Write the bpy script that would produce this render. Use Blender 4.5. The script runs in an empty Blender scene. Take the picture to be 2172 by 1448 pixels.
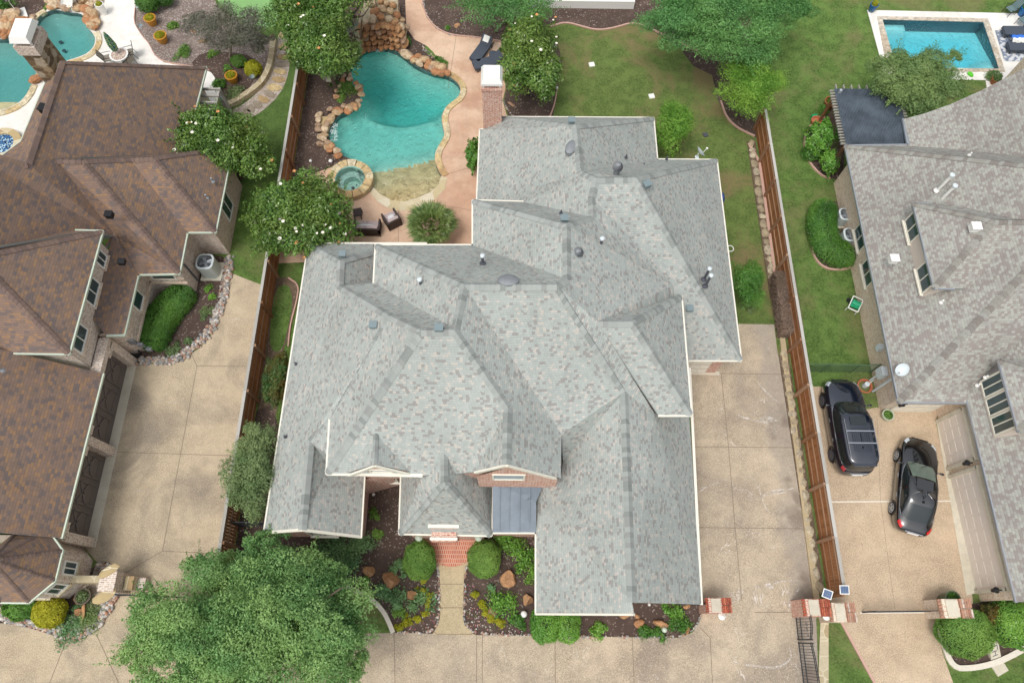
import bpy, bmesh, math, random
import numpy as np
from mathutils import Vector, Matrix
from mathutils.geometry import delaunay_2d_cdt, tessellate_polygon
R = math.radians
scene = bpy.context.scene
C = scene.collection
# ---------------------------------------------------------------- camera
F_PX, PW, PH, CAMZ = 1496.0, 2172, 1448, 35.0
def _basis():
    nd = Vector((1070-PW/2, -(1350-PH/2), -F_PX)).normalized()
    yd = Vector((1116-PW/2, -(-2850-PH/2), -F_PX)).normalized()
    Z = -nd; Y = (yd - Z*yd.dot(Z)).normalized(); X = Y.cross(Z)
    return Matrix((X, Y, Z))
ROT = _basis()                       # camera axes -> world axes
cam = bpy.data.objects.new('camera', bpy.data.cameras.new('camera')); C.objects.link(cam)
cam.data.sensor_width = 36; cam.data.lens = F_PX/PW*36
cam.data.clip_start = 0.5; cam.data.clip_end = 3000
cam.matrix_world = Matrix.Translation((0, 0, CAMZ)) @ ROT.to_4x4()
scene.camera = cam
# ---------------------------------------------------------------- light
world = bpy.data.worlds.new("World"); scene.world = world; world.use_nodes = True
nt = world.node_tree; nt.nodes.clear()
sky = nt.nodes.new('ShaderNodeTexSky'); sky.sky_type = 'NISHITA'; sky.sun_disc = False
SUN_EL, SUN_AZ = R(66), R(215)
sky.sun_elevation = SUN_EL; sky.sun_rotation = SUN_AZ
sky.air_density = 1.6; sky.dust_density = 6.0; sky.ozone_density = 1.0
hs = nt.nodes.new('ShaderNodeHueSaturation'); hs.inputs['Saturation'].default_value = 0.30
bg = nt.nodes.new('ShaderNodeBackground'); bg.inputs['Strength'].default_value = 0.15
wo = nt.nodes.new('ShaderNodeOutputWorld')
nt.links.new(sky.outputs[0], hs.inputs['Color']); nt.links.new(hs.outputs[0], bg.inputs[0]); nt.links.new(bg.outputs[0], wo.inputs[0])
sl = bpy.data.lights.new('sun', 'SUN'); sl.energy = 0.95; sl.angle = R(16); sl.color = (1, .97, .92)
sun = bpy.data.objects.new('sun', sl); C.objects.link(sun)
sd = Vector((math.sin(SUN_AZ)*math.cos(SUN_EL), math.cos(SUN_AZ)*math.cos(SUN_EL), math.sin(SUN_EL)))
sun.rotation_euler = sd.to_track_quat('Z', 'Y').to_euler()
vs = scene.view_settings; vs.view_transform = 'Standard'; vs.look = 'None'; vs.exposure = 0.04; vs.gamma = 1
# ---------------------------------------------------------------- helpers
def W(p, z=0.0):
    """a tuple is a direction seen by the camera, hit at height z; a list is plain metres"""
    if isinstance(p, Vector): return p.copy()
    if isinstance(p, list):
        return Vector((p[0], p[1], p[2] if len(p) > 2 else z))
    if len(p) > 2: z = p[2]
    d = ROT @ Vector((p[0]-PW/2, -(p[1]-PH/2), -F_PX))
    t = (z-CAMZ)/d.z
    return Vector((d.x*t, d.y*t, z))
def tag(o, label=None, cat=None, group=None, kind=None):
    if label: o['label'] = label
    if cat: o['category'] = cat
    if group: o['group'] = group
    if kind: o['kind'] = kind
    return o
def empty(name, loc=(0, 0, 0), label=None, cat=None, group=None):
    o = bpy.data.objects.new(name, None); C.objects.link(o); o.location = loc
    o.empty_display_size = .2
    return tag(o, label, cat, group)
def copy_tree(o, parent=None):
    c = o.copy(); C.objects.link(c); c.parent = parent
    for ch in [x for x in o.children]: copy_tree(ch, c)
    return c
class M:
    """collects faces; builds ONE mesh with metre UVs laid along each face"""
    def __init__(s): s.v = []; s.f = []; s.m = []; s.r = []; s.nv = {}
    def face(s, pts, mi=0, r=0.0):
        n = len(s.v); s.v += [tuple(p) for p in pts]; s.f.append(tuple(range(n, n+len(pts)))); s.m.append(mi); s.r.append(r)
    def add(s, vs_, fs, mi=0, r=0.0):
        n = len(s.v); s.v += [tuple(p) for p in vs_]
        for f in fs: s.f.append(tuple(n+i for i in f)); s.m.append(mi); s.r.append(r)
    def box(s, c, d, rz=0.0, mi=0, r=0.0, mat=None):
        x, y, z = d[0]/2, d[1]/2, d[2]/2
        p = [Vector((a*x, b*y, e*z)) for e in (-1, 1) for a, b in ((-1, -1), (1, -1), (1, 1), (-1, 1))]
        if mat is None: mat = Matrix.Rotation(rz, 3, 'Z')
        p = [mat @ q + Vector(c) for q in p]
        s.add(p, [(3, 2, 1, 0), (4, 5, 6, 7), (0, 1, 5, 4), (1, 2, 6, 5), (2, 3, 7, 6), (3, 0, 4, 7)], mi, r)
    def bar(s, a, b, w, h, mi=0, r=0.0, up=(0, 0, 1)):
        a = Vector(a); b = Vector(b); d = (b-a)
        if d.length < 1e-6: return
        x = d.normalized(); u = Vector(up)
        if abs(x.dot(u)) > .99: u = Vector((0, 1, 0))
        y = u.cross(x).normalized(); z = x.cross(y)
        m = Matrix((x, y, z)).transposed()
        s.box((a+b)/2, (d.length, w, h), mat=m, mi=mi, r=r)
    def prism(s, poly, z0, z1, mi=0, bottom=True, r=0.0):
        n = len(poly); lo = [(p[0], p[1], z0) for p in poly]; hi = [(p[0], p[1], z1) for p in poly]
        ar = sum(poly[i][0]*poly[(i+1) % n][1]-poly[(i+1) % n][0]*poly[i][1] for i in range(n))
        if ar < 0: lo.reverse(); hi.reverse()
        s.add(lo+hi, [tuple(range(n, 2*n))]+([tuple(range(n-1, -1, -1))] if bottom else [])+[(i, (i+1) % n, n+(i+1) % n, n+i) for i in range(n)], mi, r)
    def tube(s, pts, rad, n=8, mi=0, r=0.0, cap=True):
        pts = [Vector(p) for p in pts]; rings = []
        rs = rad if isinstance(rad, (list, tuple)) else [rad]*len(pts)
        for i, p in enumerate(pts):
            d = (pts[min(i+1, len(pts)-1)]-pts[max(i-1, 0)]).normalized()
            u = Vector((0, 0, 1)) if abs(d.z) < .9 else Vector((1, 0, 0))
            a = u.cross(d).normalized(); b = d.cross(a)
            rings.append([p+(a*math.cos(t)+b*math.sin(t))*rs[i] for t in [2*math.pi*k/n for k in range(n)]])
        fs = [(i*n+k, i*n+(k+1) % n, (i+1)*n+(k+1) % n, (i+1)*n+k) for i in range(len(pts)-1) for k in range(n)]
        if cap: fs += [tuple(range(n-1, -1, -1)), tuple((len(pts)-1)*n+k for k in range(n))]
        s.add([q for g in rings for q in g], fs, mi, r)
    def lathe(s, c, prof, n=16, mi=0, r=0.0):
        c = Vector(c); vs_ = []; 
        for (rr, z) in prof: vs_ += [c+Vector((rr*math.cos(2*math.pi*k/n), rr*math.sin(2*math.pi*k/n), z)) for k in range(n)]
        fs = [(i*n+k, i*n+(k+1) % n, (i+1)*n+(k+1) % n, (i+1)*n+k) for i in range(len(prof)-1) for k in range(n)]
        s.add(vs_, fs, mi, r)
    def rock(s, c, d, seed, rz=None, mi=0, sub=2, rough=.22):
        rn = random.Random(seed); bm = bmesh.new(); bmesh.ops.create_icosphere(bm, subdivisions=sub, radius=1)
        pl = [(Vector((rn.gauss(0, 1), rn.gauss(0, 1), rn.gauss(0, 1))).normalized(), rn.uniform(.62, .92) if sub < 3 or rough < .2 else rn.uniform(.45, .75)) for _ in range(9)]
        rz = rn.uniform(0, 6.28) if rz is None else rz
        m = Matrix.Rotation(rz, 3, 'Z')
        for v in bm.verts:
            p = v.co.copy()
            for n_, h in pl:
                k = p.dot(n_)
                if k > h: p -= n_*(k-h)
            p *= 1+rn.uniform(-.03, .03)
            p = Vector((p.x*d[0]/2, p.y*d[1]/2, p.z*d[2]/2))
            v.co = m @ p + Vector(c)
        bm.verts.index_update()
        s.add([v.co.copy() for v in bm.verts], [tuple(v.index for v in f.verts) for f in bm.faces], mi, rn.random())
        bm.free()
    def build(s, name, mats, parent=None, smooth=False, merge=False, origin=None, local=False):
        off = Vector((0, 0, 0))
        if parent is not None and not local:
            p = parent
            while p is not None: off += Vector(p.location); p = p.parent
        elif origin is not None: off = Vector(origin)
        me = bpy.data.meshes.new(name)
        V = np.array(s.v, float).reshape(-1, 3)-np.array(off)
        me.from_pydata(V.tolist(), [], s.f)
        if not isinstance(mats, (list, tuple)): mats = [mats]
        for m in mats: me.materials.append(m)
        me.polygons.foreach_set('material_index', s.m)
        if smooth: me.polygons.foreach_set('use_smooth', [True]*len(s.f))
        at = me.attributes.new('rnd', 'FLOAT', 'FACE'); at.data.foreach_set('value', s.r)
        uv = me.uv_layers.new(name='UVMap'); flat = []
        for fi, f in enumerate(s.f):
            a, b, c = Vector(s.v[f[0]]), Vector(s.v[f[1]]), Vector(s.v[f[2]])
            n = (b-a).cross(c-b)
            if n.length < 1e-9 and len(f) > 3: n = (c-b).cross(Vector(s.v[f[3]])-c)
            if n.length < 1e-12: n = Vector((0, 0, 1))
            n.normalize()
            if len(s.nv) and fi in s.nv: n = s.nv[fi]
            if abs(n.z) > .995: u = Vector((1, 0, 0)); w = Vector((0, 1, 0))
            else:
                u = Vector((0, 0, 1)).cross(n).normalized(); w = n.cross(u)
            for i in f:
                p = Vector(s.v[i]); flat += [p.dot(u), p.dot(w)]
        uv.data.foreach_set('uv', flat)
        me.validate()
        if merge:
            bm = bmesh.new(); bm.from_mesh(me); bmesh.ops.remove_doubles(bm, verts=bm.verts, dist=1e-4); bm.to_mesh(me); bm.free()
        o = bpy.data.objects.new(name, me); C.objects.link(o); o.parent = parent
        if parent is None and origin is not None: o.location = off
        return o
def smooth_poly(pts, it=2, closed=True):
    for _ in range(it):
        q = []; n = len(pts)
        rng = range(n) if closed else range(n-1)
        if not closed: q.append(pts[0])
        for i in rng:
            a, b = pts[i], pts[(i+1) % n]
            q += [a.lerp(b, .25), a.lerp(b, .75)]
        if not closed: q.append(pts[-1])
        pts = q
    return pts
def inside(p, poly):
    c = False; n = len(poly); j = n-1
    for i in range(n):
        if (poly[i][1] > p[1]) != (poly[j][1] > p[1]) and p[0] < (poly[j][0]-poly[i][0])*(p[1]-poly[i][1])/(poly[j][1]-poly[i][1])+poly[i][0]: c = not c
        j = i
    return c
def pts(lst, sm=0, closed=True, z=0.0):
    r = [W(p, z) for p in lst]
    return smooth_poly(r, sm, closed) if sm else r
def cdt(outer, holes=(), extra=()):
    """triangulate outer minus holes (2-D)"""
    co = []; ed = []
    for loop in [outer]+list(holes):
        n = len(co); co += [Vector((p[0], p[1])) for p in loop]; ed += [(n+i, n+(i+1) % len(loop)) for i in range(len(loop))]
    co += [Vector((p[0], p[1])) for p in extra]
    v, e, f, *_ = delaunay_2d_cdt(co, ed, [], 0, 1e-5)
    out = []
    for t in f:
        c = sum((v[i] for i in t), Vector((0, 0)))/len(t)
        if inside(c, outer) and not any(inside(c, h) for h in holes):
            a, b, d = v[t[0]], v[t[1]], v[t[2]]
            if (b-a).cross(d-a) < 0: t = t[::-1]
            out.append(tuple(t))
    return v, out
def sheet(name, outer, mat, z, holes=(), thick=0.0, parent=None, **kw):
    v, f = cdt(outer, holes); m = M(); m.add([(p[0], p[1], z) for p in v], f)
    if thick:
        for loop in [outer]+list(holes):
            n = len(loop); ar = sum(loop[i][0]*loop[(i+1) % n][1]-loop[(i+1) % n][0]*loop[i][1] for i in range(n))
            L = loop if ar > 0 else loop[::-1]
            if loop is not outer: L = L[::-1]
            for i in range(n):
                a, b = L[i], L[(i+1) % n]
                m.face([(a[0], a[1], z-thick), (b[0], b[1], z-thick), (b[0], b[1], z), (a[0], a[1], z)])
    o = m.build(name, mat, parent)
    return tag(o, **kw)
def strip_mesh(line, w0, w1, z, h, closed=False, m=None, mi=0, seg=None, rn=None):
    """band beside a polyline from offset w0 to w1 (left positive), top at z, height h; seg = stone length"""
    m = m or M(); n = len(line); L = [Vector((p[0], p[1], 0)) for p in line]; off0 = []; off1 = []
    for i in range(n):
        a = L[(i-1) % n] if closed or i else L[0]; b = L[(i+1) % n] if closed or i < n-1 else L[-1]
        d = (b-a).normalized(); q = Vector((-d.y, d.x, 0)); off0.append(L[i]+q*w0); off1.append(L[i]+q*w1)
    rng = range(n) if closed else range(n-1); acc = 0; r = (rn or random).random()
    for i in rng:
        j = (i+1) % n; A, B, Cc, D = off0[i], off0[j], off1[j], off1[i]
        up = Vector((0, 0, z)); dn = Vector((0, 0, z-h))
        if (B-A).cross(D-A).z < 0: A, B, Cc, D = D, Cc, B, A
        m.add([A+dn, B+dn, Cc+dn, D+dn, A+up, B+up, Cc+up, D+up], [(4, 5, 6, 7), (0, 1, 5, 4), (2, 3, 7, 6), (1, 2, 6, 5), (3, 0, 4, 7)], mi, r)
        acc += (B-A).length
        if seg and acc > seg: acc = 0; r = (rn or random).random()
    return m
def resample(line, step, closed=False):
    L = [Vector((p[0], p[1], p[2] if len(p) > 2 else 0)) for p in line]
    if closed: L.append(L[0])
    out = [L[0]]; need = step
    for a, b in zip(L, L[1:]):
        d = (b-a).length; pos = 0
        while d-pos >= need: pos += need; out.append(a.lerp(b, pos/d)); need = step
        need -= d-pos
    return out
# ---------------------------------------------------------------- materials
def lin(r, g, b):
    f = lambda c: (c/255/12.92 if c/255 <= .04045 else ((c/255+.055)/1.055)**2.4)
    return (f(r), f(g), f(b), 1)
class N:
    """tiny node graph helper"""
    def __init__(s, name):
        s.mat = bpy.data.materials.new(name); s.mat.use_nodes = True; s.t = s.mat.node_tree; s.t.nodes.clear()
        s.out = s.n('ShaderNodeOutputMaterial')
    def n(s, typ, **kw):
        x = s.t.nodes.new(typ)
        for k, v in kw.items(): setattr(x, k, v)
        return x
    def l(s, a, b): s.t.links.new(a, b)
    def set(s, sock, v):
        if v is None: return
        if isinstance(v, bpy.types.NodeSocket): s.l(v, sock)
        else: sock.default_value = v
    def math(s, op, a, b=None, c=None, clamp=False):
        x = s.n('ShaderNodeMath', operation=op); x.use_clamp = clamp
        for i, v in enumerate((a, b, c)): s.set(x.inputs[i], v)
        return x.outputs[0]
    def mix(s, f, a, b, mode='MIX'):
        x = s.n('ShaderNodeMix', data_type='RGBA', blend_type=mode); x.clamp_factor = True
        s.set(x.inputs[0], f); s.set(x.inputs[6], a); s.set(x.inputs[7], b); return x.outputs[2]
    def obj(s): return s.n('ShaderNodeTexCoord').outputs['Object']
    def uv(s): return s.n('ShaderNodeUVMap').outputs[0]
    def geo(s): return s.n('ShaderNodeNewGeometry').outputs['Position']
    def rnd(s):
        x = s.n('ShaderNodeAttribute'); x.attribute_name = 'rnd'; return x.outputs['Fac']
    def noise(s, vec, scale, detail=4, rough=.55, dist=0.0):
        x = s.n('ShaderNodeTexNoise'); s.set(x.inputs['Vector'], vec); x.inputs['Scale'].default_value = scale
        x.inputs['Detail'].default_value = detail; x.inputs['Roughness'].default_value = rough; x.inputs['Distortion'].default_value = dist
        return x.outputs[0]
    def vor(s, vec, scale, feature='F1', out=0, rand=1.0):
        x = s.n('ShaderNodeTexVoronoi', feature=feature); s.set(x.inputs['Vector'], vec); x.inputs['Scale'].default_value = scale
        x.inputs['Randomness'].default_value = rand
        return x.outputs[out]
    def ramp(s, f, stops, interp='LINEAR'):
        x = s.n('ShaderNodeValToRGB'); x.color_ramp.interpolation = interp; e = x.color_ramp.elements
        while len(e) < len(stops): e.new(.5)
        for k, (p, c) in enumerate(stops): e[k].position = p; e[k].color = c if len(c) == 4 else (*c, 1)
        s.set(x.inputs[0], f); return x.outputs[0]
    def gray(s, f, a, b):  # remap 0..1
        x = s.n('ShaderNodeMapRange'); s.set(x.inputs[0], f); x.inputs[1].default_value = a; x.inputs[2].default_value = b; return x.outputs[0]
    def bump(s, h, st=.3, dist=.02):
        x = s.n('ShaderNodeBump'); x.inputs['Strength'].default_value = st; x.inputs['Distance'].default_value = dist; s.l(h, x.inputs['Height']); return x.outputs[0]
    def pbr(s, col, rough=.8, metal=0.0, bump=None, spec=.5, **kw):
        b = s.n('ShaderNodeBsdfPrincipled'); s.set(b.inputs['Base Color'], col); s.set(b.inputs['Roughness'], rough)
        b.inputs['Metallic'].default_value = metal; b.inputs['Specular IOR Level'].default_value = spec
        if bump: s.l(bump, b.inputs['Normal'])
        for k, v in kw.items(): s.set(b.inputs[k.replace('_', ' ')], v)
        s.l(b.outputs[0], s.out.inputs[0]); return s.mat
def plain(name, rgb, rough=.6, metal=0.0, var=.12, scale=6, spec=.5, **kw):
    g = N(name); c = lin(*rgb); f = g.noise(g.obj(), scale, 5, .6)
    col = g.mix(f, tuple(x*(1-var) for x in c[:3])+(1,), tuple(min(1, x*(1+var)) for x in c[:3])+(1,))
    return g.pbr(col, rough, metal, spec=spec, **kw)
def shingle(name, base, alt, light, dark, pl, pd, h=.145, w=.21):
    g = N(name); uv = g.uv(); sp = g.n('ShaderNodeSeparateXYZ'); g.l(uv, sp.inputs[0]); u, v = sp.outputs[0], sp.outputs[1]
    row = g.math('FLOOR', g.math('DIVIDE', v, h))
    wn = g.n('ShaderNodeTexWhiteNoise', noise_dimensions='1D'); g.l(row, wn.inputs['W'])
    uu = g.math('ADD', g.math('DIVIDE', u, w), g.math('MULTIPLY', wn.outputs[0], 7.3))
    cell = g.math('FLOOR', uu)
    cv = g.n('ShaderNodeCombineXYZ'); g.l(cell, cv.inputs[0]); g.l(row, cv.inputs[1])
    w2 = g.n('ShaderNodeTexWhiteNoise', noise_dimensions='2D'); g.l(cv.outputs[0], w2.inputs['Vector'])
    w3 = g.n('ShaderNodeTexWhiteNoise', noise_dimensions='3D'); cv3 = g.n('ShaderNodeCombineXYZ'); g.l(cell, cv3.inputs[0]); g.l(row, cv3.inputs[1]); cv3.inputs[2].default_value = 5; g.l(cv3.outputs[0], w3.inputs['Vector'])
    c0 = g.mix(w3.outputs[0], lin(*base), lin(*alt))
    # clustering of the blended tabs
    cl = g.noise(g.geo(), .9, 3, .6)
    f = g.math('ADD', w2.outputs[0], g.math('MULTIPLY', g.math('SUBTRACT', cl, .5), .22))
    isl = g.math('LESS_THAN', f, pl); isd = g.math('GREATER_THAN', f, 1-pd)
    c1 = g.mix(isl, c0, lin(*light)); c1 = g.mix(isd, c1, lin(*dark))
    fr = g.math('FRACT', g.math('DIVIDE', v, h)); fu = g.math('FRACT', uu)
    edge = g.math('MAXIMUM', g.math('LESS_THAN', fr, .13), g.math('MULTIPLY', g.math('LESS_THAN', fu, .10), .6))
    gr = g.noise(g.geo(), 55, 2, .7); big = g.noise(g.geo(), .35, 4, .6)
    c2 = g.mix(g.math('MULTIPLY', edge, .30), c1, lin(*[x*.55 for x in dark]))  # tab joints, plus the shadow gap under each course painted into the colour
    smp = g.n('ShaderNodeMapping'); smp.inputs['Scale'].default_value = (2.2, .22, 1); g.l(uv, smp.inputs[0]); stk = g.noise(smp.outputs[0], 1.0, 5, .7)
    k = g.math('ADD', g.math('ADD', g.math('MULTIPLY', gr, .4), g.math('MULTIPLY', big, .45)), g.math('MULTIPLY', stk, .24)); 
    x = g.n('ShaderNodeHueSaturation'); g.l(c2, x.inputs['Color']); g.l(g.math('ADD', k, .47), x.inputs['Value'])
    hgt = g.math('ADD', g.math('SUBTRACT', 1, fr), g.math('MULTIPLY', w2.outputs[0], .4))
    return g.pbr(x.outputs[0], .93, bump=g.bump(hgt, .35, .012), spec=.25)
def capmat(name, cols):
    g = N(name); n = len(cols); c = g.ramp(g.rnd(), [(i/n, lin(*k)) for i, k in enumerate(cols)], 'CONSTANT')
    return g.pbr(g.mix(g.math('MULTIPLY', g.noise(g.geo(), 40, 3, .7), .5), c, lin(60, 60, 60)), .93, spec=.25)
def brick(name, c1, c2, mortar, w=.26, h=.09, ms=.016, swirl=0.0, white=None):
    g = N(name); b = g.n('ShaderNodeTexBrick'); g.l(g.uv(), b.inputs['Vector']); b.inputs['Scale'].default_value = 1
    b.inputs['Brick Width'].default_value = w; b.inputs['Row Height'].default_value = h; b.inputs['Mortar Size'].default_value = ms
    b.inputs['Mortar Smooth'].default_value = .2; b.inputs['Bias'].default_value = 0
    b.inputs['Color1'].default_value = lin(*c1); b.inputs['Color2'].default_value = lin(*c2); b.inputs['Mortar'].default_value = lin(*mortar)
    c = b.outputs[0]
    if white: 
        f = g.gray(g.noise(g.geo(), 8, 4, .8), .46, .58); c = g.mix(g.math('MULTIPLY', f, .75), c, lin(*white))
    c = g.mix(g.math('MULTIPLY', g.noise(g.geo(), 30, 3, .6), .3), c, lin(*[q*.6 for q in c2]))
    return g.pbr(c, .9, bump=g.bump(g.math('SUBTRACT', 1, b.outputs[1]), .4, .01), spec=.3)
def stonemat(name, cols, scale=2.2, mortar=(200, 190, 165), mw=.035, rough=.85):
    g = N(name); p = g.geo(); n = len(cols)
    vec = g.n('ShaderNodeVectorMath', operation='MULTIPLY'); g.l(p, vec.inputs[0]); vec.inputs[1].default_value = (1, 1, 1.4)
    d = g.n('ShaderNodeTexVoronoi', feature='F1'); g.l(vec.outputs[0], d.inputs['Vector']); d.inputs['Scale'].default_value = scale
    wn = g.n('ShaderNodeSeparateColor'); g.l(d.outputs['Color'], wn.inputs[0])
    c = g.ramp(wn.outputs[0], [(i/n, lin(*k)) for i, k in enumerate(cols)], 'CONSTANT')
    e = g.vor(vec.outputs[0], scale, 'DISTANCE_TO_EDGE')
    c = g.mix(g.math('MULTIPLY', g.noise(p, 9, 5, .65), .5), c, lin(*[q*.62 for q in cols[0]]))
    c = g.mix(g.math('LESS_THAN', e, mw), c, lin(*mortar))
    return g.pbr(c, rough, bump=g.bump(e, .3, .03), spec=.3)
def rockmat(name, cols, rough=.88):
    g = N(name); n = len(cols); p = g.geo()
    c = g.ramp(g.rnd(), [((i+.0)/n, lin(*k)) for i, k in enumerate(cols)], 'CONSTANT')
    c = g.mix(g.gray(g.noise(p, 5, 6, .7), .4, .75), c, lin(*[q*.6 for q in cols[0]]))
    c = g.mix(g.math('MULTIPLY', g.gray(g.noise(p, 22, 4, .6), .5, .8), .45), c, lin(205, 195, 178))
    return g.pbr(c, rough, bump=g.bump(g.noise(p, 14, 6, .7), .6, .05), spec=.3)
def concrete(name, a, b, stain, stains=.5, joint=None, speck=1.0, white=0.0, run=None):
    g = N(name); p = g.geo(); wear = g.math('ADD', .45, g.math('MULTIPLY', g.gray(g.noise(p, .5, 4, .65), .4, .62), .75))
    c = g.mix(g.gray(g.noise(p, .35, 5, .6, .4), .3, .7), lin(*a), lin(*b))
    s = g.gray(g.noise(p, .22, 6, .62, .8), .47, .64)
    c = g.mix(g.math('MULTIPLY', s, stains), c, lin(*stain))
    sp = g.noise(p, 19, 3, .85); 
    c = g.mix(g.math('MULTIPLY', wear, g.math('MULTIPLY', g.gray(sp, .44, .62), .50*speck)), c, lin(*[q*.60 for q in a]))
    c = g.mix(g.math('MULTIPLY', g.gray(g.noise(p, 26, 2, .8), .54, .68), .55*speck), c, lin(*[min(255, q*1.18) for q in b]))
    c = g.mix(g.math('MULTIPLY', g.gray(g.noise(p, 1.6, 6, .72), .45, .66), .35), c, lin(*[q*.8 for q in a]))
    if white:
        wv = g.math('ABSOLUTE', g.math('SUBTRACT', g.noise(p, .33, 5, .6, 1.2), .52))
        f = g.math('MULTIPLY', g.math('LESS_THAN', wv, .0035), g.gray(g.noise(p, .8, 3), .5, .66))
        c = g.mix(g.math('MULTIPLY', f, white), c, lin(225, 218, 210))
    if run:  # run-off stain along one edge of the slab: x position and width
        sx = g.n('ShaderNodeSeparateXYZ'); g.l(p, sx.inputs[0])
        e = g.math('ADD', sx.outputs[0], g.math('MULTIPLY', g.math('SUBTRACT', g.noise(p, .5, 5, .65), .5), 2.6))
        f = g.gray(e, run, run+.5); c = g.mix(g.math('MULTIPLY', f, .42), c, lin(150, 144, 138))
        f2 = g.math('MULTIPLY', g.gray(e, run+.25, run+.6), g.gray(g.noise(p, .45, 3), .5, .58)); c = g.mix(g.math('MULTIPLY', f2, .5), c, lin(104, 90, 80))
    return g.pbr(c, .9, bump=g.bump(sp, .25, .01), spec=.3)
def mulchmat(name, a, b, fleck, amt=.25):
    g = N(name); p = g.geo()
    c = g.mix(g.noise(p, 14, 6, .8), lin(*a), lin(*b))
    v = g.n('ShaderNodeTexVoronoi', feature='F1'); g.l(p, v.inputs['Vector']); v.inputs['Scale'].default_value = 17
    sc = g.n('ShaderNodeSeparateColor'); g.l(v.outputs['Color'], sc.inputs[0])
    f = g.math('GREATER_THAN', sc.outputs[0], 1-amt*.5)
    big = g.gray(g.noise(p, .8, 3, .6), .35, .65)
    c = g.mix(g.math('MULTIPLY', g.math('MULTIPLY', f, g.math('ADD', .3, g.math('MULTIPLY', big, .7))), .75), c, lin(*fleck))
    c = g.mix(g.math('MULTIPLY', g.gray(g.noise(p, 1.1, 4), .5, .8), .35), c, lin(*[min(255, q*1.35) for q in b]))
    return g.pbr(c, .95, bump=g.bump(g.noise(p, 24, 4, .8), .8, .06), spec=.2)
def grassmat(name, dark, mid, dry, dryamt=.35):
    g = N(name); p = g.geo()
    c = g.mix(g.gray(g.noise(p, 8, 5, .85), .40, .60), lin(*dark), lin(*mid))
    c = g.mix(g.math('MULTIPLY', g.gray(g.noise(p, 1.3, 5, .7), .44, .6), .6), c, lin(*[q*1.12 for q in mid]))
    c = g.mix(g.math('MULTIPLY', g.gray(g.noise(p, .24, 6, .7, .6), .48, .62), dryamt), c, lin(*dry))
    st = g.n('ShaderNodeMapping'); st.inputs['Scale'].default_value = (3, 9, 3); st.inputs['Rotation'].default_value = (0, 0, .6); g.l(p, st.inputs[0])
    c = g.mix(g.math('MULTIPLY', g.gray(g.noise(st.outputs[0], 3, 4, .8), .47, .62), .5), c, lin(*[q*.72 for q in dark]))
    return g.pbr(c, .95, bump=g.bump(g.noise(p, 30, 3, .9), 1.0, .09), spec=.15)
def leafmat(name, cols, gloss=.45, trans=.22):
    g = N(name); n = len(cols)-1
    c = g.ramp(g.rnd(), [(i/n, lin(*k)) for i, k in enumerate(cols)])
    c = g.mix(g.math('MULTIPLY', g.gray(g.noise(g.geo(), .9, 3, .6), .4, .7), .3), c, lin(*[q*1.15 for q in cols[n//2+1]]))
    c = g.mix(g.math('MULTIPLY', g.gray(g.noise(g.geo(), .4, 4, .65), .44, .6), .4), c, lin(*[min(255, q*1.06+o) for q, o in zip(cols[-1], (10, 4, -8))]))
    b = g.n('ShaderNodeBsdfPrincipled'); g.l(c, b.inputs['Base Color']); b.inputs['Roughness'].default_value = gloss; b.inputs['Specular IOR Level'].default_value = .4
    t = g.n('ShaderNodeBsdfTranslucent'); g.l(g.mix(.5, c, lin(120, 160, 40), 'MIX'), t.inputs[0])
    m = g.n('ShaderNodeMixShader'); m.inputs[0].default_value = trans; g.l(b.outputs[0], m.inputs[1]); g.l(t.outputs[0], m.inputs[2]); g.l(m.outputs[0], g.out.inputs[0])
    return g.mat
def watermat(name, dens, col, wave=3.0, amt=.35):
    g = N(name); p = g.geo(); fr = g.n('ShaderNodeFresnel'); fr.inputs[0].default_value = 1.33
    h = g.noise(p, wave, 3, .6, 1.5); b = g.bump(h, amt, .22); g.l(b, fr.inputs['Normal'])
    t = g.n('ShaderNodeBsdfTransparent'); gl = g.n('ShaderNodeBsdfGlossy'); gl.inputs['Roughness'].default_value = .08; g.l(b, gl.inputs['Normal'])
    m = g.n('ShaderNodeMixShader'); g.l(fr.outputs[0], m.inputs[0]); g.l(t.outputs[0], m.inputs[1]); g.l(gl.outputs[0], m.inputs[2]); g.l(m.outputs[0], g.out.inputs[0])
    va = g.n('ShaderNodeVolumeAbsorption'); va.inputs[0].default_value = (*col, 1); va.inputs[1].default_value = dens; g.l(va.outputs[0], g.out.inputs[1])
    return g.mat
def woodmat(name, a, b, c_, horiz=False):
    g = N(name); mp = g.n('ShaderNodeMapping'); mp.inputs['Scale'].default_value = (6, 1, 1) if not horiz else (1, 6, 1); g.l(g.uv(), mp.inputs[0])
    c = g.mix(g.noise(mp.outputs[0], 2.5, 6, .7), lin(*a), lin(*b)); c = g.mix(g.math('MULTIPLY', g.rnd(), .6), c, lin(*c_))
    return g.pbr(c, .85, spec=.25)
K = {}
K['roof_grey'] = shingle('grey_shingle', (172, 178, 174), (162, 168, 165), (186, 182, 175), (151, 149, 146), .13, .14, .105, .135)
K['cap_grey'] = capmat('grey_cap', [(174, 180, 177), (156, 162, 159), (184, 189, 186), (166, 170, 167), (180, 185, 182)])
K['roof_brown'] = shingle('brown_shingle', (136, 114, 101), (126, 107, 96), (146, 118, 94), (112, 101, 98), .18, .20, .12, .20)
K['cap_brown'] = capmat('brown_cap', [(134, 113, 103), (122, 103, 95), (140, 118, 106), (128, 107, 100)])
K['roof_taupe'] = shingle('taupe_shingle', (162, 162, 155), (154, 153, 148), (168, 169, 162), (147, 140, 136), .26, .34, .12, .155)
K['cap_taupe'] = capmat('taupe_cap', [(164, 162, 154), (146, 140, 134), (172, 172, 166), (152, 148, 142)])
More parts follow.
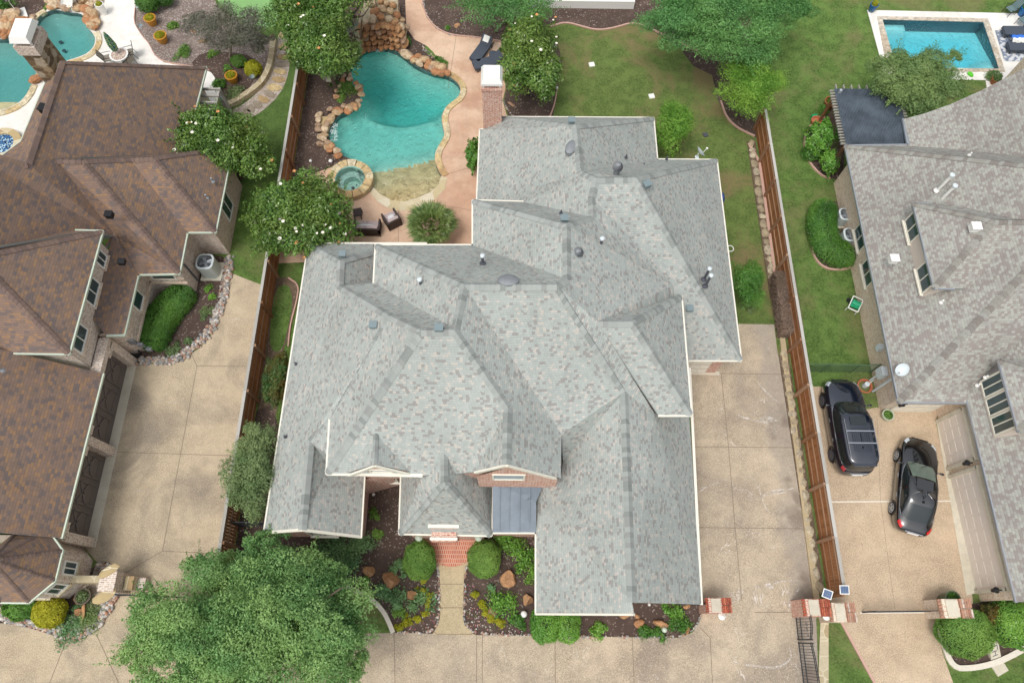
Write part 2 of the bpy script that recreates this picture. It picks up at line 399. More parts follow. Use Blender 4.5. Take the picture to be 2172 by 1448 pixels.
K['brick_red'] = brick('red_brick', (208, 128, 100), (184, 104, 80), (228, 212, 198), white=(232, 214, 200))
K['brick_paver'] = brick('brick_paver', (214, 134, 104), (188, 106, 82), (222, 194, 174), .10, .2, .014)
K['brick_pale'] = brick('pale_brick', (216, 190, 170), (156, 122, 106), (240, 232, 220), white=(244, 238, 228))
K['brick_tan'] = brick('tan_brick', (232, 204, 174), (196, 160, 130), (240, 230, 214), white=(244, 234, 220))
K['cream'] = plain('cream_paint', (232, 228, 214), .5, var=.05)
K['white'] = plain('white_paint', (238, 238, 234), .45, var=.04)
K['verdigris'] = plain('pale_copper_gutter', (196, 208, 192), .5, .2, var=.1)
K['stucco'] = plain('stucco', (214, 202, 190), .9, var=.05, scale=30)
K['glass'] = N('window_glass').pbr(lin(52, 74, 78), .06, spec=.9)
K['blind'] = plain('window_pale_glass', (168, 180, 184), .12, var=.06, spec=.8)
K['metal_roof'] = plain('standing_seam_zinc', (122, 132, 142), .45, .4, var=.3, scale=1.6)
K['steel'] = plain('galvanised', (176, 182, 190), .4, .6, var=.15)
K['darkpipe'] = plain('dark_pipe', (92, 94, 104), .5, .3, var=.2)
K['bluebox'] = plain('blue_grey_metal', (128, 144, 148), .5, .2, var=.1)
K['black'] = plain('black_metal', (32, 33, 36), .45, .3, var=.2)
K['rubber'] = plain('rubber', (28, 28, 29), .8, var=.2)
K['dish'] = plain('dish_grey', (206, 216, 220), .4, var=.03)
K['cedar'] = woodmat('cedar', (160, 108, 68), (128, 80, 48), (176, 126, 84))
K['cedar_rail'] = woodmat('cedar_rail', (150, 108, 78), (120, 82, 56), (184, 156, 130))
K['grey_wood'] = woodmat('weathered_cap', (184, 182, 176), (140, 136, 128), (200, 198, 192))
K['bark'] = plain('bark', (96, 84, 72), .95, var=.35, scale=12)
K['barkpale'] = plain('pale_bark', (150, 138, 126), .95, var=.3, scale=12)
K['dull_steel'] = plain('dull_steel', (138, 142, 146), .65, .3, var=.15)
K['dry_stone'] = stonemat('dry_stone', [(220,208,176),(208,192,152),(228,218,194),(214,202,170)], 1.3, (196,180,148), .012)
K['ledge'] = concrete('sandy_ledge', (206, 188, 142), (218, 204, 166), (184, 158, 112), .7, speck=.2)
K['limestone'] = stonemat('limestone', [(196, 182, 150), (182, 164, 130), (204, 192, 164), (188, 172, 142)], 1.7)
K['flag'] = stonemat('flagstone', [(206, 188, 146), (214, 200, 164), (196, 174, 130), (222, 212, 184), (184, 156, 116)], 1.1, (226, 218, 196), .012)
K['rock_tan'] = rockmat('tan_rock', [(196, 150, 108), (206, 176, 138), (184, 128, 86), (212, 190, 160), (176, 150, 126)])
K['rock_lime'] = rockmat('lime_rock', [(190,176,148),(176,160,132),(200,188,162),(164,150,124),(184,172,150)])
K['rock_rust'] = rockmat('rust_rock', [(166, 116, 74), (148, 102, 66), (182, 138, 96), (130, 88, 60), (158, 128, 104)])
K['rock_boulder'] = rockmat('boulder', [(186, 140, 98), (172, 124, 84), (168, 132, 104)])
K['pebble'] = rockmat('pebble', [(206, 196, 186), (190, 160, 140), (160, 160, 158), (222, 216, 208), (176, 130, 108), (148, 152, 156)])
K['conc'] = concrete('aggregate', (186, 169, 144), (201, 185, 159), (132, 123, 112), .9, speck=1.25)
K['conc_main'] = concrete('aggregate_main', (182, 166, 145), (197, 182, 159), (140, 129, 118), .75, white=.7, speck=1.25, run=13.2)
K['conc_right'] = concrete('aggregate_right', (196, 173, 146), (208, 188, 162), (166, 146, 124), .5, speck=1.3)
K['walk'] = concrete('walk_concrete', (186, 168, 134), (200, 184, 152), (160, 142, 112), .4)
K['apron'] = concrete('apron', (206, 198, 178), (214, 208, 192), (176, 166, 146), .4, speck=.3)
K['patio'] = concrete('stamped_patio', (204, 168, 142), (222, 195, 170), (186, 144, 120), .8, speck=.25)
K['deck_white'] = concrete('white_deck', (232, 229, 222), (240, 238, 233), (206, 200, 190), .5, speck=.15)
K['joint'] = plain('joint', (122, 108, 94), .95, var=.2)
K['joint_pale'] = plain('joint_pale', (226, 218, 204), .9, var=.1)
K['curb'] = plain('curb', (218, 210, 196), .9, var=.15)
K['curb_pink'] = plain('curb_pink', (196, 160, 146), .9, var=.15)
K['mulch'] = mulchmat('mulch', (62, 51, 46), (106, 90, 82), (172, 158, 148), .16)
K['mulch_grey'] = mulchmat('mulch_grey', (104, 90, 84), (150, 136, 128), (200, 192, 186), .5)
K['soil'] = mulchmat('soil', (92, 78, 66), (124, 108, 90), (170, 156, 138), .15)
K['gravel'] = mulchmat('gravel', (140, 126, 114), (178, 166, 154), (222, 214, 206), .7)
K['grass'] = grassmat('grass', (78, 108, 52), (124, 154, 82), (158, 150, 106), .6)
K['grass_worn'] = grassmat('worn_grass', (92, 116, 60), (130, 150, 84), (158, 142, 102), .95)
K['turf'] = grassmat('turf', (84, 112, 58), (112, 140, 76), (120, 144, 84), .1)
K['green'] = plain('putting_green', (128, 172, 108), .95, var=.08, scale=40)
# ================================================================ GROUND
LFX, RFX = -12.95, 15.2
POOL = pts([(772,108),(789,103),(812,101),(835,106),(858,120),(872,134),(895,147),(918,156),(941,159),(958,166),(973,179),(978,192),(971,209),(954,220),(941,234),(936,252),(940,272),(943,285),(938,298),(928,313),(922,328),(923,345),(931,365),(943,381),(940,402),(921,424),(891,439),(858,446),(825,441),(802,427),(785,408),(765,385),(754,341),(726,331),(706,318),(698,298),(697,282),(706,262),(719,245),(732,240),(749,229),(762,219),(764,205),(759,192),(748,181),(742,169),(741,152),(746,139),(757,122)], 1)
SPA_C = W((742, 378), .45)
def circ(c, r, n=40, a0=0, a1=2*math.pi): return [Vector((c[0]+r*math.cos(a0+(a1-a0)*i/n), c[1]+r*math.sin(a0+(a1-a0)*i/n), 0)) for i in range(n+(0 if abs(a1-a0-2*math.pi) < 1e-6 else 1))]
SPA_R = 1.3
LPOOL = pts([(-70,85),(0,84),(31,84),(60,75),(73,55),(86,33),(108,22),(126,22),(143,27),(166,28),(181,35),(184,48),(186,61),(197,71),(203,83),(200,98),(187,113),(166,122),(138,130),(112,142),(95,152),(83,160),(65,182),(58,199),(40,220),(0,236),(-70,244)], 2)
RPOOL = pts([(1871,43),(2085,48),(2118,147),(1900,145)])
SPA_HOLE = circ(SPA_C, .9)
HOLES = [POOL, LPOOL, RPOOL, SPA_HOLE]
def gs(name, lst, mat, z, sm=0, holes=HOLES, **kw):
    return sheet(name, pts(lst, sm), K[mat], z, holes=[h for h in holes], kind='structure', **kw)
sheet('lawn', [Vector((-150,-120,0)), Vector((150,-120,0)), Vector((150,180,0)), Vector((-150,180,0))], K['grass'], 0, holes=HOLES, kind='structure')
# ---- turf of the left garden
gs('artificial_turf', [(560,-40),(452,-40),(455,10),(500,40),(560,80),(590,92),(577,150),(545,190),(480,235),(500,260),(560,330),[LFX-.05,23],[LFX-.05,40]], 'turf', .006, holes=[])
sheet('putting_green', pts([(452,-30),(462,8),(500,36),(545,55),(575,60),(598,48),(608,20),(602,-10),(596,-40)], 2), K['green'], .012, kind='structure')
gs('back_lawn', [[1.0,26.6],[1.0,37],(1200,44),(1345,44),(1500,60),(1560,160),[RFX-.5,28.5],[RFX-.6,14.0],[10.5,14.0],[10.5,24],[7.5,24.2],[7.5,26.6]], 'grass_worn', .006, 0, holes=[])
# ---- mulch beds
gs('mulch_bed', [(655,100),(745,-10),(770,-30),(875,-30),(885,30),(905,80),(900,110),(960,150),(975,185),(940,240),(760,335),(700,355),(665,369),(645,385),[LFX+.05,23.5],[LFX+.05,33]], 'mulch', .008)
gs('mulch_bed', [(893,-40),(895,12),(905,38),(925,62),(955,75),(1010,79),(1065,88),(1120,92),(1160,52),(1200,48),(1235,58),(1265,66),(1300,62),(1345,48),(1390,70),(1440,100),(1470,140),(1510,160),(1522,210),(1540,250),(1560,272),(1603,292),[RFX,28.5],[RFX,34],(1600,60),(1560,-40)], 'mulch', .008, holes=[])
gs('mulch_bed', [(1065,86),(1072,130),(1074,190),(1068,215),(1080,250),(1090,262),(1168,262),(1176,235),(1182,195),(1195,120),(1160,52)], 'mulch', .012, 1, holes=[])
gs('mulch_bed', [[LFX+.05,4.5],(500,1115),(560,1100),(640,1100),(760,960),(880,960),(1060,1120),(1140,1120),(1140,1200),(1488,1200),(1486,1310),(1470,1338),(1440,1351),(1008,1346),(920,1344),(700,1344),[LFX+.05,-.2]], 'mulch', .008, holes=[])
gs('mulch_bed', [(421,540),(487,545),(484,575),(474,622),(458,668),(440,705),(405,745),(365,768),(290,768),(262,760),(262,700),(330,590)], 'mulch', .02, 1, holes=[])
gs('mulch_bed', [[-40,1.2],(0,1262),(150,1225),(225,1190),(245,1200),(262,1220),(245,1280),(215,1330),(175,1353),(150,1358),(60,1330),(0,1320),(-150,1310)], 'mulch', .016, holes=[])
gs('gravel_bed', [(205,1190),(232,1196),(258,1215),(255,1262),(240,1290),(212,1330),(175,1350),(140,1340),(160,1290),(170,1240),(195,1225)], 'gravel', .02, 1, holes=[])
gs('mulch_bed', [(575,590),(612,588),(632,600),(628,640),(615,690),(612,720),(600,740),(590,870),(575,900),(545,900),(552,800),(560,740),(572,640)], 'soil', .01, 1, holes=[])
gs('side_lawn', [(583,612),(612,600),(622,640),(610,700),(598,745),(575,745),(572,700)], 'grass', .016, 1, holes=[])
gs('mulch_bed', [[LFX+.05,10.5],(545,870),(575,860),(590,900),(585,1000),(570,1110),(520,1125),[LFX+.05,4]], 'mulch', .014, holes=[])
gs('mulch_bed', [(1765,240),(1745,250),(1722,262),(1708,280),(1702,315),(1718,350),(1742,374),(1764,380),(1790,380),(1790,260)], 'mulch', .01, 1, holes=[])
gs('mulch_bed', [(1745,425),(1720,440),(1716,480),(1722,540),(1745,568),(1790,572),(1812,560),(1830,500),(1790,430)], 'mulch', .01, 1, holes=[])
gs('mulch_bed', [(1993,1305),(2000,1360),(2020,1412),(2060,1412),(2100,1404),(2140,1388),(2200,1355),(2240,1290),(2120,1270),(2060,1280)], 'mulch', .012, holes=[])
gs('mulch_bed', [(110,-40),(100,0),(85,30),(70,45),(55,30),(0,28),(-80,40),(-90,-60)], 'mulch', .02, holes=[])
gs('flower_bed', [(291,-40),(287,25),(285,50),(300,75),(318,95),(328,118),(348,133),(400,141),(445,150),(458,168),(461,190),(462,222),(485,232),(518,214),(550,187),(570,150),(578,95),(575,80),(530,62),(480,32),(455,8),(450,-40)], 'mulch_grey', .016, 1, holes=[])
gs('mulch_bed', [(400,141),(445,150),(458,168),(461,190),(480,215),(510,205),(535,180),(550,150),(540,120),(480,110),(430,110)], 'mulch', .020, 1, holes=[])
# ---- decks, patio
gs('pool_deck', [(215,-40),(291,-40),(287,25),(285,50),(300,75),(318,95),(328,118),(348,133),(400,141),(445,150),(458,168),(461,190),(462,215),(430,225),(380,380),(-120,390),(-150,60),(-20,60),(60,90),(100,20),(110,-40)], 'deck_white', .014)
gs('patio', [(858,-40),(893,-40),(895,12),(905,38),(925,62),(955,75),(1010,79),(1063,88),(1070,130),(1072,190),(1066,215),(1080,262),(1040,300),(1040,540),(560,560),(600,420),(640,386),(662,370),(698,357),(760,340),(940,240),(968,190),(948,160),(940,140),(918,110),(905,98),(880,85),(862,60)], 'patio', .018)
gs('pool_deck', [(1839,22),(2200,30),(2300,30),(2280,180),(2145,172),(1878,166)], 'deck_white', .014)
gs('pool_deck', [(2090,172),(2160,172),(2120,200),(2095,200)], 'deck_white', .022, holes=[])
# ---- drives
gs('driveway', [(485,577),[LFX-.05,17.6],[LFX-.05,-12],[-60,-12],[-60,-.2],(0,1318),(60,1328),(120,1350),(150,1357),(178,1352),(215,1330),(242,1285),(262,1225),(240,1197),(205,1190),(170,1150),(250,760),(292,772),(350,771),(378,765),(418,742),(446,714),(463,678),(478,625)], 'conc', .004, holes=[])
gs('driveway', [[LFX-.05,-.05],(835,1341),(925,1343),(1010,1346),(1440,1352),(1470,1340),(1487,1310),(1490,1285),(1465,880),(1380,880),(1380,740),(1560,740),(1562,687),(1642,688),(1648,740),(1662,810),(1690,960),(1712,1130),(1730,1280),(1736,1448),[13.9,-3],[13.9,-12],[LFX-.05,-12]], 'conc_main', .012, holes=[])
gs('driveway', [[RFX+.03,12.3],(1750,820),(1775,820),(1815,850),(1838,868),(1858,864),(1990,864),(1985,897),(2062,1262),(2066,1300),(1995,1310),(1990,1330),(1998,1380),(2022,1448),[21,-12],[18,-12],(1853,1448),(1782,1315),(1765,1285),[RFX+.03,1.6]], 'conc_right', .004, holes=[])
gs('apron', [(277,762),(290,772),(203,1160),(188,1158),(150,1150),(235,760)], 'apron', .014, holes=[])
gs('apron', [(1985,889),(2003,884),(2100,1250),(2050,1262)], 'apron', .014, holes=[])
gs('apron', [(1462,786),(1526,788),(1526,796),(1462,794)], 'apron', .02, holes=[])
gs('lawn_patch', [(700,1236),(757,1252),(790,1270),(815,1297),(828,1325),(833,1341),[LFX+.1,-.1],(560,1250)], 'grass', .016, holes=[])
gs('walkway', [(903,1165),(1012,1165),(1000,1185),(990,1205),(984,1230),(982,1310),(986,1325),(1008,1347),(917,1345),(930,1322),(933,1310),(933,1230),(925,1200),(915,1180)], 'walk', .022, holes=[])
gs('verge', [(1740,1308),(1735,1448),[13.85,-3],[13.85,-12],[14.45,-12],(1757,1448),(1757,1312)], 'limestone', .03, holes=[])
# ---- joints
jm = M(); jp = M()
def joint(m, lst, z, w=.026):
    L = [W(p) for p in lst]
    for a, b in zip(L, L[1:]):
        d = (b-a).normalized(); q = Vector((-d.y, d.x, 0))*w/2; a = a-d*.01; b = b+d*.01
        m.face([Vector((*(a-q).xy, z)), Vector((*(b-q).xy, z)), Vector((*(b+q).xy, z)), Vector((*(a+q).xy, z))])
for l in [[(405,748),(418,776),(345,1168),(265,1215)],[(418,776),(520,777)],[(240,958),(492,966)],[(345,1168),(455,1173)],[(140,1360),(105,1448),(80,1540)],[(205,1345),(252,1448),(280,1500)]]: joint(jm, l, .010)
for l in [[(836,1342),(838,1448),(840,1500)],[(1011,1347),(1011,1448),(1011,1500)],[(1023,1347),(1023,1448),(1023,1500)],[(1177,1349),(1178,1448),(1178,1500)],[(1341,1352),(1345,1448),(1347,1500)],[(1484,1329),(1506,1352),(1511,1448),(1513,1500)],[(1530,794),(1545,948),(1558,1108),(1573,1272)],[(1462,791),(1668,794)],[(1466,947),(1690,949)],[(1475,1118),(1710,1121)],[(1600,1298),(1730,1297)],[(1558,1108),(1577,1121)]]: joint(jm, l, .018)
for l in [[(933,1238),(984,1238)],[(932,1288),(983,1288)],[(920,1338),(927,1344),(1000,1344),(1006,1338)]]: joint(jm, l, .028)
joint(jm, [(1860,885),(1868,1065),(1883,1180),(1898,1290)], .010, .012)
joint(jp, [(1752,1064),(2024,1062)], .012, .06); joint(jp, [(1825,1299),(1985,1298)], .012, .07)
for l in [[(950,192),(968,75)],[(940,372),(1010,352)],[(845,448),(845,520)],[(918,432),(1010,448)]]: joint(jm, l, .024, .02)
tag(jm.build('joint_lines', K['joint']), kind='structure'); tag(jp.build('joint_lines', K['joint_pale']), kind='structure')
# narrow tan band across the front drive
# ---- kerbs
def kerb(lst, mat, w=.12, h=.1, sm=2, z=.1, seg=None):
    L = smooth_poly(pts(lst), sm, False)
    return tag(strip_mesh(L, -w/2, w/2, z, h+.02, seg=seg).build('kerb', K[mat]), kind='structure')
kerb([(690,1233),(725,1242),(757,1252),(790,1270),(815,1297),(828,1325),(834,1341)], 'curb', .2)
kerb([(1168,58),(1200,48),(1235,58),(1265,66),(1300,62),(1345,48),(1380,62),(1440,92),(1480,110)], 'curb_pink', .1)
kerb([(1528,215),(1540,250),(1562,272),(1600,290)], 'curb_pink', .1)
kerb([(1182,190),(1176,225),(1165,252)], 'curb_pink', .08)
kerb([(1748,250),(1724,262),(1709,280),(1703,315),(1718,350),(1742,374),(1760,379)], 'curb_pink', .1)
kerb([(1722,450),(1715,490),(1722,540),(1745,570),(1785,574),(1810,565)], 'curb_pink', .1)
kerb([(1991,1305),(1998,1360),(2019,1416),(2060,1416),(2100,1408),(2140,1392),(2200,1357)], 'curb', .24)
kerb([(612,590),(635,605),(630,640),(616,690),(612,735)], 'curb_pink', .07)
kerb([(895,-10),(896,12),(906,38),(926,62),(956,76),(1010,80),(1062,89)], 'curb_pink', .06)
kerb([(291,-10),(287,25),(285,50),(300,75),(318,95),(328,118),(348,133),(400,141),(445,150)], 'curb_pink', .05)
kerb([[RFX-.62,27.9],(1610,345),(1625,450),(1640,560),(1655,690)], 'curb_pink', .16, sm=0)
kerb([(1655,690),(1668,800),(1690,960),(1712,1130),(1731,1275)], 'walk', .28, .12, sm=1, z=.12)
kerb([(1783,1318),(1818,1382),(1855,1450)], 'curb_pink', .1)
# retaining stones along the fence
rn = random.Random(5); se = empty('stone_edging', (RFX-.45, 15, 0), 'low edging of rough limestone blocks at the foot of the right fence', 'stone edging')
y = 2.0; k = 0
while y < 28:
    l = rn.uniform(.3, .75)
    if not 14.0 < y < 17.4:
        m = M(); m.rock((RFX-.44+rn.uniform(-.04, .04), y+l/2, .04), (rn.uniform(.42, .56), l*1.12, rn.uniform(.24, .36)), 100+k, rz=rn.uniform(-.06, .06), rough=.1); m.build('block', K['rock_lime'], se)
    y += l; k += 1
for (ya_, yb_2) in ((2.0, 14.0), (17.4, 28)): 
    m = M(); m.box((RFX-.44, (ya_+yb_2)/2, .04), (.5, yb_2-ya_, .08)); m.build('footing', K['soil'], se)
m = strip_mesh([W(p) for p in smooth_poly(pts([(583,88),(577,140),(563,172),(548,190),(515,213),(483,230)]), 2, False)], -.17, .17, .35, .36)
tag(m.build('garden_wall', K['limestone']), 'curved low sandstone wall beside the stepping stone path', 'garden wall')
# ---- stepping stone path
gs('path', [(592,65),(612,62),(618,110),(612,160),(595,200),(560,235),(520,258),(497,247),(485,238),(520,220),(552,192),(577,152),(586,110)], 'gravel', .022, 1, holes=[])
m = M()
for i, (x, y, a, b, rz) in enumerate([(606,76,.95,.6,0),(603,100,.85,.5,.1),(602,122,.95,.48,0),(600,137,.95,.5,.1),(595,153,.9,.45,-.1),(592,170,.9,.5,-.2),(582,187,1,.6,-.1),(572,200,.9,.45,-.5),(560,212,.9,.5,-.5),(546,223,.75,.5,-.8),(532,232,.7,.5,-.9),(524,240,.6,.5,-.9)]):
    p = W((x, y)); rn = random.Random(i)
    poly = []
    for k in range(9):
        t = 2*math.pi*k/9; q = Vector((a/2*math.cos(t)*rn.uniform(.85, 1.1), b/2*math.sin(t)*rn.uniform(.85, 1.1))); q.rotate(Matrix.Rotation(rz, 2)); poly.append((p.x+q.x, p.y+q.y))
    m.prism(poly, 0, .06, r=rn.random())
path_rock = rockmat('stepping_stone', [(196,168,112),(176,150,110),(150,140,128),(206,184,138)])
tag(m.build('stepping_stones', path_rock), 'irregular sandstone stepping stones set in gravel beside the lawn', 'stepping stones')
# ================================================================ POOLS
def pool(label, outline, zfun, wallmat, floormat, wz, wmat, step=.35, foot=None):
    root = empty('swimming_pool', tuple(outline[0].xy)+(0,), label, 'pool')
    xs = [p.x for p in outline]; ys = [p.y for p in outline]; ext = []
    x = min(xs)+step/2
    while x < max(xs):
        y = min(ys)+step/2
        while y < max(ys):
            if inside((x, y), outline) and min((Vector((x, y))-q.xy).length for q in outline) > step*.45: ext.append((x, y))
            y += step
        x += step
    v, f = cdt(outline, (), ext); b = M(); d = M()
    Z = [zfun(p) for p in v]
    for t in f:
        c = sum((v[i] for i in t), Vector((0, 0)))/3
        (d if foot and foot(c) else b).add([(v[i].x, v[i].y, Z[i]) for i in t], [(0, 1, 2)])
    n = len(outline); ar = sum(outline[i].x*outline[(i+1) % n].y-outline[(i+1) % n].x*outline[i].y for i in range(n))
    for i in range(n):
        p, q = outline[i], outline[(i+1) % n]
        if ar < 0: p, q = q, p
        b.face([(p.x, p.y, .02), (q.x, q.y, .02), (q.x, q.y, zfun(q)), (p.x, p.y, zfun(p))], 1)
    b.build('basin', [floormat, wallmat], root, smooth=True, merge=True)
    if d.f: d.build('tanning_ledge', K['ledge'], root, merge=True)
    w = M(); m2 = 4.0; 
    v2, f2 = cdt([Vector((p.x, p.y)) for p in outline])
    w.add([(p[0], p[1], wz) for p in v2], f2)
    w.add([(p[0], p[1], wz-m2) for p in v2], [t[::-1] for t in f2])
    for i in range(n):
        p, q = outline[i], outline[(i+1) % n]
        if ar < 0: p, q = q, p
        w.face([(p.x, p.y, wz-m2), (q.x, q.y, wz-m2), (q.x, q.y, wz), (p.x, p.y, wz)])
    w.build('water', wmat, root)
    return root
def dist_edge(p, poly):
    best = 1e9; p = Vector((p[0], p[1])); n = len(poly)
    for i in range(n):
        a = poly[i].xy; b = poly[(i+1) % n].xy; d = b-a; t = max(0, min(1, (p-a).dot(d)/max(1e-9, d.dot(d))))
        best = min(best, (p-a-d*t).length)
    return best
plaster = plain('aqua_plaster', (178, 226, 212), .7, var=.05, scale=2)
tile = plain('pool_tile', (96, 120, 120), .4, var=.2, scale=8)
yb = W((860, 345)).y; ye = W((860, 448)).y; yd_ = W((860, 225)).y; yt = W((860, 110)).y
def zmain(p):
    y = p[1]; x = p[0]
    k = yb + (x+6.0)*.28      # the beach entry starts further back towards the east
    if y < k: return max(-.26*min(1, (y-ye)/(k-ye)*1.15)-.005, -.26)-.01
    yd = yd_-.9+.12*(x+6.5)**2*.35+.25*math.sin(x*1.1)
    s = min(1, (y-k)/1.4); base = -.27-.55*s
    if y > yd: base -= 1.3*min(1, (y-yd)/1.3)**1.1
    else: base -= .30*min(1, max(0, y-k)/(yd-k))
    e = dist_edge(p, POOL)
    return max(base, -.35-1.3*e**.8) if y > k+.4 else base
def footm(c): return c[1] < yb+(c[0]+6.0)*.28
water_main = watermat('pool_water', .42, (.04, .76, .79), 2.6, 1.0)
P1 = pool('large free-form pool with a stone waterfall behind the grey-roofed house', POOL, zmain, tile, plaster, -.07, water_main, .3, footm)
m = strip_mesh([Vector((p.x, p.y, 0)) for p in resample(pts([(940,158),(958,165),(974,179),(979,192),(972,209),(955,220),(942,234),(937,252),(941,272),(944,285),(939,298),(929,313),(923,328),(924,345),(932,365),(944,380)], 1, False), .2)], 0.0, .36, .09, .2, seg=.5)
coping = rockmat('coping_stone', [(214,190,142),(222,206,170),(196,160,112),(226,214,184),(206,178,130)])
m.build('coping', coping, P1)
v, f = cdt(pts([(785,410),(802,429),(825,443),(858,449),(892,441),(922,425),(944,401),(949,378),(936,374),(930,392),(914,408),(886,420),(858,428),(830,425),(808,413),(792,398)])); m = M(); m.add([(p[0], p[1], .035) for p in v], f); m.build('beach_edge', K['dry_stone'], P1)
# shallow shelf with a little cascade at the west side
# rocks round the edge
def rocks_along(root, lst, n, size, mat, seed, jit=.15, zc=.15, name='rock'):
    rn = random.Random(seed); L = pts(lst); out = []
    tot = sum((b-a).length for a, b in zip(L, L[1:])); st = tot/n; R_ = resample(L, st)
    for i, p in enumerate(R_[:n]):
        m = M(); s = size*rn.uniform(.75, 1.25); h = s*rn.uniform(.5, .75)
        m.rock((p.x+rn.uniform(-jit, jit), p.y+rn.uniform(-jit, jit), max(zc, h*.3)+rn.uniform(-.02, .1)), (s*1.25, s*.9, h), seed*1000+i)
        m.build(name, mat, root)
rocks_along(P1, [(947,158),(925,153),(905,146),(890,136),(872,126),(862,112)], 9, .62, K['rock_tan'], 1)
rocks_along(P1, [(940,146),(915,140),(892,126),(880,112)], 5, .55, K['rock_tan'], 2)
rocks_along(P1, [(764,219),(752,230),(735,240),(716,246),(700,258),(692,272)], 10, .48, K['rock_tan'], 3)
rocks_along(P1, [(762,226),(745,236),(728,233),(705,240),(690,240)], 8, .42, K['rock_tan'], 4)
rocks_along(P1, [(692,272),(690,285),(692,300),(700,315),(712,327),(728,335)], 9, .45, K['rock_tan'], 5)
rocks_along(P1, [(678,245),(674,262),(676,285),(682,304),(694,322),(702,338)], 8, .42, K['rock_tan'], 6)
rocks_along(P1, [(742,160),(745,175),(757,184),(766,196),(768,208)], 7, .42, K['rock_tan'], 7)
rocks_along(P1, [(727,158),(735,170),(722,190),(712,205),(715,220)], 6, .42, K['rock_tan'], 8)
m = M(); m.prism([tuple(q.xy) for q in pts([(680,250),(712,247),(703,262),(697,282),(683,284)])], .02, .08); m.build('ledge_stone', K['flag'], P1)
# waterfall: stacked ledges of stone
fall = empty('stone_waterfall', tuple(W((815, 60)).xy)+(0,), 'stacked rust brown rock waterfall at the head of the large pool', 'waterfall')
rn = random.Random(11); cnt = 0
for row, (yy, z, x0, x1) in enumerate([(99,.15,764,862),(88,.42,760,866),(77,.72,757,864),(66,1.0,757,858),(55,1.28,762,850)]):
    a = W((x0, yy), z*1.0); b = W((x1, yy), z); n = 8 if row else 8
    for i in range(n):
        t = (i+.5)/n; p = a.lerp(b, t); bulge = -.45*(1-(2*t-1)**2)*(-1)
        m = M(); m.rock((p.x+rn.uniform(-.08, .08), p.y+bulge*.9-.3+rn.uniform(-.1, .1), z), ((b-a).length/n*1.35, .95, .30), 500+cnt, rz=rn.uniform(-.25, .25)); m.build('ledge_rock', K['rock_rust'], fall); cnt += 1
for i, (x, y, z, s) in enumerate([(790,40,1.5,.7),(808,36,1.55,.6),(825,40,1.5,.65),(838,46,1.4,.6),(850,56,1.2,.6),(795,25,1.4,.75),(812,20,1.5,.7),(828,24,1.5,.6),(842,33,1.3,.6),(852,42,1.1,.5),(790,6,1.2,.8),(808,2,1.3,.7),(862,58,.8,.5),(775,48,1.3,.6),(765,58,1.1,.55),(820,8,1.3,.6),(834,12,1.2,.6)]):
    p = W((x, y), z); m = M(); m.rock(p, (s, s*.85, s*.7), 600+i); m.build('rock', K['rock_tan'], fall)
for i, (x, y) in enumerate([(836,50),(843,56),(850,62),(857,68)]):
    p = W((x, y), .9-.18*i); m = M(); m.box(p, (.32, 1.1, .25), rz=-.1); m.build('step', K['limestone'], fall)
m = M(); c = W((812, 62), 0); m.prism([(c.x-1.4, c.y-.6), (c.x+1.2, c.y-.6), (c.x+1.0, c.y+1.8), (c.x-1.1, c.y+1.8)], 0, 1.0); m.build('core', K['rock_lime'], fall)
slope = M()
for i in range(14):
    t0 = i/14; t1 = (i+1)/14
    def sp(t):
        a = t*1.7; return Vector((-9.4-1.9*math.sin(a)+.0, 32.2+2.6*math.cos(a)*1.0, 2.4-1.9*t))
    c0, c1 = sp(t0), sp(t1); d = (c1-c0).normalized(); q = Vector((-d.y, d.x, 0))*.4
    for s0, s1, z0, z1 in ((-1, -.6, .25, 0), (-.6, .6, 0, 0), (.6, 1, 0, .25)):
        slope.face([c0+q*s0+Vector((0, 0, z0)), c1+q*s0+Vector((0, 0, z0)), c1+q*s1+Vector((0, 0, z1)), c0+q*s1+Vector((0, 0, z1))])
slide = slope.build('water_slide', plain('slide_grey', (176,168,156), .5, var=.15), origin=(-10.5, 33, 0)); tag(slide, 'grey curved concrete water slide running down behind the rock waterfall', 'water slide')
for t in (.1, .5, .9):
    sm = M(); p = sp(t); sm.box((p.x, p.y, p.z/2-.1), (.3, .3, p.z-.1)); o = sm.build('support', K['limestone'], slide)
foam = plain('foam', (226, 240, 240), .6)
m = M(); rn = random.Random(3)
for (x0, x1, y0, y1, n) in ((772, 815, 102, 110, 110), (700, 716, 262, 300, 90)):
    for i in range(n):
        p = W((rn.uniform(x0, x1), rn.uniform(y0, y1)), -.05); a = rn.uniform(0, 3); m.box(p, (rn.uniform(.03, .16), .025, .012), rz=a)
for i in range(60):
    p = W((rn.uniform(778, 850), rn.uniform(68, 100)), .6); q = 1.45*(W((800, 110)).y and 1); 
m.build('foam', foam, P1)
# spa
spa = empty('spa', (SPA_C.x, SPA_C.y, 0), 'round raised stone spa spilling into the large pool', 'spa')
m = M(); o1 = circ(SPA_C, SPA_R); o2 = circ(SPA_C, .86)
for i in range(40):
    j = (i+1) % 40; m.face([(o1[i].x, o1[i].y, -.6), (o1[j].x, o1[j].y, -.6), (o1[j].x, o1[j].y, .38), (o1[i].x, o1[i].y, .38)])
m.build('wall', K['limestone'], spa)
m = M(); rn = random.Random(8)
n = 14
for i in range(n):
    a0 = 2*math.pi*i/n+.02; a1 = 2*math.pi*(i+1)/n-.01; low = 0 if not (0.0 < (a0) % (2*math.pi) < 1.15) else -.08
    pin = circ(SPA_C, .86, 6, a0, a1); pout = circ(SPA_C, SPA_R+.05, 6, a0, a1)
    m.prism([tuple(q.xy) for q in pout]+[tuple(q.xy) for q in reversed(pin)], .30, .46+low, r=rn.random())
m.build('coping', coping, spa)
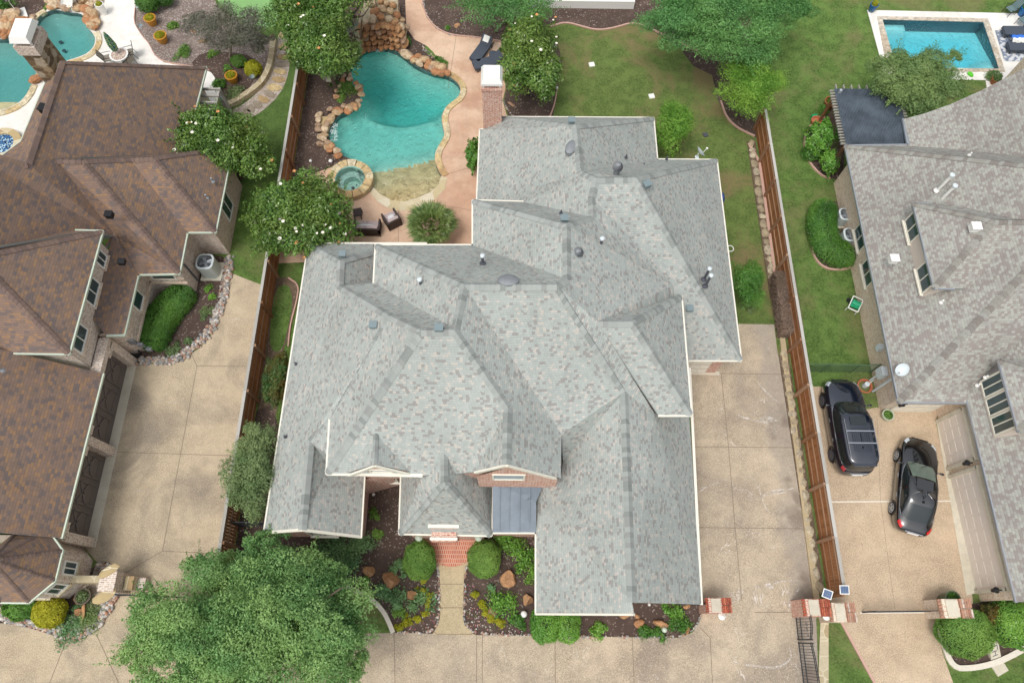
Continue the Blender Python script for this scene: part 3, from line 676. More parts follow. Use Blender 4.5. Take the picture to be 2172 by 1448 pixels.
m = M(); 
for i in range(40):
    j = (i+1) % 40
    for (ra, za, rb, zb) in ((.86, .46, .86, -.1), (.86, -.1, .5, -.12), (.5, -.12, .48, -.55), (.48, -.55, 0.001, -.56)):
        c0 = Vector((math.cos(2*math.pi*i/40), math.sin(2*math.pi*i/40), 0)); c1 = Vector((math.cos(2*math.pi*j/40), math.sin(2*math.pi*j/40), 0)); b = Vector((SPA_C.x, SPA_C.y, 0))
        m.face([b+c1*ra+Vector((0, 0, za)), b+c0*ra+Vector((0, 0, za)), b+c0*rb+Vector((0, 0, zb)), b+c1*rb+Vector((0, 0, zb))])
m.build('basin', plaster, spa)
m = M(); m.lathe((SPA_C.x, SPA_C.y, 0), [(0.001, .33), (.855, .33), (.855, -.8), (.001, -.8)], 40); m.build('water', watermat('spa_water', .5, (.25, .8, .78), 5, .3), spa)
m = M(); m.lathe((SPA_C.x, SPA_C.y, -.54), [(.1, 0), (.1, .03), (.001, .03)], 12); m.lathe((SPA_C.x+.3, SPA_C.y-.1, -.11), [(.05, 0), (.05, .02), (.001, .02)], 10); m.build('drain', K['darkpipe'], spa)
# left pool
plaster2 = plain('grey_plaster', (150, 196, 190), .7, var=.06, scale=2)
yl = W((0, 199)).y
def zleft(p):
    if p[1] < yl: return -.25
    return max(-1.5, -.3-1.5*dist_edge(p, LPOOL))
P2 = pool('kidney pool with rock edging behind the brown-roofed house', LPOOL, zleft, tile, plaster2, -.09, watermat('left_water', .34, (.10, .66, .68), 3, .5), .45, lambda c: c[1] < yl)
m = strip_mesh(resample(pts([(68,58),(84,36),(104,24)]), .25), 0, .34, .08, .2, seg=.6); m.build('coping', coping, P2)
m = strip_mesh(resample(pts([(199,72),(206,84),(203,100),(190,115),(168,125),(140,132)], 1, False), .2), 0, .36, .08, .2, seg=.6); m.build('coping', coping, P2)
m = strip_mesh(resample(pts([(67,182),(60,200),(42,222),(2,238),(-70,246)], 1, False), .2), 0, .4, .08, .2, seg=.6); m.build('coping', coping, P2)
rocks_along(P2, [(110,20),(125,12),(140,20),(160,16),(175,25),(188,32)], 9, .7, K['rock_tan'], 21)
rocks_along(P2, [(112,5),(128,0),(145,2),(165,2),(180,8),(198,20)], 8, .75, K['rock_tan'], 22)
rocks_along(P2, [(196,30),(192,45),(196,60),(205,64),(206,50),(207,36)], 8, .7, K['rock_tan'], 23)
rocks_along(P2, [(200,-20),(205,0),(208,15)], 4, .8, K['rock_tan'], 24)
for k, y in enumerate((78, 66, 54, 43, 34)): rocks_along(P2, [(0,y),(20,y-1),(45,y-2),(62 if k < 3 else 40,y-2)], 6, .72, K['rock_tan'], 25+k, .12, .22)
rocks_along(P2, [(72,40),(66,48),(60,55)], 3, .55, K['rock_tan'], 31)
rocks_along(P2, [(92,160),(80,172),(72,182)], 4, .6, K['rock_tan'], 32)
m = M(); 
for (x, y) in ((129, 90), (136, 108)): m.lathe(W((x, y), -1.35), [(.13, 0), (.13, .03), (.001, .03)], 12)
m.build('drain', K['darkpipe'], P2)
# slide end into the left pool
m = M()
for k, (x0, y0, z0, x1, y1, z1) in enumerate([(146, -30, 1.3, 145, 0, .7), (145, 0, .7, 144, 17, .25)]):
    a, b = W((x0, y0), z0), W((x1, y1), z1); q = Vector((.32, 0, 0)); u = Vector((0, 0, .18))
    m.face([a-q, b-q, b+q, a+q]); m.face([a-q+u-q*.2, b-q+u-q*.2, b-q, a-q]); m.face([a+q, b+q, b+q+u+q*.2, a+q+u+q*.2])
    m.bar((a+b)/2-Vector((0, 0, .1)), Vector((((a+b)/2).x, ((a+b)/2).y, 0)), .3, .3)
tag(m.build('pool_slide', K['white'], origin=tuple(W((145, 5), 0))), 'white moulded slide ending over the kidney pool', 'pool slide')
# fire pit
fp = W((10, 312)); fpit = empty('fire_pit', (fp.x, fp.y, 0), 'round stone fire pit filled with blue glass beside the brown roof', 'fire pit')
m = M(); m.lathe((fp.x, fp.y, 0), [(1.15, 0), (1.15, .35), (.72, .35), (.72, .2)], 28); m.build('ring', K['flag'], fpit)
m = M(); rn = random.Random(2)
g = N('blue_glass'); K['bluemos'] = g.pbr(g.ramp(g.vor(g.geo(), 14, 'F1', 1), [(0, lin(20,50,90)), (.4, lin(60,110,160)), (.7, lin(180,210,220)), (1, lin(30,60,80))], 'CONSTANT'), .2)
m.lathe((fp.x, fp.y, .26), [(.72, 0), (.001, .03)], 28); m.build('glass_beads', K['bluemos'], fpit)
# right pool
def zr(p):
    e = dist_edge(p, RPOOL); q = W((2118, 147)); d = (Vector((p[0], p[1]))-q.xy).length
    z = max(-1.6, -.9-1.2*max(0, e-.3)) 
    for r_, zz in ((.75, -.25), (1.15, -.5), (1.6, -.8)):
        if d < r_: return zz
    q2 = W((1890, 52)); 
    if abs(p[0]-q2.x) < 1.2 and abs(p[1]-q2.y) < .35: return -.35
    return z
P3 = pool('rectangular turquoise pool with pale stone coping by the taupe-roofed house', RPOOL, zr, plain('blue_tile', (60,96,108), .4, var=.3, scale=20), plain('turquoise_plaster', (150, 222, 226), .7, var=.04), -.1, watermat('right_water', .30, (.02, .78, .90), 3, .6), .25)
cR = rockmat('travertine', [(214,202,184),(204,188,166),(222,212,196)])
co = pts([(1860,36),(2095,41),(2131,153),(1882,152)]); ri = RPOOL; m = M()
for i in range(4):
    a, b, c_, d = co[i], co[(i+1) % 4], ri[(i+1) % 4], ri[i]; n = 9
    for k in range(n):
        t0, t1 = k/n+.002, (k+1)/n-.002
        q = [a.lerp(b, t0), a.lerp(b, t1), d.lerp(c_, t1), d.lerp(c_, t0)]; m.prism([tuple(v.xy) for v in q], .0, .06, r=random.Random(k+i*20).random())
m.build('coping', cR, P3)
K['flashing'] = plain('flashing', (156, 160, 158), .6, var=.1)
# ================================================================ HOUSES
def roof(parent, V, faces, mat, name='roof', th=.16, snap=True):
    """faces share named vertices; underside and edge skirt are added"""
    m = M(); P_ = {k: W(v) for k, v in V.items()}; cnt = {}
    for f in faces:
        q = [P_[k] for k in f]
        n = sum(((q[i]-q[0]).cross(q[i+1]-q[0]) for i in range(1, len(q)-1)), Vector())
        if n.z < 0: f = f[::-1]; q = q[::-1]
        # project on the mean plane only for UVs: triangulate when long
        N_ = Vector((0, 0, 0))
        for i in range(len(q)): N_ += q[i].cross(q[(i+1) % len(q)])
        if N_.z < 0: N_ = -N_
        N_.normalize()
        if snap:
            h = math.hypot(N_.x, N_.y)
            if h > .05: N_ = Vector((math.copysign(h, N_.x), 0, N_.z)) if abs(N_.x) > abs(N_.y) else Vector((0, math.copysign(h, N_.y), N_.z))
        for t in tessellate_polygon([[Vector((p.x, p.y, 0)) for p in q]]):
            a_, b_, c_ = (q[i] for i in t)
            if (b_-a_).cross(c_-a_).z < 0: b_, c_ = c_, b_
            m.nv[len(m.f)] = N_; m.face([a_, b_, c_]); m.face([p-Vector((0, 0, th)) for p in (c_, b_, a_)], 1)
        for i in range(len(f)): cnt.setdefault(frozenset((f[i], f[(i+1) % len(f)])), []).append((f[i], f[(i+1) % len(f)]))
    for e, l in cnt.items():
        if len(l) == 1:
            a, b = P_[l[0][0]], P_[l[0][1]]; d = Vector((0, 0, th)); m.face([a-d, b-d, b, a], 1)
    return m.build(name, [mat, K['flashing']], parent), P_
def caps(parent, segs, mat, w=.30, step=.22, name='ridge_cap'):
    m = M(); rn = random.Random(7)
    for a, b in segs:
        a = Vector(a); b = Vector(b)
        if a.z > b.z: a, b = b, a
        d = b-a; L = d.length; n = max(1, int(L/step)); u = d.normalized(); h = Vector((u.x, u.y, 0))
        s = Vector((-u.y, u.x, 0)).normalized(); k = .92 if abs(d.z) < .12*L else .66
        for i in range(n):
            p = a+d*(i/n); q = a+d*((i+1.25)/n if i < n-1 else 1)
            up0 = Vector((0, 0, .055)); up1 = Vector((0, 0, .028)); r = rn.random()
            l0 = p+s*w/2+up0-Vector((0, 0, w/2*k)); r0 = p-s*w/2+up0-Vector((0, 0, w/2*k)); l1 = q+s*w/2+up1-Vector((0, 0, w/2*k)); r1 = q-s*w/2+up1-Vector((0, 0, w/2*k))
            pm = p+up0*1.1; qm = q+up1*1.1; dn = Vector((0, 0, .02))
            m.face([l0, pm, qm, l1][::-1], r=r); m.face([pm, r0, r1, qm][::-1], r=r)
            m.face([l0-dn*1.2, r0-dn*1.2, r0, pm, l0], r=r)
    return m.build(name, mat, parent)
def gutter(parent, segs, mat, w=.13, name='gutter', hang=True):
    m = M()
    for a, b in segs:
        a = Vector(a); b = Vector(b); d = (b-a).normalized(); s = Vector((-d.y, d.x, 0))
        z = Vector((0, 0, -.05))
        m = M(); m.bar(a+z-d*.02, b+z+d*.02, w, .11); o = m.build(name, mat, parent)
    return o
def walls(parent, foot, z0, z1, mat, name='wall'):
    m = M(); P_ = [W(p).xy for p in foot]; n = len(P_); ar = sum(P_[i].x*P_[(i+1) % n].y-P_[(i+1) % n].x*P_[i].y for i in range(n))
    if ar < 0: P_ = P_[::-1]
    for i in range(n):
        a, b = P_[i], P_[(i+1) % n]; m.face([(a.x, a.y, z0), (b.x, b.y, z0), (b.x, b.y, z1), (a.x, a.y, z1)])
    return m.build(name, mat, parent)
def window(parent, c, w, h, nrm, frame, glass, mull=1, sill=None, name='window', depth=.06):
    """c = centre on the wall face, nrm = outward direction in plan"""
    n = Vector((nrm[0], nrm[1], 0)).normalized(); s = Vector((-n.y, n.x, 0)); c = Vector(c); u = Vector((0, 0, 1))
    f = M(); t = .07
    for sg in (-1, 1): f.bar(c+s*sg*(w/2-t/2)-u*h/2+n*.02, c+s*sg*(w/2-t/2)+u*h/2+n*.02, t, depth, up=tuple(n))
    for sg in (-1, 1): f.bar(c-s*(w/2-t)+u*sg*(h/2-t/2)+n*.02, c+s*(w/2-t)+u*sg*(h/2-t/2)+n*.02, depth, t)
    for k in range(1, mull): 
        x = -w/2+w*k/mull; f.bar(c+s*x-u*(h/2-t)+n*.018, c+s*x+u*(h/2-t)+n*.018, .05, depth*.8, up=tuple(n))
    o = f.build(name, frame, parent)
    g = M(); g.bar(c-s*(w/2-t)+n*.006, c+s*(w/2-t)+n*.006, .02, h-2*t); g.build('pane', glass, o)
    if sill:
        q = M(); q.bar(c-s*(w/2+.06)-u*(h/2+.04)+n*.05, c+s*(w/2+.06)-u*(h/2+.04)+n*.05, .14, .08); q.build('sill', sill, o)
    return o
def garage_door(parent, a, b, z1, nrm, mat, rows=4, cols=4, name='garage_door'):
    a = Vector(a); b = Vector(b); n = Vector((nrm[0], nrm[1], 0)); m = M(); d = b-a; u = Vector((0, 0, 1))
    m.bar(a+u*z1/2, b+u*z1/2, .05, z1)
    for r in range(rows):
        for c in range(cols):
            p = a+d*((c+.5)/cols)+u*z1*((r+.5)/rows)+n*.03; w = d.length/cols*.8; hh = z1/rows*.68; e = d.normalized()*w/2
            m.bar(p-e, p+e, .018, hh)
    return m.build(name, mat, parent)
def boxvent(parent, p, mat, s=.42, name='roof_vent', rz=0, h=.28, slope=None):
    p = W(p); m = M(); m.box((p.x, p.y, p.z+h/2-.05), (s, s*.9, h), rz=rz); m.box((p.x, p.y, p.z+h-.03), (s*1.12, s*1.02, .05), rz=rz); return m.build(name, mat, parent)
def pipe(parent, p, h=.45, r=.05, cap=True, mat=None, name='vent_pipe'):
    p = W(p); m = M(); m.lathe(p, [(r*2.4, -.02), (r*1.9, .04), (r, .1), (r, h), (.001, h)], 12)
    m1 = 1 if cap else 0
    if cap: m.lathe(p+Vector((0, 0, h)), [(r*1.1, -.05), (r*1.65, -.02), (r*1.65, .07), (.001, .1)], 12, 1)
    return m.build(name, [mat or K['darkpipe'], K['dish']], parent)
def turbine(parent, p, r=.24, name='turbine_vent'):
    p = W(p); m = M(); m.lathe(p, [(r*.6, -.15), (r*.6, .15)], 16)
    n = 22
    for k in range(n):
        t0 = 2*math.pi*k/n; t1 = t0+2*math.pi/n*.62
        pr = [(r*.62, .15), (r*.95, .25), (r, .36), (r*.85, .48), (r*.45, .57)]
        for (ra, za), (rb, zb) in zip(pr, pr[1:]):
            m.face([p+Vector((ra*math.cos(t0), ra*math.sin(t0), za)), p+Vector((ra*.9*math.cos(t1), ra*.9*math.sin(t1), za)), p+Vector((rb*.9*math.cos(t1), rb*.9*math.sin(t1), zb)), p+Vector((rb*math.cos(t0), rb*math.sin(t0), zb))])
    m.lathe(p, [(r*.5, .56), (.001, .62)], 16); m.lathe(p, [(r*.7, .2), (r*.75, .36), (r*.45, .52)], 16, 1)
    return m.build(name, [K['dull_steel'], K['darkpipe']], parent)
def dish(p, label, az, size=.5, stem=.5, col='dish', lean=.9):
    p = Vector(p); root = empty('satellite_dish', tuple(p), label, 'satellite dish')
    d = Vector((math.sin(az)*math.cos(lean), math.cos(az)*math.cos(lean), math.sin(lean)))
    m = M(); m.tube([p, p+Vector((0, 0, stem))], .03, 8); m.box(p+Vector((0, 0, .02)), (.2, .2, .04)); m.build('mast', K[col], root)
    c = p+Vector((0, 0, stem))+d*.06; q = d.to_track_quat('Z', 'Y').to_matrix(); m = M(); rings = []
    for k in range(6):
        rr = size/2*k/5; z = .18*size*(k/5)**2
        rings.append([c+q @ Vector((rr*.86*math.cos(t), rr*math.sin(t), z)) for t in [2*math.pi*j/24 for j in range(24)]])
    for i in range(5):
        for j in range(24): m.face([rings[i][j], rings[i][(j+1) % 24], rings[i+1][(j+1) % 24], rings[i+1][j]])
    m.build('reflector', K[col], root, smooth=True)
    m = M(); e = c+q @ Vector((0, -size*.5, .05)); f = c+d*size*.62+q @ Vector((0, -size*.25, 0)); m.tube([e, f], .015, 6); m.box(f, (.1, .08, .08)); m.build('feed_arm', K['white'], root)
    return root
# ---------------------------------------------------------------- grey-roofed house in the middle
E0, E1 = 3.0, 5.8
house = empty('house', (0, 12, 0), 'large brick house with a multi-hipped pale grey shingle roof in the centre', 'house')
V = dict(a0=(1063,248,3), a0b=(1027,274,3), a0c=(1018,275,3), a1=(1011,440,3), pA=(1222,267,7.95), neA=(1386,250,3), eA=(1394,338,3.0),
 b=(1232,364,7.93), d=(1265,379,8.7), c=(1350,378,8.7), ne2=(1520,339,3), se2=(1572,764,3), s2=(1440,764,3), d2=(1256,418,8.41), g=(1258,461,8.41),
 v1=(1428,605,5.9), v1b=(1431,628,5.55), n3b=(1110,428,5.75), n3a=(1003,425,5.8), pB=(1202,478,9.85), pC=(1203,592,9.8), w3=(1003,520,5.8),
 w4a=(797,520,5.8), w4b=(793,600,5.8), top4=(985,605,10.21), top5=(1181,605,10.2), k4=(966,697,10.1), D1=(893,702,10.15), D2=(963,700,10.15),
 lh=(828,671,8.75), lt=(720,606,5.55), lr=(722,553,5.5), lnw=(652,517,3), lw0=(650,545,3), lws=(560,1129,3), gs=(640,1123,5.15), gt=(657,935,5.1),
 wd0=(700,888,5.85), wd1=(693,1004,5.85), s5=(895,1008,5.85), s5b=(975,1003,5.85), mh=(1077,864,8.05),
 e1=(792,517,3), e2=(792,534,3.9), e3=(792,592,3.95), ge1=(765,1138,3), ge0=(773,1000,3), gv=(698,985,4.1),
 Cn=(1445,628,5.8), Cs=(1466,880,5.8), Csw=(1397,880,5.8), Cr1=(1268,683,8.7), Cr2=(1342,683,8.7),
 Hr0=(1325,830,6.6), Hr1=(1341,1277,6.5), Hre=(1488,1281,3), Hrn=(1463,780,3), Hw0=(1137,1062,3), Hw1=(1137,1299,3), Hwr=(1345,1300,6.45), Hx=(1154,1021,4.0),
 Fe0=(1137,861,6.95), Fe1=(1191,920,5.8), Fe2=(1190,1013,5.8), Fr=(1074,984,8.05), Fw=(1008,1000,6.3), FwL=(975,1003,5.85))
sh_pl = [['a0','pA','neA'], ['a0','a0b','a0c','a1','n3b','g','d2','d','b','pA'], ['pA','b','eA','neA'], ['b','d','c','ne2','eA'], ['c','se2','ne2'],
 ['d','d2','v1','v1b','s2','se2','c'], ['n3a','pB','g','n3b'], ['n3a','w3','pC','pB'], ['pB','pC','top5','Hr0','Cr1','v1','d2','g'],
 ['w4a','w3','pC','top5','top4'], ['w4a','top4','k4','w4b'], ['w4b','k4','D2','D1','lh','lt','e3'], ['lnw','lr','e2','e1'], ['lr','lt','e3','e2'],
 ['lnw','lw0','lws','gs','gt','wd0','lh','lt','lr']]
rf, PV = roof(house, V, sh_pl, K['roof_grey'])
# front planes are their own piece so that valleys meet where they should
# west plane of the upper storey, front plane, east plane beside the valley, the big middle plane
V2 = dict(V); V2.update(vv=(1191,921,6.0), h1=(1194,976,4.2), h2=(1190,1013,4.0), kx=(985,612,10.15))
rf2, _ = roof(house, V2, [['lh','D1','wd1','wd0'], ['D1','D2','mh','FwL','s5','wd1'], ['D2','top4','vv','Fe2','Fr','mh'], ['top4','top5','Hr0','h1','vv'],
   ['mh','Fr','Fw','FwL']], K['roof_grey'], name='roof', th=.14)
rf3, _ = roof(house, V2, [['Cn','Cs','Cr2'], ['Cr1','Cr2','Cs','Csw'], ['v1b','Cn','Cr2','Cr1','v1']], K['roof_grey'], th=.14)
rf4, _ = roof(house, dict(V2, Hc=(1388,876,5.6), Hq=(1268,690,8.5), Hb=(1462,880,3.0)), [['Hr0','Hr1','Hwr','Hw1','Hw0','Hx','h2','h1'], ['Cr1','Hc','Hb','Hre','Hr1','Hr0']], K['roof_grey'], th=.14)
# east slope of the front left gable, and small gables
rf5, _ = roof(house, dict(V2, gvx=(699,968,5.7)), [['gt','gs','ge1','ge0','gv'], ['gt','wd0','gvx','gv']], K['roof_grey'], th=.12)
dV = dict(r0=(797,920,7.16), r1=(794,984,7.16), l0=(733,1003,5.9), l1=(728,1003,5.9), q0=(872,1000,5.9), q1=(868,1001,5.9))
rf6, _ = roof(house, dV, [['r0','r1','l0'], ['r0','q0','r1']], K['roof_grey'], th=.1)
gV = dict(t0=(942,962,6.5), t1=(942,1021,6.45), a=(847,1131,3), b=(1042,1135,3), al=(851,1008,3), bl=(1045,1010,3), m0=(895,1008,5.5), m1=(976,1002,5.6))
rf7, _ = roof(house, gV, [['t1','b','a'], ['t0','t1','a','al','m0'], ['t0','m1','bl','b','t1']], K['roof_grey'], th=.12)
allP = {k: W(v) for k, v in V2.items()}; gp = {k: W(v) for k, v in gV.items()}; dp = {k: W(v) for k, v in dV.items()}
def seg(P_, *names): return [(P_[a], P_[b]) for a, b in zip(names, names[1:])]
cs = seg(allP,'a0','pA','neA')+seg(allP,'pA','b','d','c','ne2')+seg(allP,'c','se2')+seg(allP,'d','d2','g','pB','n3a')+seg(allP,'pB','pC','top5','top4','w4a')+seg(allP,'top4','k4')+seg(allP,'D1','D2','mh','Fr')+seg(allP,'D1','wd1')+seg(allP,'lnw','lr','lt','lh','D1')+seg(allP,'lh','wd0','gt','gs')+seg(allP,'lr','e2')+seg(allP,'top5','Hr0','Hr1')+seg(allP,'Cn','Cr2','Cr1')+seg(allP,'Cr2','Cs')
caps(rf, cs, K['cap_grey'], .36, .2)
caps(rf7, seg(gp,'t0','t1','a')+seg(gp,'t1','b'), K['cap_grey'], .32, .2); caps(rf6, seg(dp,'r0','r1'), K['cap_grey'], .22)
# flashing lines in the valleys are plain gaps; gutters in white
lowg = seg(allP,'a0','neA','eA','ne2','se2','s2')+seg(allP,'a0','a0b','a0c','a1')+seg(allP,'lw0','lws')+seg(allP,'lws','gs','ge1','ge0')+[(W((690,516,3)), W((905,516,3)))]+seg(allP,'Hre','Hrn')+seg(allP,'Hw0','Hw1')+[(gp['al'], gp['a']), (gp['a'], W((918,1132.5,3))), (W((967,1133.5,3)), gp['b']), (gp['b'], gp['bl'])]
upg = seg(allP,'n3b','n3a','w3','w4a','w4b')+seg(allP,'wd0','wd1','s5')+seg(allP,'Cn','Cs','Csw')
gutter(house, lowg, K['cream'], .12); gutter(house, upg, K['cream'], .13)
for a, b in [((1008,1000,6.3),(1074,985,8.0)),((1074,985,8.0),(1178,1012,5.85)),((741,1006,5.95),(795,986,7.1)),((795,986,7.1),(866,1003,5.9)),((1345,1301,6.4),(1137,1300,3))]:
    rk = M(); rk.bar(W(a)-Vector((0,.03,.05)), W(b)-Vector((0,.03,.05)), .08, .16); rk.build('bargeboard', K['cream'], house)
# walls
lo = W((12, 0)) # noqa
def inset(x0, x1, y0, y1): return [[x0, y0], [x1, y0], [x1, y1], [x0, y1]]
BR = K['brick_red']
walls(house, [[-1.3, 17], [-1.3, 26.0], [-.2, 26.8], [7.7, 26.8], [7.7, 24.0], [11.0, 24.0], [11.0, 12.98], [8.0, 12.98], [8.0, 17]], 0, 3.0, BR)
walls(house, [[-10.15, 18.4], [-1.4, 18.4], [-1.4, 8], [-6.75, 6.45], [-6.75, 4.38], [-10.2, 4.38]], 0, 2.95, BR)
walls(house, [[-1.4, 17.4], [-1.4, 8], [1.8, 6.2], [1.8, 1.45], [7.95, 1.75], [7.95, 17.4]], 0, 2.95, BR)
walls(house, [[-5.95, 16.75], [-1.45, 16.75], [-1.45, 19.3], [1.5, 19.3], [4.0, 14.3], [7.5, 14.3], [7.5, 9.2], [6.0, 9.6], [4.6, 10.4], [1.85, 7.65], [1.85, 6.35], [-1.9, 6.35], [-2.6, 6.7], [-7.0, 6.65], [-7.1, 8.5]], 2.6, 5.75, BR)
walls(house, [[-4.9,6.95],[-7.05,6.9],[-7.05,7.4],[-4.9,7.4]], 0, 5.6, BR)
a, b, c_ = W((1012,1001,6.2)), W((1074,986,7.95)), W((1176,1015,5.8)); yw = min(a.y, c_.y)
def gable(*faces):
    m = M()
    for f in faces: m.face(f)
    return m.build('gable_wall', BR, house)
gable([(a.x, yw, 4.0), (2.15, yw, 3.7), (2.15, yw, 5.75), (b.x, yw, 7.85), (a.x, yw, 6.1)])
gable([(-6.45, 6.28, 5.2), (-3.85, 6.28, 5.2), (-3.85, 6.28, 5.75), (-5.15, 6.28, 6.95), (-6.45, 6.28, 5.85)])
gable([(1.8, 1.15, 0), (4.9, 1.15, 0), (4.9, 1.15, 6.2), (1.8, 1.15, 2.9)], [(4.9, 1.15, 0), (4.9, 1.74, 0), (4.9, 1.74, 6.2), (4.9, 1.15, 6.2)], [(4.9, 1.74, 0), (7.95, 1.74, 0), (7.95, 1.74, 2.95), (4.9, 1.74, 6.2)])
gable([(-10.2, 4.36, 0), (-6.75, 4.36, 0), (-6.75, 4.36, 2.9), (-8.4, 4.36, 4.9), (-10.2, 4.36, 2.9)])
window(house, (.1, yw-.02, 6.2), 1.35, 1.0, (0, -1), K['cream'], K['blind'], 1)
window(house, (-5.15, 6.26, 6.15), .95, .5, (0, -1), K['cream'], K['blind'], 1)
window(house, (-5.6, 6.88, 1.5), .85, 1.3, (0, -1), K['cream'], K['glass'], 2, K['cream'])
window(house, (-4.5, 6.33, 1.5), .0+.7, 1.3, (0, -1), K['cream'], K['glass'], 1)
for x in (-8.5, 3.3, 6.4): window(house, (x, {-8.5: 4.34, 3.3: 1.13, 6.4: 1.72}[x], 1.5), 1.2, 1.4, (0, -1), K['cream'], K['glass'], 2, K['cream'])
for y in (4, 7): window(house, (7.97, y, 1.6), 1.2, 1.2, (1, 0), K['cream'], K['glass'], 2, K['cream'])
for y in (8, 11, 15): window(house, (-10.22, y, 1.6), 1.2, 1.2, (-1, 0), K['cream'], K['glass'], 2, K['cream'])
for y in (15.5, 18, 21): window(house, (11.02, y, 1.6), 1.2, 1.2, (1, 0), K['cream'], K['glass'], 2, K['cream'])
garage_door(house, (8.45, 12.94, 0), (10.4, 12.94, 0), 2.3, (0, -1), K['cream'])
# entry
m = M(); m.box((-2.67, 4.42, 1.45), (3.3, .3, 2.9)); m.build('entry_wall', BR, house)
m = M(); c = W((957, 1130, 2.9))
p0, p1 = W((918,1133,3.05)), W((966,1133,3.05)); m.box(((p0.x+p1.x)/2, p0.y-.05, 2.95), (p1.x-p0.x+.1, .5, .45)); m.build('entry_arch', BR, house)
m = M(); q0, q1 = W((914,1117,3.6)), W((968,1117,3.6)); m.box(((q0.x+q1.x)/2, q0.y+.1, 3.3), (1.15, .3, .6)); m.build('entry_parapet', BR, house)
m = M(); m.box(((q0.x+q1.x)/2, q0.y+.05, 3.64), (1.35, .2, .1)); m.box(((p0.x+p1.x)/2, p0.y-.2, 3.2), (1.2, .12, .09)); m.build('entry_moulding', K['cream'], house)
m = M(); m.box(((q0.x+q1.x)/2, 4.24, 1.05), (.95, .05, 2.1)); m.build('front_door', plain('door_wood', (96, 58, 36), .4, var=.2), house)
# standing seam roof
mV = [W((1045,1021,4.15)), W((1155,1021,4.15)), W((1137,1064,3.55)), W((1137,1129,3.0)), W((1045,1129,3.0))]
m = M(); m.face(mV[::-1]); m.face([v-Vector((0,0,.1)) for v in mV])
m.build('metal_roof', K['metal_roof'], house); m = M()
for x in (1060, 1080, 1102, 1123): m.bar(W((x, 1128, 3.03)), W((x+1, 1023, 4.17)), .03, .04)
m.build('standing_seam', K['metal_roof'], house)
gutter(house, [(mV[4], mV[3])], K['cream'], .11)
m = M(); m.box((.4,4.55,1.4),(1.9,.2,2.8)); m.build('porch_wall', BR, house)
# vents
for p in [(727,540,5.3),(792,690,8.05),(931,696,10.2),(1197,464,9.5),(1212,257,7.7),(1462,655,5.1)]: boxvent(house, p, K['bluebox'], .30, h=.14)
boxvent(house, (1372,393,8.4), K['bluebox'], .31, h=.18, rz=.4)
for p, h in [((894,611,7.85),.75),((1024,558,8.3),.6),((1271,532,8.0),1.0),((1493,592,5.4),1.0),((1496,606,5.3),1.0)]: pipe(house, p, h, .06)
for p in [(720,742,5.5),(716,772,5.3),(628,772,3.5),(691,812,4.9),(605,926,3.6),(753,850,6.9),(1326,598,7.0),(1411,600,5.9),(1253,528,8.0),(1365,352,4.8),(1328,334,5.3),(1414,338,4.1),(1190,452,9.0)]: pipe(house, p, .22, .035, False)
turbine(house, (1308,364,8.4)); turbine(house, (1224,545,9.1))
def louver(p, a, b, rz, tilt):
    p = W(p); m = M(); q = Matrix.Rotation(rz, 3, 'Z') @ Matrix.Rotation(tilt, 3, 'X'); rings = []
    for k in range(6):
        s = 1-k/5*.999; rings.append([p+q @ Vector((a*s*math.cos(t), b*s*math.sin(t), .10+.10*(1-s**3))) for t in [2*math.pi*j/28 for j in range(28)]])
    rings.insert(0, [p+q @ Vector((a*math.cos(t), b*math.sin(t), -.1)) for t in [2*math.pi*j/28 for j in range(28)]])
    for i in range(6):
        for j in range(28): m.face([rings[i][j], rings[i][(j+1) % 28], rings[i+1][(j+1) % 28], rings[i+1][j]])
    return m.build('attic_fan', K['dull_steel'], house, smooth=True)
louver((1212,314,7.7), .42, .27, 1.1, 0); louver((1078,597,10.1), .42, .3, 0, -.3)
# chimney
ch = W((1043,190,6.1)); m = M(); m.box((-.98, ch.y+.55, 3.05), (1.02, 1.05, 6.1)); m.box((-.98, ch.y+.55, 6.05), (1.12, 1.15, .16)); cho = m.build('chimney', BR, house)
m = M(); cc = Vector((-.98, ch.y+.55, 6.14)); 
for sx in (-1, 1):
    for sy in (-1, 1): m.box(cc+Vector((sx*.42, sy*.42, .12)), (.08, .08, .25))
m.prism([(cc.x-.56, cc.y-.58), (cc.x+.56, cc.y-.58), (cc.x+.56, cc.y+.58), (cc.x-.56, cc.y+.58)], 6.36, 6.5)
t = [(cc.x-.56, cc.y-.58, 6.5), (cc.x+.56, cc.y-.58, 6.5), (cc.x+.56, cc.y+.58, 6.5), (cc.x-.56, cc.y+.58, 6.5)]; u = [(cc.x-.42, cc.y-.44, 6.78), (cc.x+.42, cc.y-.44, 6.78), (cc.x+.42, cc.y+.44, 6.78), (cc.x-.42, cc.y+.44, 6.78)]
m.add(t+u, [(4,5,6,7),(0,1,5,4),(1,2,6,5),(2,3,7,6),(3,0,4,7)]); m.build('chimney_cap', K['white'], cho)
dish(W((1478,334,3.0)), 'white satellite dish on the back eave of the grey roof beside the feathery shrub', R(60), .75, .35, lean=.5)
# brick landing
m = M(); c = W((958,1140)); r_ = 1.4; 
poly = [(c.x-r_, c.y+.4), (c.x+r_, c.y+.4)]+[(c.x+r_*math.cos(t), c.y+r_*.95*math.sin(t)) for t in [-math.pi*k/24 for k in range(25)]]
m.prism(poly[:2]+poly[3:], 0, .14); m.build('entry_step', K['brick_paver'], house)
# wall lanterns at the entry
for x in (889, 1015):
    p = W((x, 1140, 2.1)); m = M(); m.lathe(p, [(.001, -.25), (.09, -.2), (.14, .1), (.17, .12), (.06, .26), (.001, .3)], 10); m.box(p+Vector((0, .12, .05)), (.05, .22, .05)); m.build('wall_lantern', K['verdigris'], house)
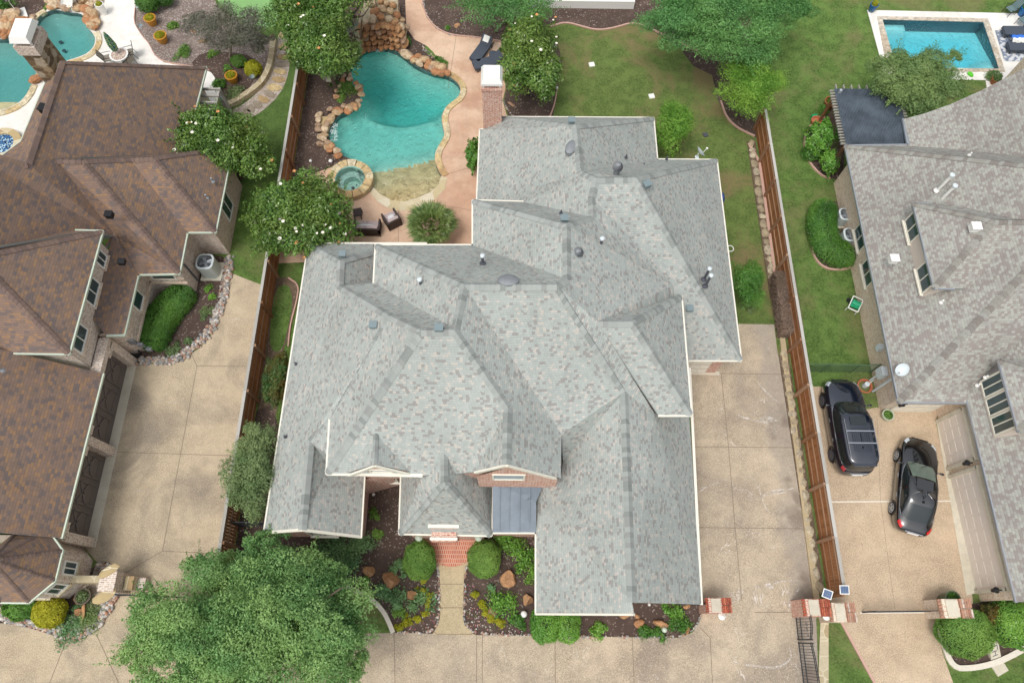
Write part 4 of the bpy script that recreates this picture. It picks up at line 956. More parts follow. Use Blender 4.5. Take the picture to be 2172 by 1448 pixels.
# ---------------------------------------------------------------- brown-roofed house on the left
lh_ = empty('house', (-22, 14, 0), 'brick house with brown multi-hipped shingle roof and an octagonal corner turret', 'house')
LV = dict(nw=[-22.2,26.0,8.0], ne=(437,143,3), se=[-17.95,24.4,3], wrn=[-21.6,20.8,7.2], rS=[-22.2,19.9,8.0], gv0=[-20.1,19.1,4.4], nn=[-26.1,30.5,3.0],
  r1=(120,340,7.15), r2=(173,341,6.95), v12=(275,337,5.75), r3=(325,335,5.7), ne2=[-15.35,24.9,3], se2=(457,492,3), sw2=(397,492,3), se1=(380,580,3), sw1=(293,582,3), vl=(245,500,3.7),
  ts=(225,711,3.3), te=(263,710,3), tw=[-20.1,14.0,3.7], tw2=[-20.1,18.9,3.9],
  un=(217,490,5.5), us=(146,750,5.5), un2=[-22.8,17.9,5.5], us2=[-26,11.55,5.5], up=[-22.7,14.7,8.5], up2=[-30,14.7,8.5], un3=[-30,17.9,5.5], us3=[-30,11.55,5.5],
  gn=(218,792,3), gs_=(130,1140,3), gn2=[-26.5,11.7,9.6], gs2=[-26.5,3.85,9.6], gw=[-33,11.7,3.2],gw2=[-33,3.85,3.2],
  mS=[-20.2,17.9,5.2], bw=[-26.1,23.6,3.0], bw2=[-40,23.6,3.0], wr2=[-40,19.5,8.0], rS2=[-23.4,19.5,8.0], mS2=[-40,15,3])
B_, bc = K['roof_brown'], K['cap_brown']
a1, LP = roof(lh_, dict(LV, ms=[-24.5,13.2,10.5], bs=[-20.15,17.9,5.5], tp=[-24.5,19.6,10.5]), [['nw','ne','se','wrn','rS'], ['nn','ne','nw'], ['rS','wrn','vl','bs','ms','tp'], ['wrn','r1','vl']], B_)
a2, _ = roof(lh_, LV, [['r1','r2','se1','sw1','vl'], ['r2','v12','sw2','se1'], ['v12','r3','se2','sw2'], ['r3','ne2','se2'], ['r1','se','ne2','r3','v12','r2']], B_)
a3, _ = roof(lh_, dict(LV), [['nn','nw','rS','rS2','bw'], ['bw','rS2','wr2','bw2']], B_)
a5, _ = roof(lh_, dict(LV, bx=[-20.35,17.5,4.0]), [['tw2','sw1','te','ts','tw'], ['vl','bx','tw2','sw1']], B_, th=.12)
a6, _ = roof(lh_, LV, [['un','us','up'], ['un','up','up2','un3'], ['us','us3','up2','up']], B_)
a7, _ = roof(lh_, LV, [['gn','gn2','gs2','gs_'], ['gn2','gw','gw2','gs2']], B_)
porch, _ = roof(lh_, dict(p0=(96,175,3.1), p1=(135,140,3.4), p2=(62,348,3.4), p3=(0,346,3.3), p4=(-60,346,3.3), q3=(-60,365,3.0), q0=(44,300,2.6), q2=(0,333,2.6), q4=(-60,362,2.6)), [['p0','p1','p2','q0'], ['q0','p2','p3','q2']], B_, th=.1)
def sg(*n): return [(LP[a] if a in LP else W(LV[a]), LP[b] if b in LP else W(LV[b])) for a, b in zip(n, n[1:])]
LP.update({k: W(v) for k, v in LV.items()})
caps(a1, sg('nn','nw','ne')+sg('nw','rS','rS2','wr2')+sg('r1','r2','v12','r3','ne2')+sg('r2','se1')+sg('r3','se2')+sg('un','up','us')+sg('up','up2')+sg('gn2','gs2'), bc, .32)
gutter(lh_, sg('nn','ne','se')+sg('nn','bw','bw2')+sg('ne2','se2','sw2','se1','sw1','te','ts')+sg('un','us')+[(Vector((-20.9,17.9,5.5)), W(LV['un']))]+[(W(LV['us']), W((30,748,5.5)))]+sg('gn','gs_'), K['verdigris'], .13)
gutter(lh_, [(W((96,175,3.05)), W((44,300,2.55))), (W((44,300,2.55)), W((0,333,2.55)))], K['verdigris'], .1)
PB = K['brick_pale']
walls(lh_, [[-25.6,30],[-18.3,30],[-18.3,24.4],[-15.75,24.4],[-15.75,19.8],[-17.2,19.8],[-17.2,17.4],[-19.2,17.4],[-19.2,13.95],[-20.1,13.5],[-20.1,3.95],[-32.5,3.95],[-32.5,11.5],[-32.5,23],[-25.6,23]], 0, 2.97, PB)
walls(lh_, [[-20.1,17.75],[-20.1,11.85],[-29.5,11.85],[-29.5,17.75]], 2.0, 5.48, PB)
m = M(); m.face([(-20.1, 11.83, 2.9), (-20.1, 11.83, 5.4), (-24.5, 11.83, 5.4)]); m.build('gable_wall', PB, lh_)
# soldier course along the nook
m = M(); 
for a, b in (((-17.2,17.4),(-19.2,17.4)),): m.bar((a[0], a[1]-.03, 1.55), (b[0], b[1]-.03, 1.55), .06, .2)
m.bar((-19.17, 17.4, 1.1), (-19.17, 13.95, 1.1), .08, .16); m.bar((-19.2, 17.37, 1.1), (-17.2, 17.37, 1.1), .08, .16); m.build('sill_course', K['brick_tan'], lh_)
window(lh_, (-18.2, 17.38, 2.1), 1.3, 1.2, (0, -1), K['white'], K['glass'], 1)
window(lh_, (-19.18, 15.9, 2.1), .95, 1.2, (1, 0), K['white'], K['glass'], 1, K['brick_tan'])
for y, w in ((17.0, .75), (15.2, 1.3), (12.75, 1.3)): window(lh_, (-20.08, y, 4.6), w, 1.35, (1, 0), K['white'], K['glass'], 2, K['brick_tan'])
window(lh_, (-15.73, 22, 1.5), 1.2, 1.4, (1, 0), K['white'], K['glass'], 2); window(lh_, (-18.28, 27, 1.5), 2.2, 1.6, (1, 0), K['white'], K['glass'], 3)
dk = plain('dark_door', (106, 98, 94), .6, var=.12); lt = plain('door_trim', (108, 100, 98), .6, var=.1)
for (y0, y1) in ((8.65, 13.0), (4.15, 8.1)):
    d = garage_door(lh_, (-20.06, y1, 0), (-20.06, y0, 0), 2.45, (1, 0), dk, 4, 3)
    m = M(); 
    for k in range(3):
        ya = y0+(y1-y0)*(k+.12)/3; yb2 = y0+(y1-y0)*(k+.88)/3
        m.bar((-20.0, ya, .9), (-20.0, yb2, 1.7), .03, .1); m.bar((-20.0, yb2, .9), (-20.0, ya, 1.7), .03, .1); m.bar((-20.0, ya, .15), (-20.0, ya, 2.3), .03, .1); m.bar((-20., yb2, .15), (-20., yb2, 2.3), .03, .1)
    m.build('cross_brace', lt, d)
for y in (3.98, 8.38, 13.2):
    m = M(); m.box((-19.86, y, 1.3), (.5, .42, 2.6)); m.build('pier', PB, lh_)
m = M(); m.box((-19.86, 8.6, 2.72), (.5, 9.6, .36)); 
for y0, y1 in ((8.65, 13.0), (4.15, 8.1)):
    for y, s in ((y0, 1), (y1, -1)): m.prism([(-20.05, y), (-19.62, y), (-19.62, y+s*.45), (-20.05, y+s*.45)], 2.3, 2.56)
m.build('lintel', PB, lh_)
# turret
TC = Vector((-20.72, 2.68, 0)); tur = M(); TR = 1.62; n = 8
rings = [[TC+Vector((TR*s*math.cos(R(22.5+45*k)), TR*s*math.sin(R(22.5+45*k)), z)) for k in range(8)] for s, z in ((1, 3.1), (.5, 4.15), (.12, 5.0))]
for i in range(2):
    for k in range(8): tur.face([rings[i][k], rings[i][(k+1) % 8], rings[i+1][(k+1) % 8], rings[i+1][k]])
tr_ = tur.build('turret_roof', B_, lh_)
caps(tr_, [(rings[0][k], rings[1][k]) for k in range(8)]+[(rings[1][k], rings[2][k]) for k in range(8)], bc, .16, .15)
m = M(); m.lathe(TC+Vector((0, 0, 4.9)), [(.24, .02), (.2, .2), (.1, .3), (.001, .34)], 16); m.build('finial', K['steel'], lh_)
gutter(lh_, [(rings[0][k], rings[0][(k+1) % 8]) for k in (5, 6, 7, 0)], K['verdigris'], .12)
walls(lh_, [[TC.x+(TR-.32)*math.cos(R(22.5+45*k)), TC.y+(TR-.32)*math.sin(R(22.5+45*k))] for k in range(8)], 0, 3.1, PB, 'turret_wall')
for a in (0, -45, -90): 
    q = Vector((math.cos(R(a)), math.sin(R(a)), 0)); window(lh_, tuple(TC+q*((TR-.32)*math.cos(R(22.5))+.01)+Vector((0, 0, 1.75))), .62, 1.0, (q.x, q.y), K['white'], K['glass'], 2, K['limestone'])
# stone gate wing beside the turret
gpz = W((225, 1232, 1.6)); gst = empty('gate_pillar', (gpz.x, gpz.y, 0), 'rustic stone and brick gate pillar joined to the turret by a low wall', 'gate pillar')
m = M(); m.box((gpz.x, gpz.y, .75), (.72, .85, 1.5)); m.build('pillar', PB, gst)
m = M(); m.rock((gpz.x, gpz.y+.45, 1.52), (1.0, .5, .14), 3); m.rock((gpz.x-.05, gpz.y-.6, 1.42), (1.1, .6, .16), 4); m.build('cap_stone', K['flag'], gst)
m = M(); m.box(((gpz.x-19.5)/2-.1, gpz.y+.1, .7), (abs(gpz.x+19.5), .3, 1.4)); m.build('wing_wall', K['limestone'], gst)
m = M(); m.box((gpz.x+.62, gpz.y-.02, .4), (.4, .6, .8)); m.build('step_pier', K['flag'], gst); m = M(); m.box((gpz.x+1.0, gpz.y-.02, .2), (.34, .55, .4)); m.build('step_pier', PB, gst)
# chimney
cb = Vector((-25.9, 29.6, 0)); CHZ = 5.7; cho = M(); cho.box((cb.x-.45, cb.y+.35, CHZ/2), (1.02, 1.4, CHZ)); cc_ = cho.build('chimney', stonemat('chimney_stone', [(150,130,100),(176,156,126),(128,106,80),(196,184,164),(110,92,72)], 2.6, (150,138,118), .03), lh_)
m = M(); m.box((cb.x-.45, cb.y+.35, CHZ-.3), (1.16, 1.55, .6)); m.build('chimney_crown', PB, cc_)
m = M(); c0 = (cb.x-.45, cb.y+.35)
for sx in (-1, 1):
    for sy in (-1, 1): m.box((c0[0]+sx*.42, c0[1]+sy*.6, CHZ+.15), (.1, .1, .35))
t = [(c0[0]+sx*.56, c0[1]+sy*.82, CHZ+.28) for sx, sy in ((-1,-1),(1,-1),(1,1),(-1,1))]; u = [(c0[0]+sx*.45, c0[1]+sy*.66, CHZ+.6) for sx, sy in ((-1,-1),(1,-1),(1,1),(-1,1))]
m.add(t+u, [(4,5,6,7),(0,1,5,4),(1,2,6,5),(2,3,7,6),(3,0,4,7),(3,2,1,0)]); m.build('chimney_cap', K['white'], cc_)
boxvent(lh_, (234,458,5.8), K['black'], .32, h=.25); boxvent(lh_, (98,235,7.4), K['black'], .42, h=.3, rz=-.2); boxvent(lh_, (260,557,4.6), K['black'], .3, h=.2)
for p in [(95,478,5.9),(5,785,6.5),(452,385,3.7),(440,420,3.5)]: pipe(lh_, p, .3, .05, False, K['steel'])
# downpipe and meter boxes
m = M(); m.tube([(-17.15, 17.5, 2.9), (-17.12, 18.0, 2.0), (-17.12, 18.0, .2)], .05); m.build('downpipe', K['dark_brown'] if 'dark_brown' in K else K['darkpipe'], lh_)
for c_, d_ in (((-19.35, 13.85, 1.3), (.35, .12, .5)), ((-19.0, 13.8, 1.0), (.28, .12, .35)), ((-18.75, 13.75, .6), (.3, .2, .2))):
    m = M(); m.box(c_, d_); m.build('meter_box', K['steel'], lh_)
# back porch pergola end
m = M()
for i in range(9): p = W((430, 160, 2.5)); m.box((-17.6+.0, 25.4+i*.5, 2.45), (1.3, .1, .14))
m.bar((-17.1, 25.2, 2.3), (-17.1, 29.6, 2.3), .12, .16); m.box((-17.1, 25.3, 1.15), (.14, .14, 2.3)); m.box((-17.1, 29.5, 1.15), (.14, .14, 2.3))
tag(m.build('trellis', K['grey_wood'], origin=(-17.3, 27, 0)), 'weathered slatted trellis under the east eave of the brown roof', 'trellis')
# ---------------------------------------------------------------- taupe-roofed house on the right
rh = empty('house', (24, 14, 0), 'tan brick house with taupe hipped roof, window dormers and beige garage doors', 'house')
T_, tc = K['roof_taupe'], K['cap_taupe']
RV = dict(nw=[18.78,25.5,3], sw=[18.72,10.48,3], ps=[24.7,16.9,9.0], pn=[24.7,19.6,9.0], e_=[22.0,10.48,3], v0=[22.0,11.0,3.2], v1=[27.6,16.9,9.0],
  in0=(1926,307,3), in1=(1916,252,3), big=[40,19.6,9.0], big2=[40,25.4,3.2])
b1, RP = roof(rh, RV, [['nw','sw','ps','pn'], ['sw','e_','v0','v1','ps'], ['ps','v1','big','pn'], ['nw','in0','big2','big','pn']], T_)
# swept rear gable
m = M(); prof = [(22.45, 3.0), (23.4, 3.5), (24.4, 4.25), (25.4, 5.3), (26.4, 6.6), (27.4, 8.2), (28.2, 9.6)]
for (x0, z0), (x1, z1) in zip(prof, prof[1:]):
    y1 = 27.4; ys = 18.5; N_ = Vector((z0-z1, 0, x1-x0)).normalized(); m.nv[len(m.f)] = N_
    m.face([(x0, ys, z0), (x1, ys, z1), (x1, y1, z1), (x0, y1, z0)]); m.face([(x0, y1, z0-.15), (x1, y1, z1-.15), (x1, ys, z1-.15), (x0, ys, z0-.15)], 1); m.face([(x0, y1, z0), (x1, y1, z1), (x1, y1, z1-.15), (x0, y1, z0-.15)], 1)
m.nv[len(m.f)] = Vector((.7, 0, .7)); m.face([(28.2, 18.5, 9.6), (36, 18.5, 2.8), (36, 27.4, 2.8), (28.2, 27.4, 9.6)])
b2 = m.build('roof', [T_, K['cream']], rh)
walls(rh, [[23.1,18],[35.5,18],[35.5,27.0],[23.1,27.0]], 0, 2.9, K['brick_tan'])
m = M(); m.face([(23.1,27.02,2.5),(35.3,27.02,2.5),(28.2,27.02,9.3),(26.4,27.02,6.3),(24.4,27.02,4.0)][::-1]); m.build('gable_wall', K['brick_tan'], rh)
GV = dict(a=[22.0,11.2,3.05], b=[21.95,1.55,3], c=[27.0,1.55,8.05], d=[27.0,16.5,8.05], e=[32,1.55,3], f=[32,16,3])
b3, GP = roof(rh, GV, [['a','b','c','d'], ['c','e','f','d']], T_)
# dormers
DV = dict(n=[19.95,19.9,5.7], s=[19.95,15.2,5.7], p=(2093,471,7.9), q=(2145,467,7.9), n2=[21.3,19.9,5.7], s2=[21.3,15.2,5.7], r=[24.0,17.55,7.9], n3=[21.6,19.9,5.75], s3=[21.6,15.2,5.75])
DV['p'] = [22.0,17.55,7.85]; DV['r'] = [23.6,17.55,7.85]
b4, DP = roof(rh, DV, [['n','s','p'], ['n','p','r','n3'], ['s','s3','r','p']], T_, th=.12)
D2 = dict(n=[22.36,11.75,5.3], s=[22.36,8.45,5.3], p=[24.05,10.1,6.85], r=[26,10.1,6.85], n3=[24.3,11.75,5.35], s3=[24.3,8.45,5.35])
b5, DQ = roof(rh, D2, [['n','s','p'], ['n','p','r','n3'], ['s','s3','r','p']], T_, th=.12)
caps(b1, [(RP['nw'], RP['pn']), (RP['sw'], RP['ps']), (RP['ps'], RP['pn'])], tc, .34, .2); caps(b4, [(DP['n'], DP['p']), (DP['s'], DP['p']), (DP['p'], DP['r'])], tc, .32, .2)
caps(b5, [(DQ['n'], DQ['p']), (DQ['s'], DQ['p']), (DQ['p'], DQ['r'])], tc, .3, .2); caps(b3, [(GP['c'], GP['d'])], tc, .32)
gutter(rh, [(RP['nw'], RP['sw']), (RP['sw'], RP['e_']), (RP['nw'], RP['in0']), (RP['in0'], RP['in1']) if 'in1' in RP else (RP['nw'], RP['in0']), (GP['a'], GP['b'])], K['steel'], .12)
gutter(rh, [(DP['n'], DP['s']), (DP['n'], Vector((20.9,19.9,5.7))), (DP['s'], Vector((20.9,15.2,5.7))), (DQ['n'], DQ['s']), (DQ['s'], Vector((23.4,8.45,5.3)))], K['steel'], .11)
gutter(rh, [(Vector((22.42,25.5,2.98)), Vector((22.42,27.4,2.98)))], K['steel'], .12)
for (x, y0, y1, zt, x2) in ((20.12, 15.4, 19.7, 5.65, 22.2), (22.45, 8.62, 11.38, 5.25, 24.4)):
    m = M(); zb = 3.8 if x < 22 else 3.3; m.box(((x+x2)/2, (y0+y1)/2, (zt+zb)/2), (x2-x, y1-y0, zt-zb)); m.build('dormer_wall', K['stucco'], rh)
for y in (18.95, 16.15): window(rh, (20.1, y, 5.0), 1.35, 1.0, (-1, 0), K['cream'], K['glass'], 2, K['cream'])
for y in (10.9, 10.0, 9.1): window(rh, (22.43, y, 4.42), .86, 1.5, (-1, 0), K['cream'], K['glass'], 2)
m = M(); m.box((19.6, 17.55, 3.9), (1.6, .001+.02, .3)); 
TB = K['brick_tan']
walls(rh, [[19.35,25.1],[19.35,11.0],[22.3,11.0],[22.3,1.7],[30,1.7],[30,18],[30,25.1]], 0, 2.95, TB)
for y in (20.4, 18.2): window(rh, (19.33, y, 1.75), 1.45, 1.15, (-1, 0), K['cream'], K['glass'], 2, K['cream'])
beige = plain('beige_door', (224, 214, 204), .6, var=.05)
garage_door(rh, (19.75, 10.95, 0), (22.0, 10.95, 0), 2.3, (0, -1), K['cream'])
ya, yb3 = W((1988,889)).y, W((2014,995)).y; yc, yd2 = W((2013,1012)).y, W((2050,1255)).y
for y0, y1 in ((ya-.15, yb3), (yc, yd2)):
    garage_door(rh, (22.26, y0, 0), (22.26, y1, 0), 2.2, (-1, 0), beige, 4, 4 if y0 > 8 else 8)
    m = M(); 
    for y in (y0, y1): m.box((22.2, y, 1.15), (.18, .16, 2.3))
    m.box((22.2, (y0+y1)/2, 2.33), (.18, abs(y0-y1)+.16, .2)); m.build('door_surround', K['apron'], rh)
def lantern(p, parent, mat=None):
    p = W(p); m = M(); m.lathe(p, [(.001, -.22), (.08, -.18), (.12, .1), (.15, .12), (.05, .24), (.001, .28)], 8); m.bar(p+Vector((0, 0, .1)), p+Vector((.25, 0, .1)), .05, .05); return m.build('wall_lantern', mat or K['black'], parent)
lantern((1912,858,2.2), rh); lantern((2049,982,2.1), rh); lantern((2110,1251,1.9), rh)
boxvent(rh, (2065,485,7.3), K['white'], .4, h=.28, rz=.0); boxvent(rh, (1893,552,4.4), K['white'], .4, h=.28)
for p in ((1988,404,5.6), (1994,426,5.5)): pipe(rh, p, 1.25, .075, True, K['white'])
for p in ((1996,641,6.0), (2056,329,6.0), (2073,817,4.1), (2090,800,4.5)): pipe(rh, p, .2, .04, False, K['white'])
dish(W((1906,788,3.1)), 'large pale satellite dish on the low edge of the taupe roof', R(225), .66, .3, lean=1.0)
# utility boxes on the west wall
m = M(); m.box((19.15, 12.6, 1.3), (.3, .5, .6)); m.tube([(19.1, 12.6, 1.0), (19.1, 12.6, 0)], .05); m.build('meter_box', K['dish'], rh)
m = M(); m.box((19.2, 13.9, 1.5), (.25, .3, .4)); m.build('meter_box', K['dish'], rh)
m = M(); m.tube([(19.15, 12.0, 2.8), (19.15, 12.0, .1)], .06); m.build('downpipe', K['dish'], rh)
# rear chimney end (brick with white coping, right edge of the picture)
m = M(); c = W((2165, 165, 3)); m.box((c.x+1.0, c.y+.6, 3), (1.5, 1.2, 6)); m.build('chimney', TB, rh)
# pergola
pg = empty('pergola', (20.8, 27.6, 0), 'pergola with ribbed dark translucent roof panels beside the taupe house', 'pergola')
PX0, PX1, PY0, PY1, PZ = 18.95, 22.65, 25.75, 29.75, 2.7
m = M()
dkp = N('tinted_panel'); gg = dkp.noise(dkp.geo(), .8, 5, .7); K['panel'] = dkp.pbr(dkp.mix(dkp.gray(gg, .35, .65), lin(62, 70, 80), lin(98, 110, 122)), .4, spec=.6)
nr = 42
for i in range(nr):
    x0 = PX0+(PX1-PX0)*i/nr; x1 = PX0+(PX1-PX0)*(i+.62)/nr; x2 = PX0+(PX1-PX0)*(i+1)/nr
    m.face([(x0, PY0, PZ+.10), (x1, PY0, PZ+.10), (x1, PY1, PZ+.10), (x0, PY1, PZ+.10)]); m.face([(x1, PY0, PZ+.10), (x2, PY0, PZ+.06), (x2, PY1, PZ+.06), (x1, PY1, PZ+.10)])
    m.face([(x2, PY0, PZ+.06), (x2, PY0, PZ+.10), (x2, PY1, PZ+.10), (x2, PY1, PZ+.06)])
m.build('roof_panel', K['panel'], pg)
n = 20
for i in range(n): y = PY0+.1+(PY1-PY0-.2)*i/(n-1); m = M(); m.box(((PX0+PX1)/2, y, PZ), (PX1-PX0+.5, .06, .1)); m.build('rafter', K['grey_wood'], pg)
for i in range(8): x = PX0+.25+(PX1-PX0-.5)*i/7; m = M(); m.box((x, (PY0+PY1)/2+.2, PZ-.12), (.05, PY1-PY0+.5, .13)); m.build('beam', K['grey_wood'], pg)
for x in (PX0+.15, PX1-.15):
    for y in (PY0+.2, PY1-.25): m = M(); m.box((x, y, 1.3), (.14, .14, 2.6)); m.build('post', K['cedar_rail'], pg)
m = M()
for k in range(34):
    y = PY0-.3+k*.14
    if y+.1 < PY1-1.0:
        for s in (-1, 1): 
            a = Vector((PX0, y, .1)); b = Vector((PX0, y+s*2.2, 2.3)); t1 = 1.0
            if b.y > PY1-.9: t1 = (PY1-.9-a.y)/(b.y-a.y)
            if b.y < PY0-.4: t1 = (PY0-.4-a.y)/(b.y-a.y)
            m.bar(a, a.lerp(b, max(.02, min(1, t1))), .015, .035)
m.build('lattice', plain('dark_lattice', (84, 66, 58), .8, var=.2), pg)
for x, y in ((1783,193),(1896,195)): m = M(); m.lathe(W((x, y, 2.9)), [(.12, -.1), (.1, .1), (.001, .14)], 10); m.build('spotlight', K['steel'], pg)
# ---------------------------------------------------------------- fences
def fence(x, y0, y1, side, gate_y, label, h=1.85, bay=2.44):
    fr = empty('wood_fence', (x, (y0+y1)/2, 0), label, 'fence'); n = int(round((y1-y0)/bay)); rn = random.Random(int(abs(x)*10))
    for i in range(n):
        a = y0+(y1-y0)*i/n; b = y0+(y1-y0)*(i+1)/n; m = M(); k = int((b-a)/.145)
        for j in range(k): m.box((x, a+(j+.5)*(b-a)/k, h/2), (.02, .136, h-.06), r=rn.random())
        m.build('board_panel', K['cedar'], fr)
        for z in (.45, 1.05, 1.6): q = M(); q.box((x+side*.04, (a+b)/2, z), (.045, b-a-.12, .09), r=rn.random()); q.build('rail', K['cedar_rail'], fr)
        q = M(); q.box((x-side*.0, (a+b)/2, h+.0), (.15, b-a-.01, .035), r=rn.random()); q.build('cap_board', K['grey_wood'], fr)
        q = M(); q.box((x-side*.03, (a+b)/2, h-.08), (.03, b-a-.01, .13), r=rn.random()); q.build('fascia', K['grey_wood'], fr)
    for i in range(n+1): q = M(); q.box((x+side*.1, y0+(y1-y0)*i/n, h/2), (.13, .14, h-.04), r=rn.random()); q.build('post', K['cedar_rail'], fr)
    return fr
fence(LFX+.02, -1.0, 32.9, 1, None, 'cedar board fence between the brown-roofed house driveway and the central garden')
fence(RFX-.05, 1.85, 29.0, -1, None, 'cedar board fence with a grey cap along the driveway beside the parked cars')
# chain link
cl = empty('chain_link_fence', (17.3, 13.4, 0), 'low green chain link fence across the grass in front of the large black car', 'fence')
y_ = W((1780, 790)).y; m = M(); 
for i in range(36):
    x = RFX+.1+i*.115
    for s in (-1, 1):
        a = Vector((x, y_, .1)); b = Vector((x+s*.9, y_, 1.15)); t = 1
        if b.x < RFX: t = (RFX-a.x)/(b.x-a.x)
        if b.x > 19.3: t = (19.3-a.x)/(b.x-a.x)
        m.bar(a, a.lerp(b, max(.01, min(1, t))), .008, .012)
grn = plain('green_wire', (92, 120, 92), .5, .3); m.build('mesh', grn, cl)
m = M(); m.tube([(RFX+.1, y_, 1.2), (19.3, y_, 1.2)], .025, 6); m.build('rail', grn, cl)
for x in (RFX+.15, 16.6, 18.2, 19.2): m = M(); m.tube([(x, y_, 0), (x, y_, 1.25)], .03, 6); m.build('post', grn, cl)
# ---------------------------------------------------------------- gate pillars and gates
def pillar(p, w, d, h, mat, label, cap=True, white=False):
    p = W(p); r = empty('gate_pillar', (p.x, p.y, 0), label, 'gate pillar')
    m = M(); m.box((p.x, p.y, h/2), (w, d, h)); m.build('shaft', mat, r)
    m = M(); m.box((p.x-w*.18, p.y, h+.03), (w*.42, d*.9, .06)); m.build('mortar_cap', K['apron'], r)
    m = M(); k = 5
    for i in range(k):
        for j in (-1, 1): m.box((p.x+w*(.12+.42*i/k), p.y+j*d*.27, h+.06), (w*.42/k-.015, d*.48, .12), r=random.Random(i*j+9).random())
    for j in range(6): m.box((p.x-w*.5, p.y-d*.42+j*d*.17, h-.12), (w*.2, d*.13, .1), r=.3)
    m.build('brick_cap', rockmat('cap_brick'+str(int(p.x)), [(196,104,74),(176,84,60),(206,124,92),(150,72,54)] if not white else [(206,170,146),(190,140,116),(222,206,190),(176,120,96)]), r)
    return r
pl1 = pillar((1527,1283,1.75), 1.0, .62, 1.75, BR, 'red brick gate pillar at the front right corner of the central house')
pl2 = pillar((1735,1288,1.75), 1.05, .72, 1.75, BR, 'red brick gate pillar where the open iron gate is hinged')
pl3 = pillar((1790,1298,1.6), 1.0, .8, 1.6, K['brick_tan'], 'whitened brick gate pillar at the left end of the closed gate', white=True)
pl4 = pillar((2030,1290,1.6), 1.25, .8, 1.6, K['brick_tan'], 'weathered brick gate pillar beside the clipped round shrub on the right', white=True)
for (x, y), lb in (((1530,1306), 'pale green glass lantern on the pillar by the house corner'), ((1751,1307), 'pale green glass lantern on the pillar by the open iron gate')):
    p = W((x, y, 1.3)); r = empty('lantern', tuple(p), lb, 'lantern'); m = M(); m.lathe(p, [(.001, -.2), (.08, -.18), (.15, .08), (.1, .14), (.03, .2)], 12); m.build('globe', K['verdigris'], r)
    m = M(); m.lathe(p, [(.16, .07), (.17, .1), (.06, .22), (.001, .28)], 12); m.bar(p+Vector((0, .05, 0)), p+Vector((0, .24, 0)), .04, .04); m.build('hood', K['white'], r)
for (x, y, rz), lb in (((1755,1259,-.35), 'small tilted solar panel above the red brick gate pillar'), ((1791,1250,0), 'small white framed solar panel on the fence end above the driveway')):
    p = W((x, y, 2.15)); r = empty('solar_panel', tuple(p), lb, 'solar panel'); mt = Matrix.Rotation(rz, 3, 'Z') @ Matrix.Rotation(R(12), 3, 'X')
    m = M(); m.box(p, (.42, .38, .03), mat=mt); m.build('frame', K['white'], r)
    g = N('solar_cells'); b = g.n('ShaderNodeTexBrick'); b.offset = 0; g.l(g.uv(), b.inputs['Vector']); b.inputs['Scale'].default_value = 1; b.inputs['Brick Width'].default_value = .08; b.inputs['Row Height'].default_value = .05; b.inputs['Mortar Size'].default_value = .003
    b.inputs['Color1'].default_value = lin(62,84,120); b.inputs['Color2'].default_value = lin(74,98,136); b.inputs['Mortar'].default_value = lin(150,160,172)
    m = M(); m.box(p+mt @ Vector((0, 0, .018)), (.35, .31, .01), mat=mt); m.build('cells', g.pbr(b.outputs[0], .2), r)
    m = M(); m.tube([p, p-Vector((0, 0, .5))], .02, 6); m.build('mast', K['steel'], r)
K['iron'] = plain('wrought_iron', (52, 56, 60), .5, .3, var=.2)
def iron_gate(a, b, h, label, arch=.3, gap=.12, scroll=True):
    a = Vector(a); b = Vector(b); c = (a+b)/2; r = empty('iron_gate', (c.x, c.y, 0), label, 'gate'); d = (b-a); L = d.length; u = d.normalized()
    H = lambda t: h+arch*math.sin(math.pi*t)
    n = int(L/gap)
    m = M()
    for i in range(n+1): t = i/n; m.bar(a+d*t+Vector((0, 0, .08)), a+d*t+Vector((0, 0, H(t)+(.1 if i % 2 else 0))), .018, .018, up=(1, 0, 0))
    m.build('picket', K['iron'], r)
    m = M()
    for z in (.1, .55): m.bar(a+Vector((0, 0, z)), b+Vector((0, 0, z)), .035, .04)
    for off in (0, -.16):
        for i in range(16): m.bar(a+d*(i/16)+Vector((0, 0, H(i/16)+off)), a+d*((i+1)/16)+Vector((0, 0, H((i+1)/16)+off)), .03, .035)
    for p in (a, b): m.bar(p+Vector((0, 0, .05)), p+Vector((0, 0, h+.1)), .06, .06, up=(1, 0, 0))
    m.build('frame', K['iron'], r)
    if scroll:
        m = M()
        for e, s in ((b, -1),):
            for k in range(3):
                c0 = e+u*s*(.2+k*.22)+Vector((0, 0, h*.75)); m.tube([c0+u*(.09*math.cos(t*.5))*(1-t*.06)+Vector((0, 0, .12*math.sin(t*.5)*(1-t*.06))) for t in range(14)], .011, 5)
        m.build('scroll', K['iron'], r)
    return r
gx = W((1700, 1300)).x
iron_gate((gx-.3, 1.35, 0), (gx-.35, -.0, 0), 1.6, 'open wrought iron gate leaf next to the red brick pillar, upper of two', .25)
iron_gate((gx-.35, -.15, 0), (gx-.4, -3.2, 0), 1.6, 'open wrought iron gate leaf reaching the bottom edge of the photo, lower of two', .25)
a, b = W((1828,1298)), W((1990,1296)); iron_gate(a, b, 1.25, 'closed dark iron gate across the driveway below the sedan', .05, .1, False)
a, b = W((262,1262)), W((440,1270)); iron_gate(a, b, 1.35, 'closed dark iron gate across the driveway beside the turret', .05, .12, False)
a, b = W((475,1115)), W((560,1122)); iron_gate((-12.8, a.y, 0), (-10.3, a.y, 0), 1.3, 'short dark iron gate between the left fence and the central house', .1, .12, False)
a, b = W((1488,1282)), W((1505,1292)); iron_gate((8.0, 1.45, 0), (9.0, 1.45, 0), 1.3, 'short iron gate joining the house corner to the red brick pillar', .15, .12, False)
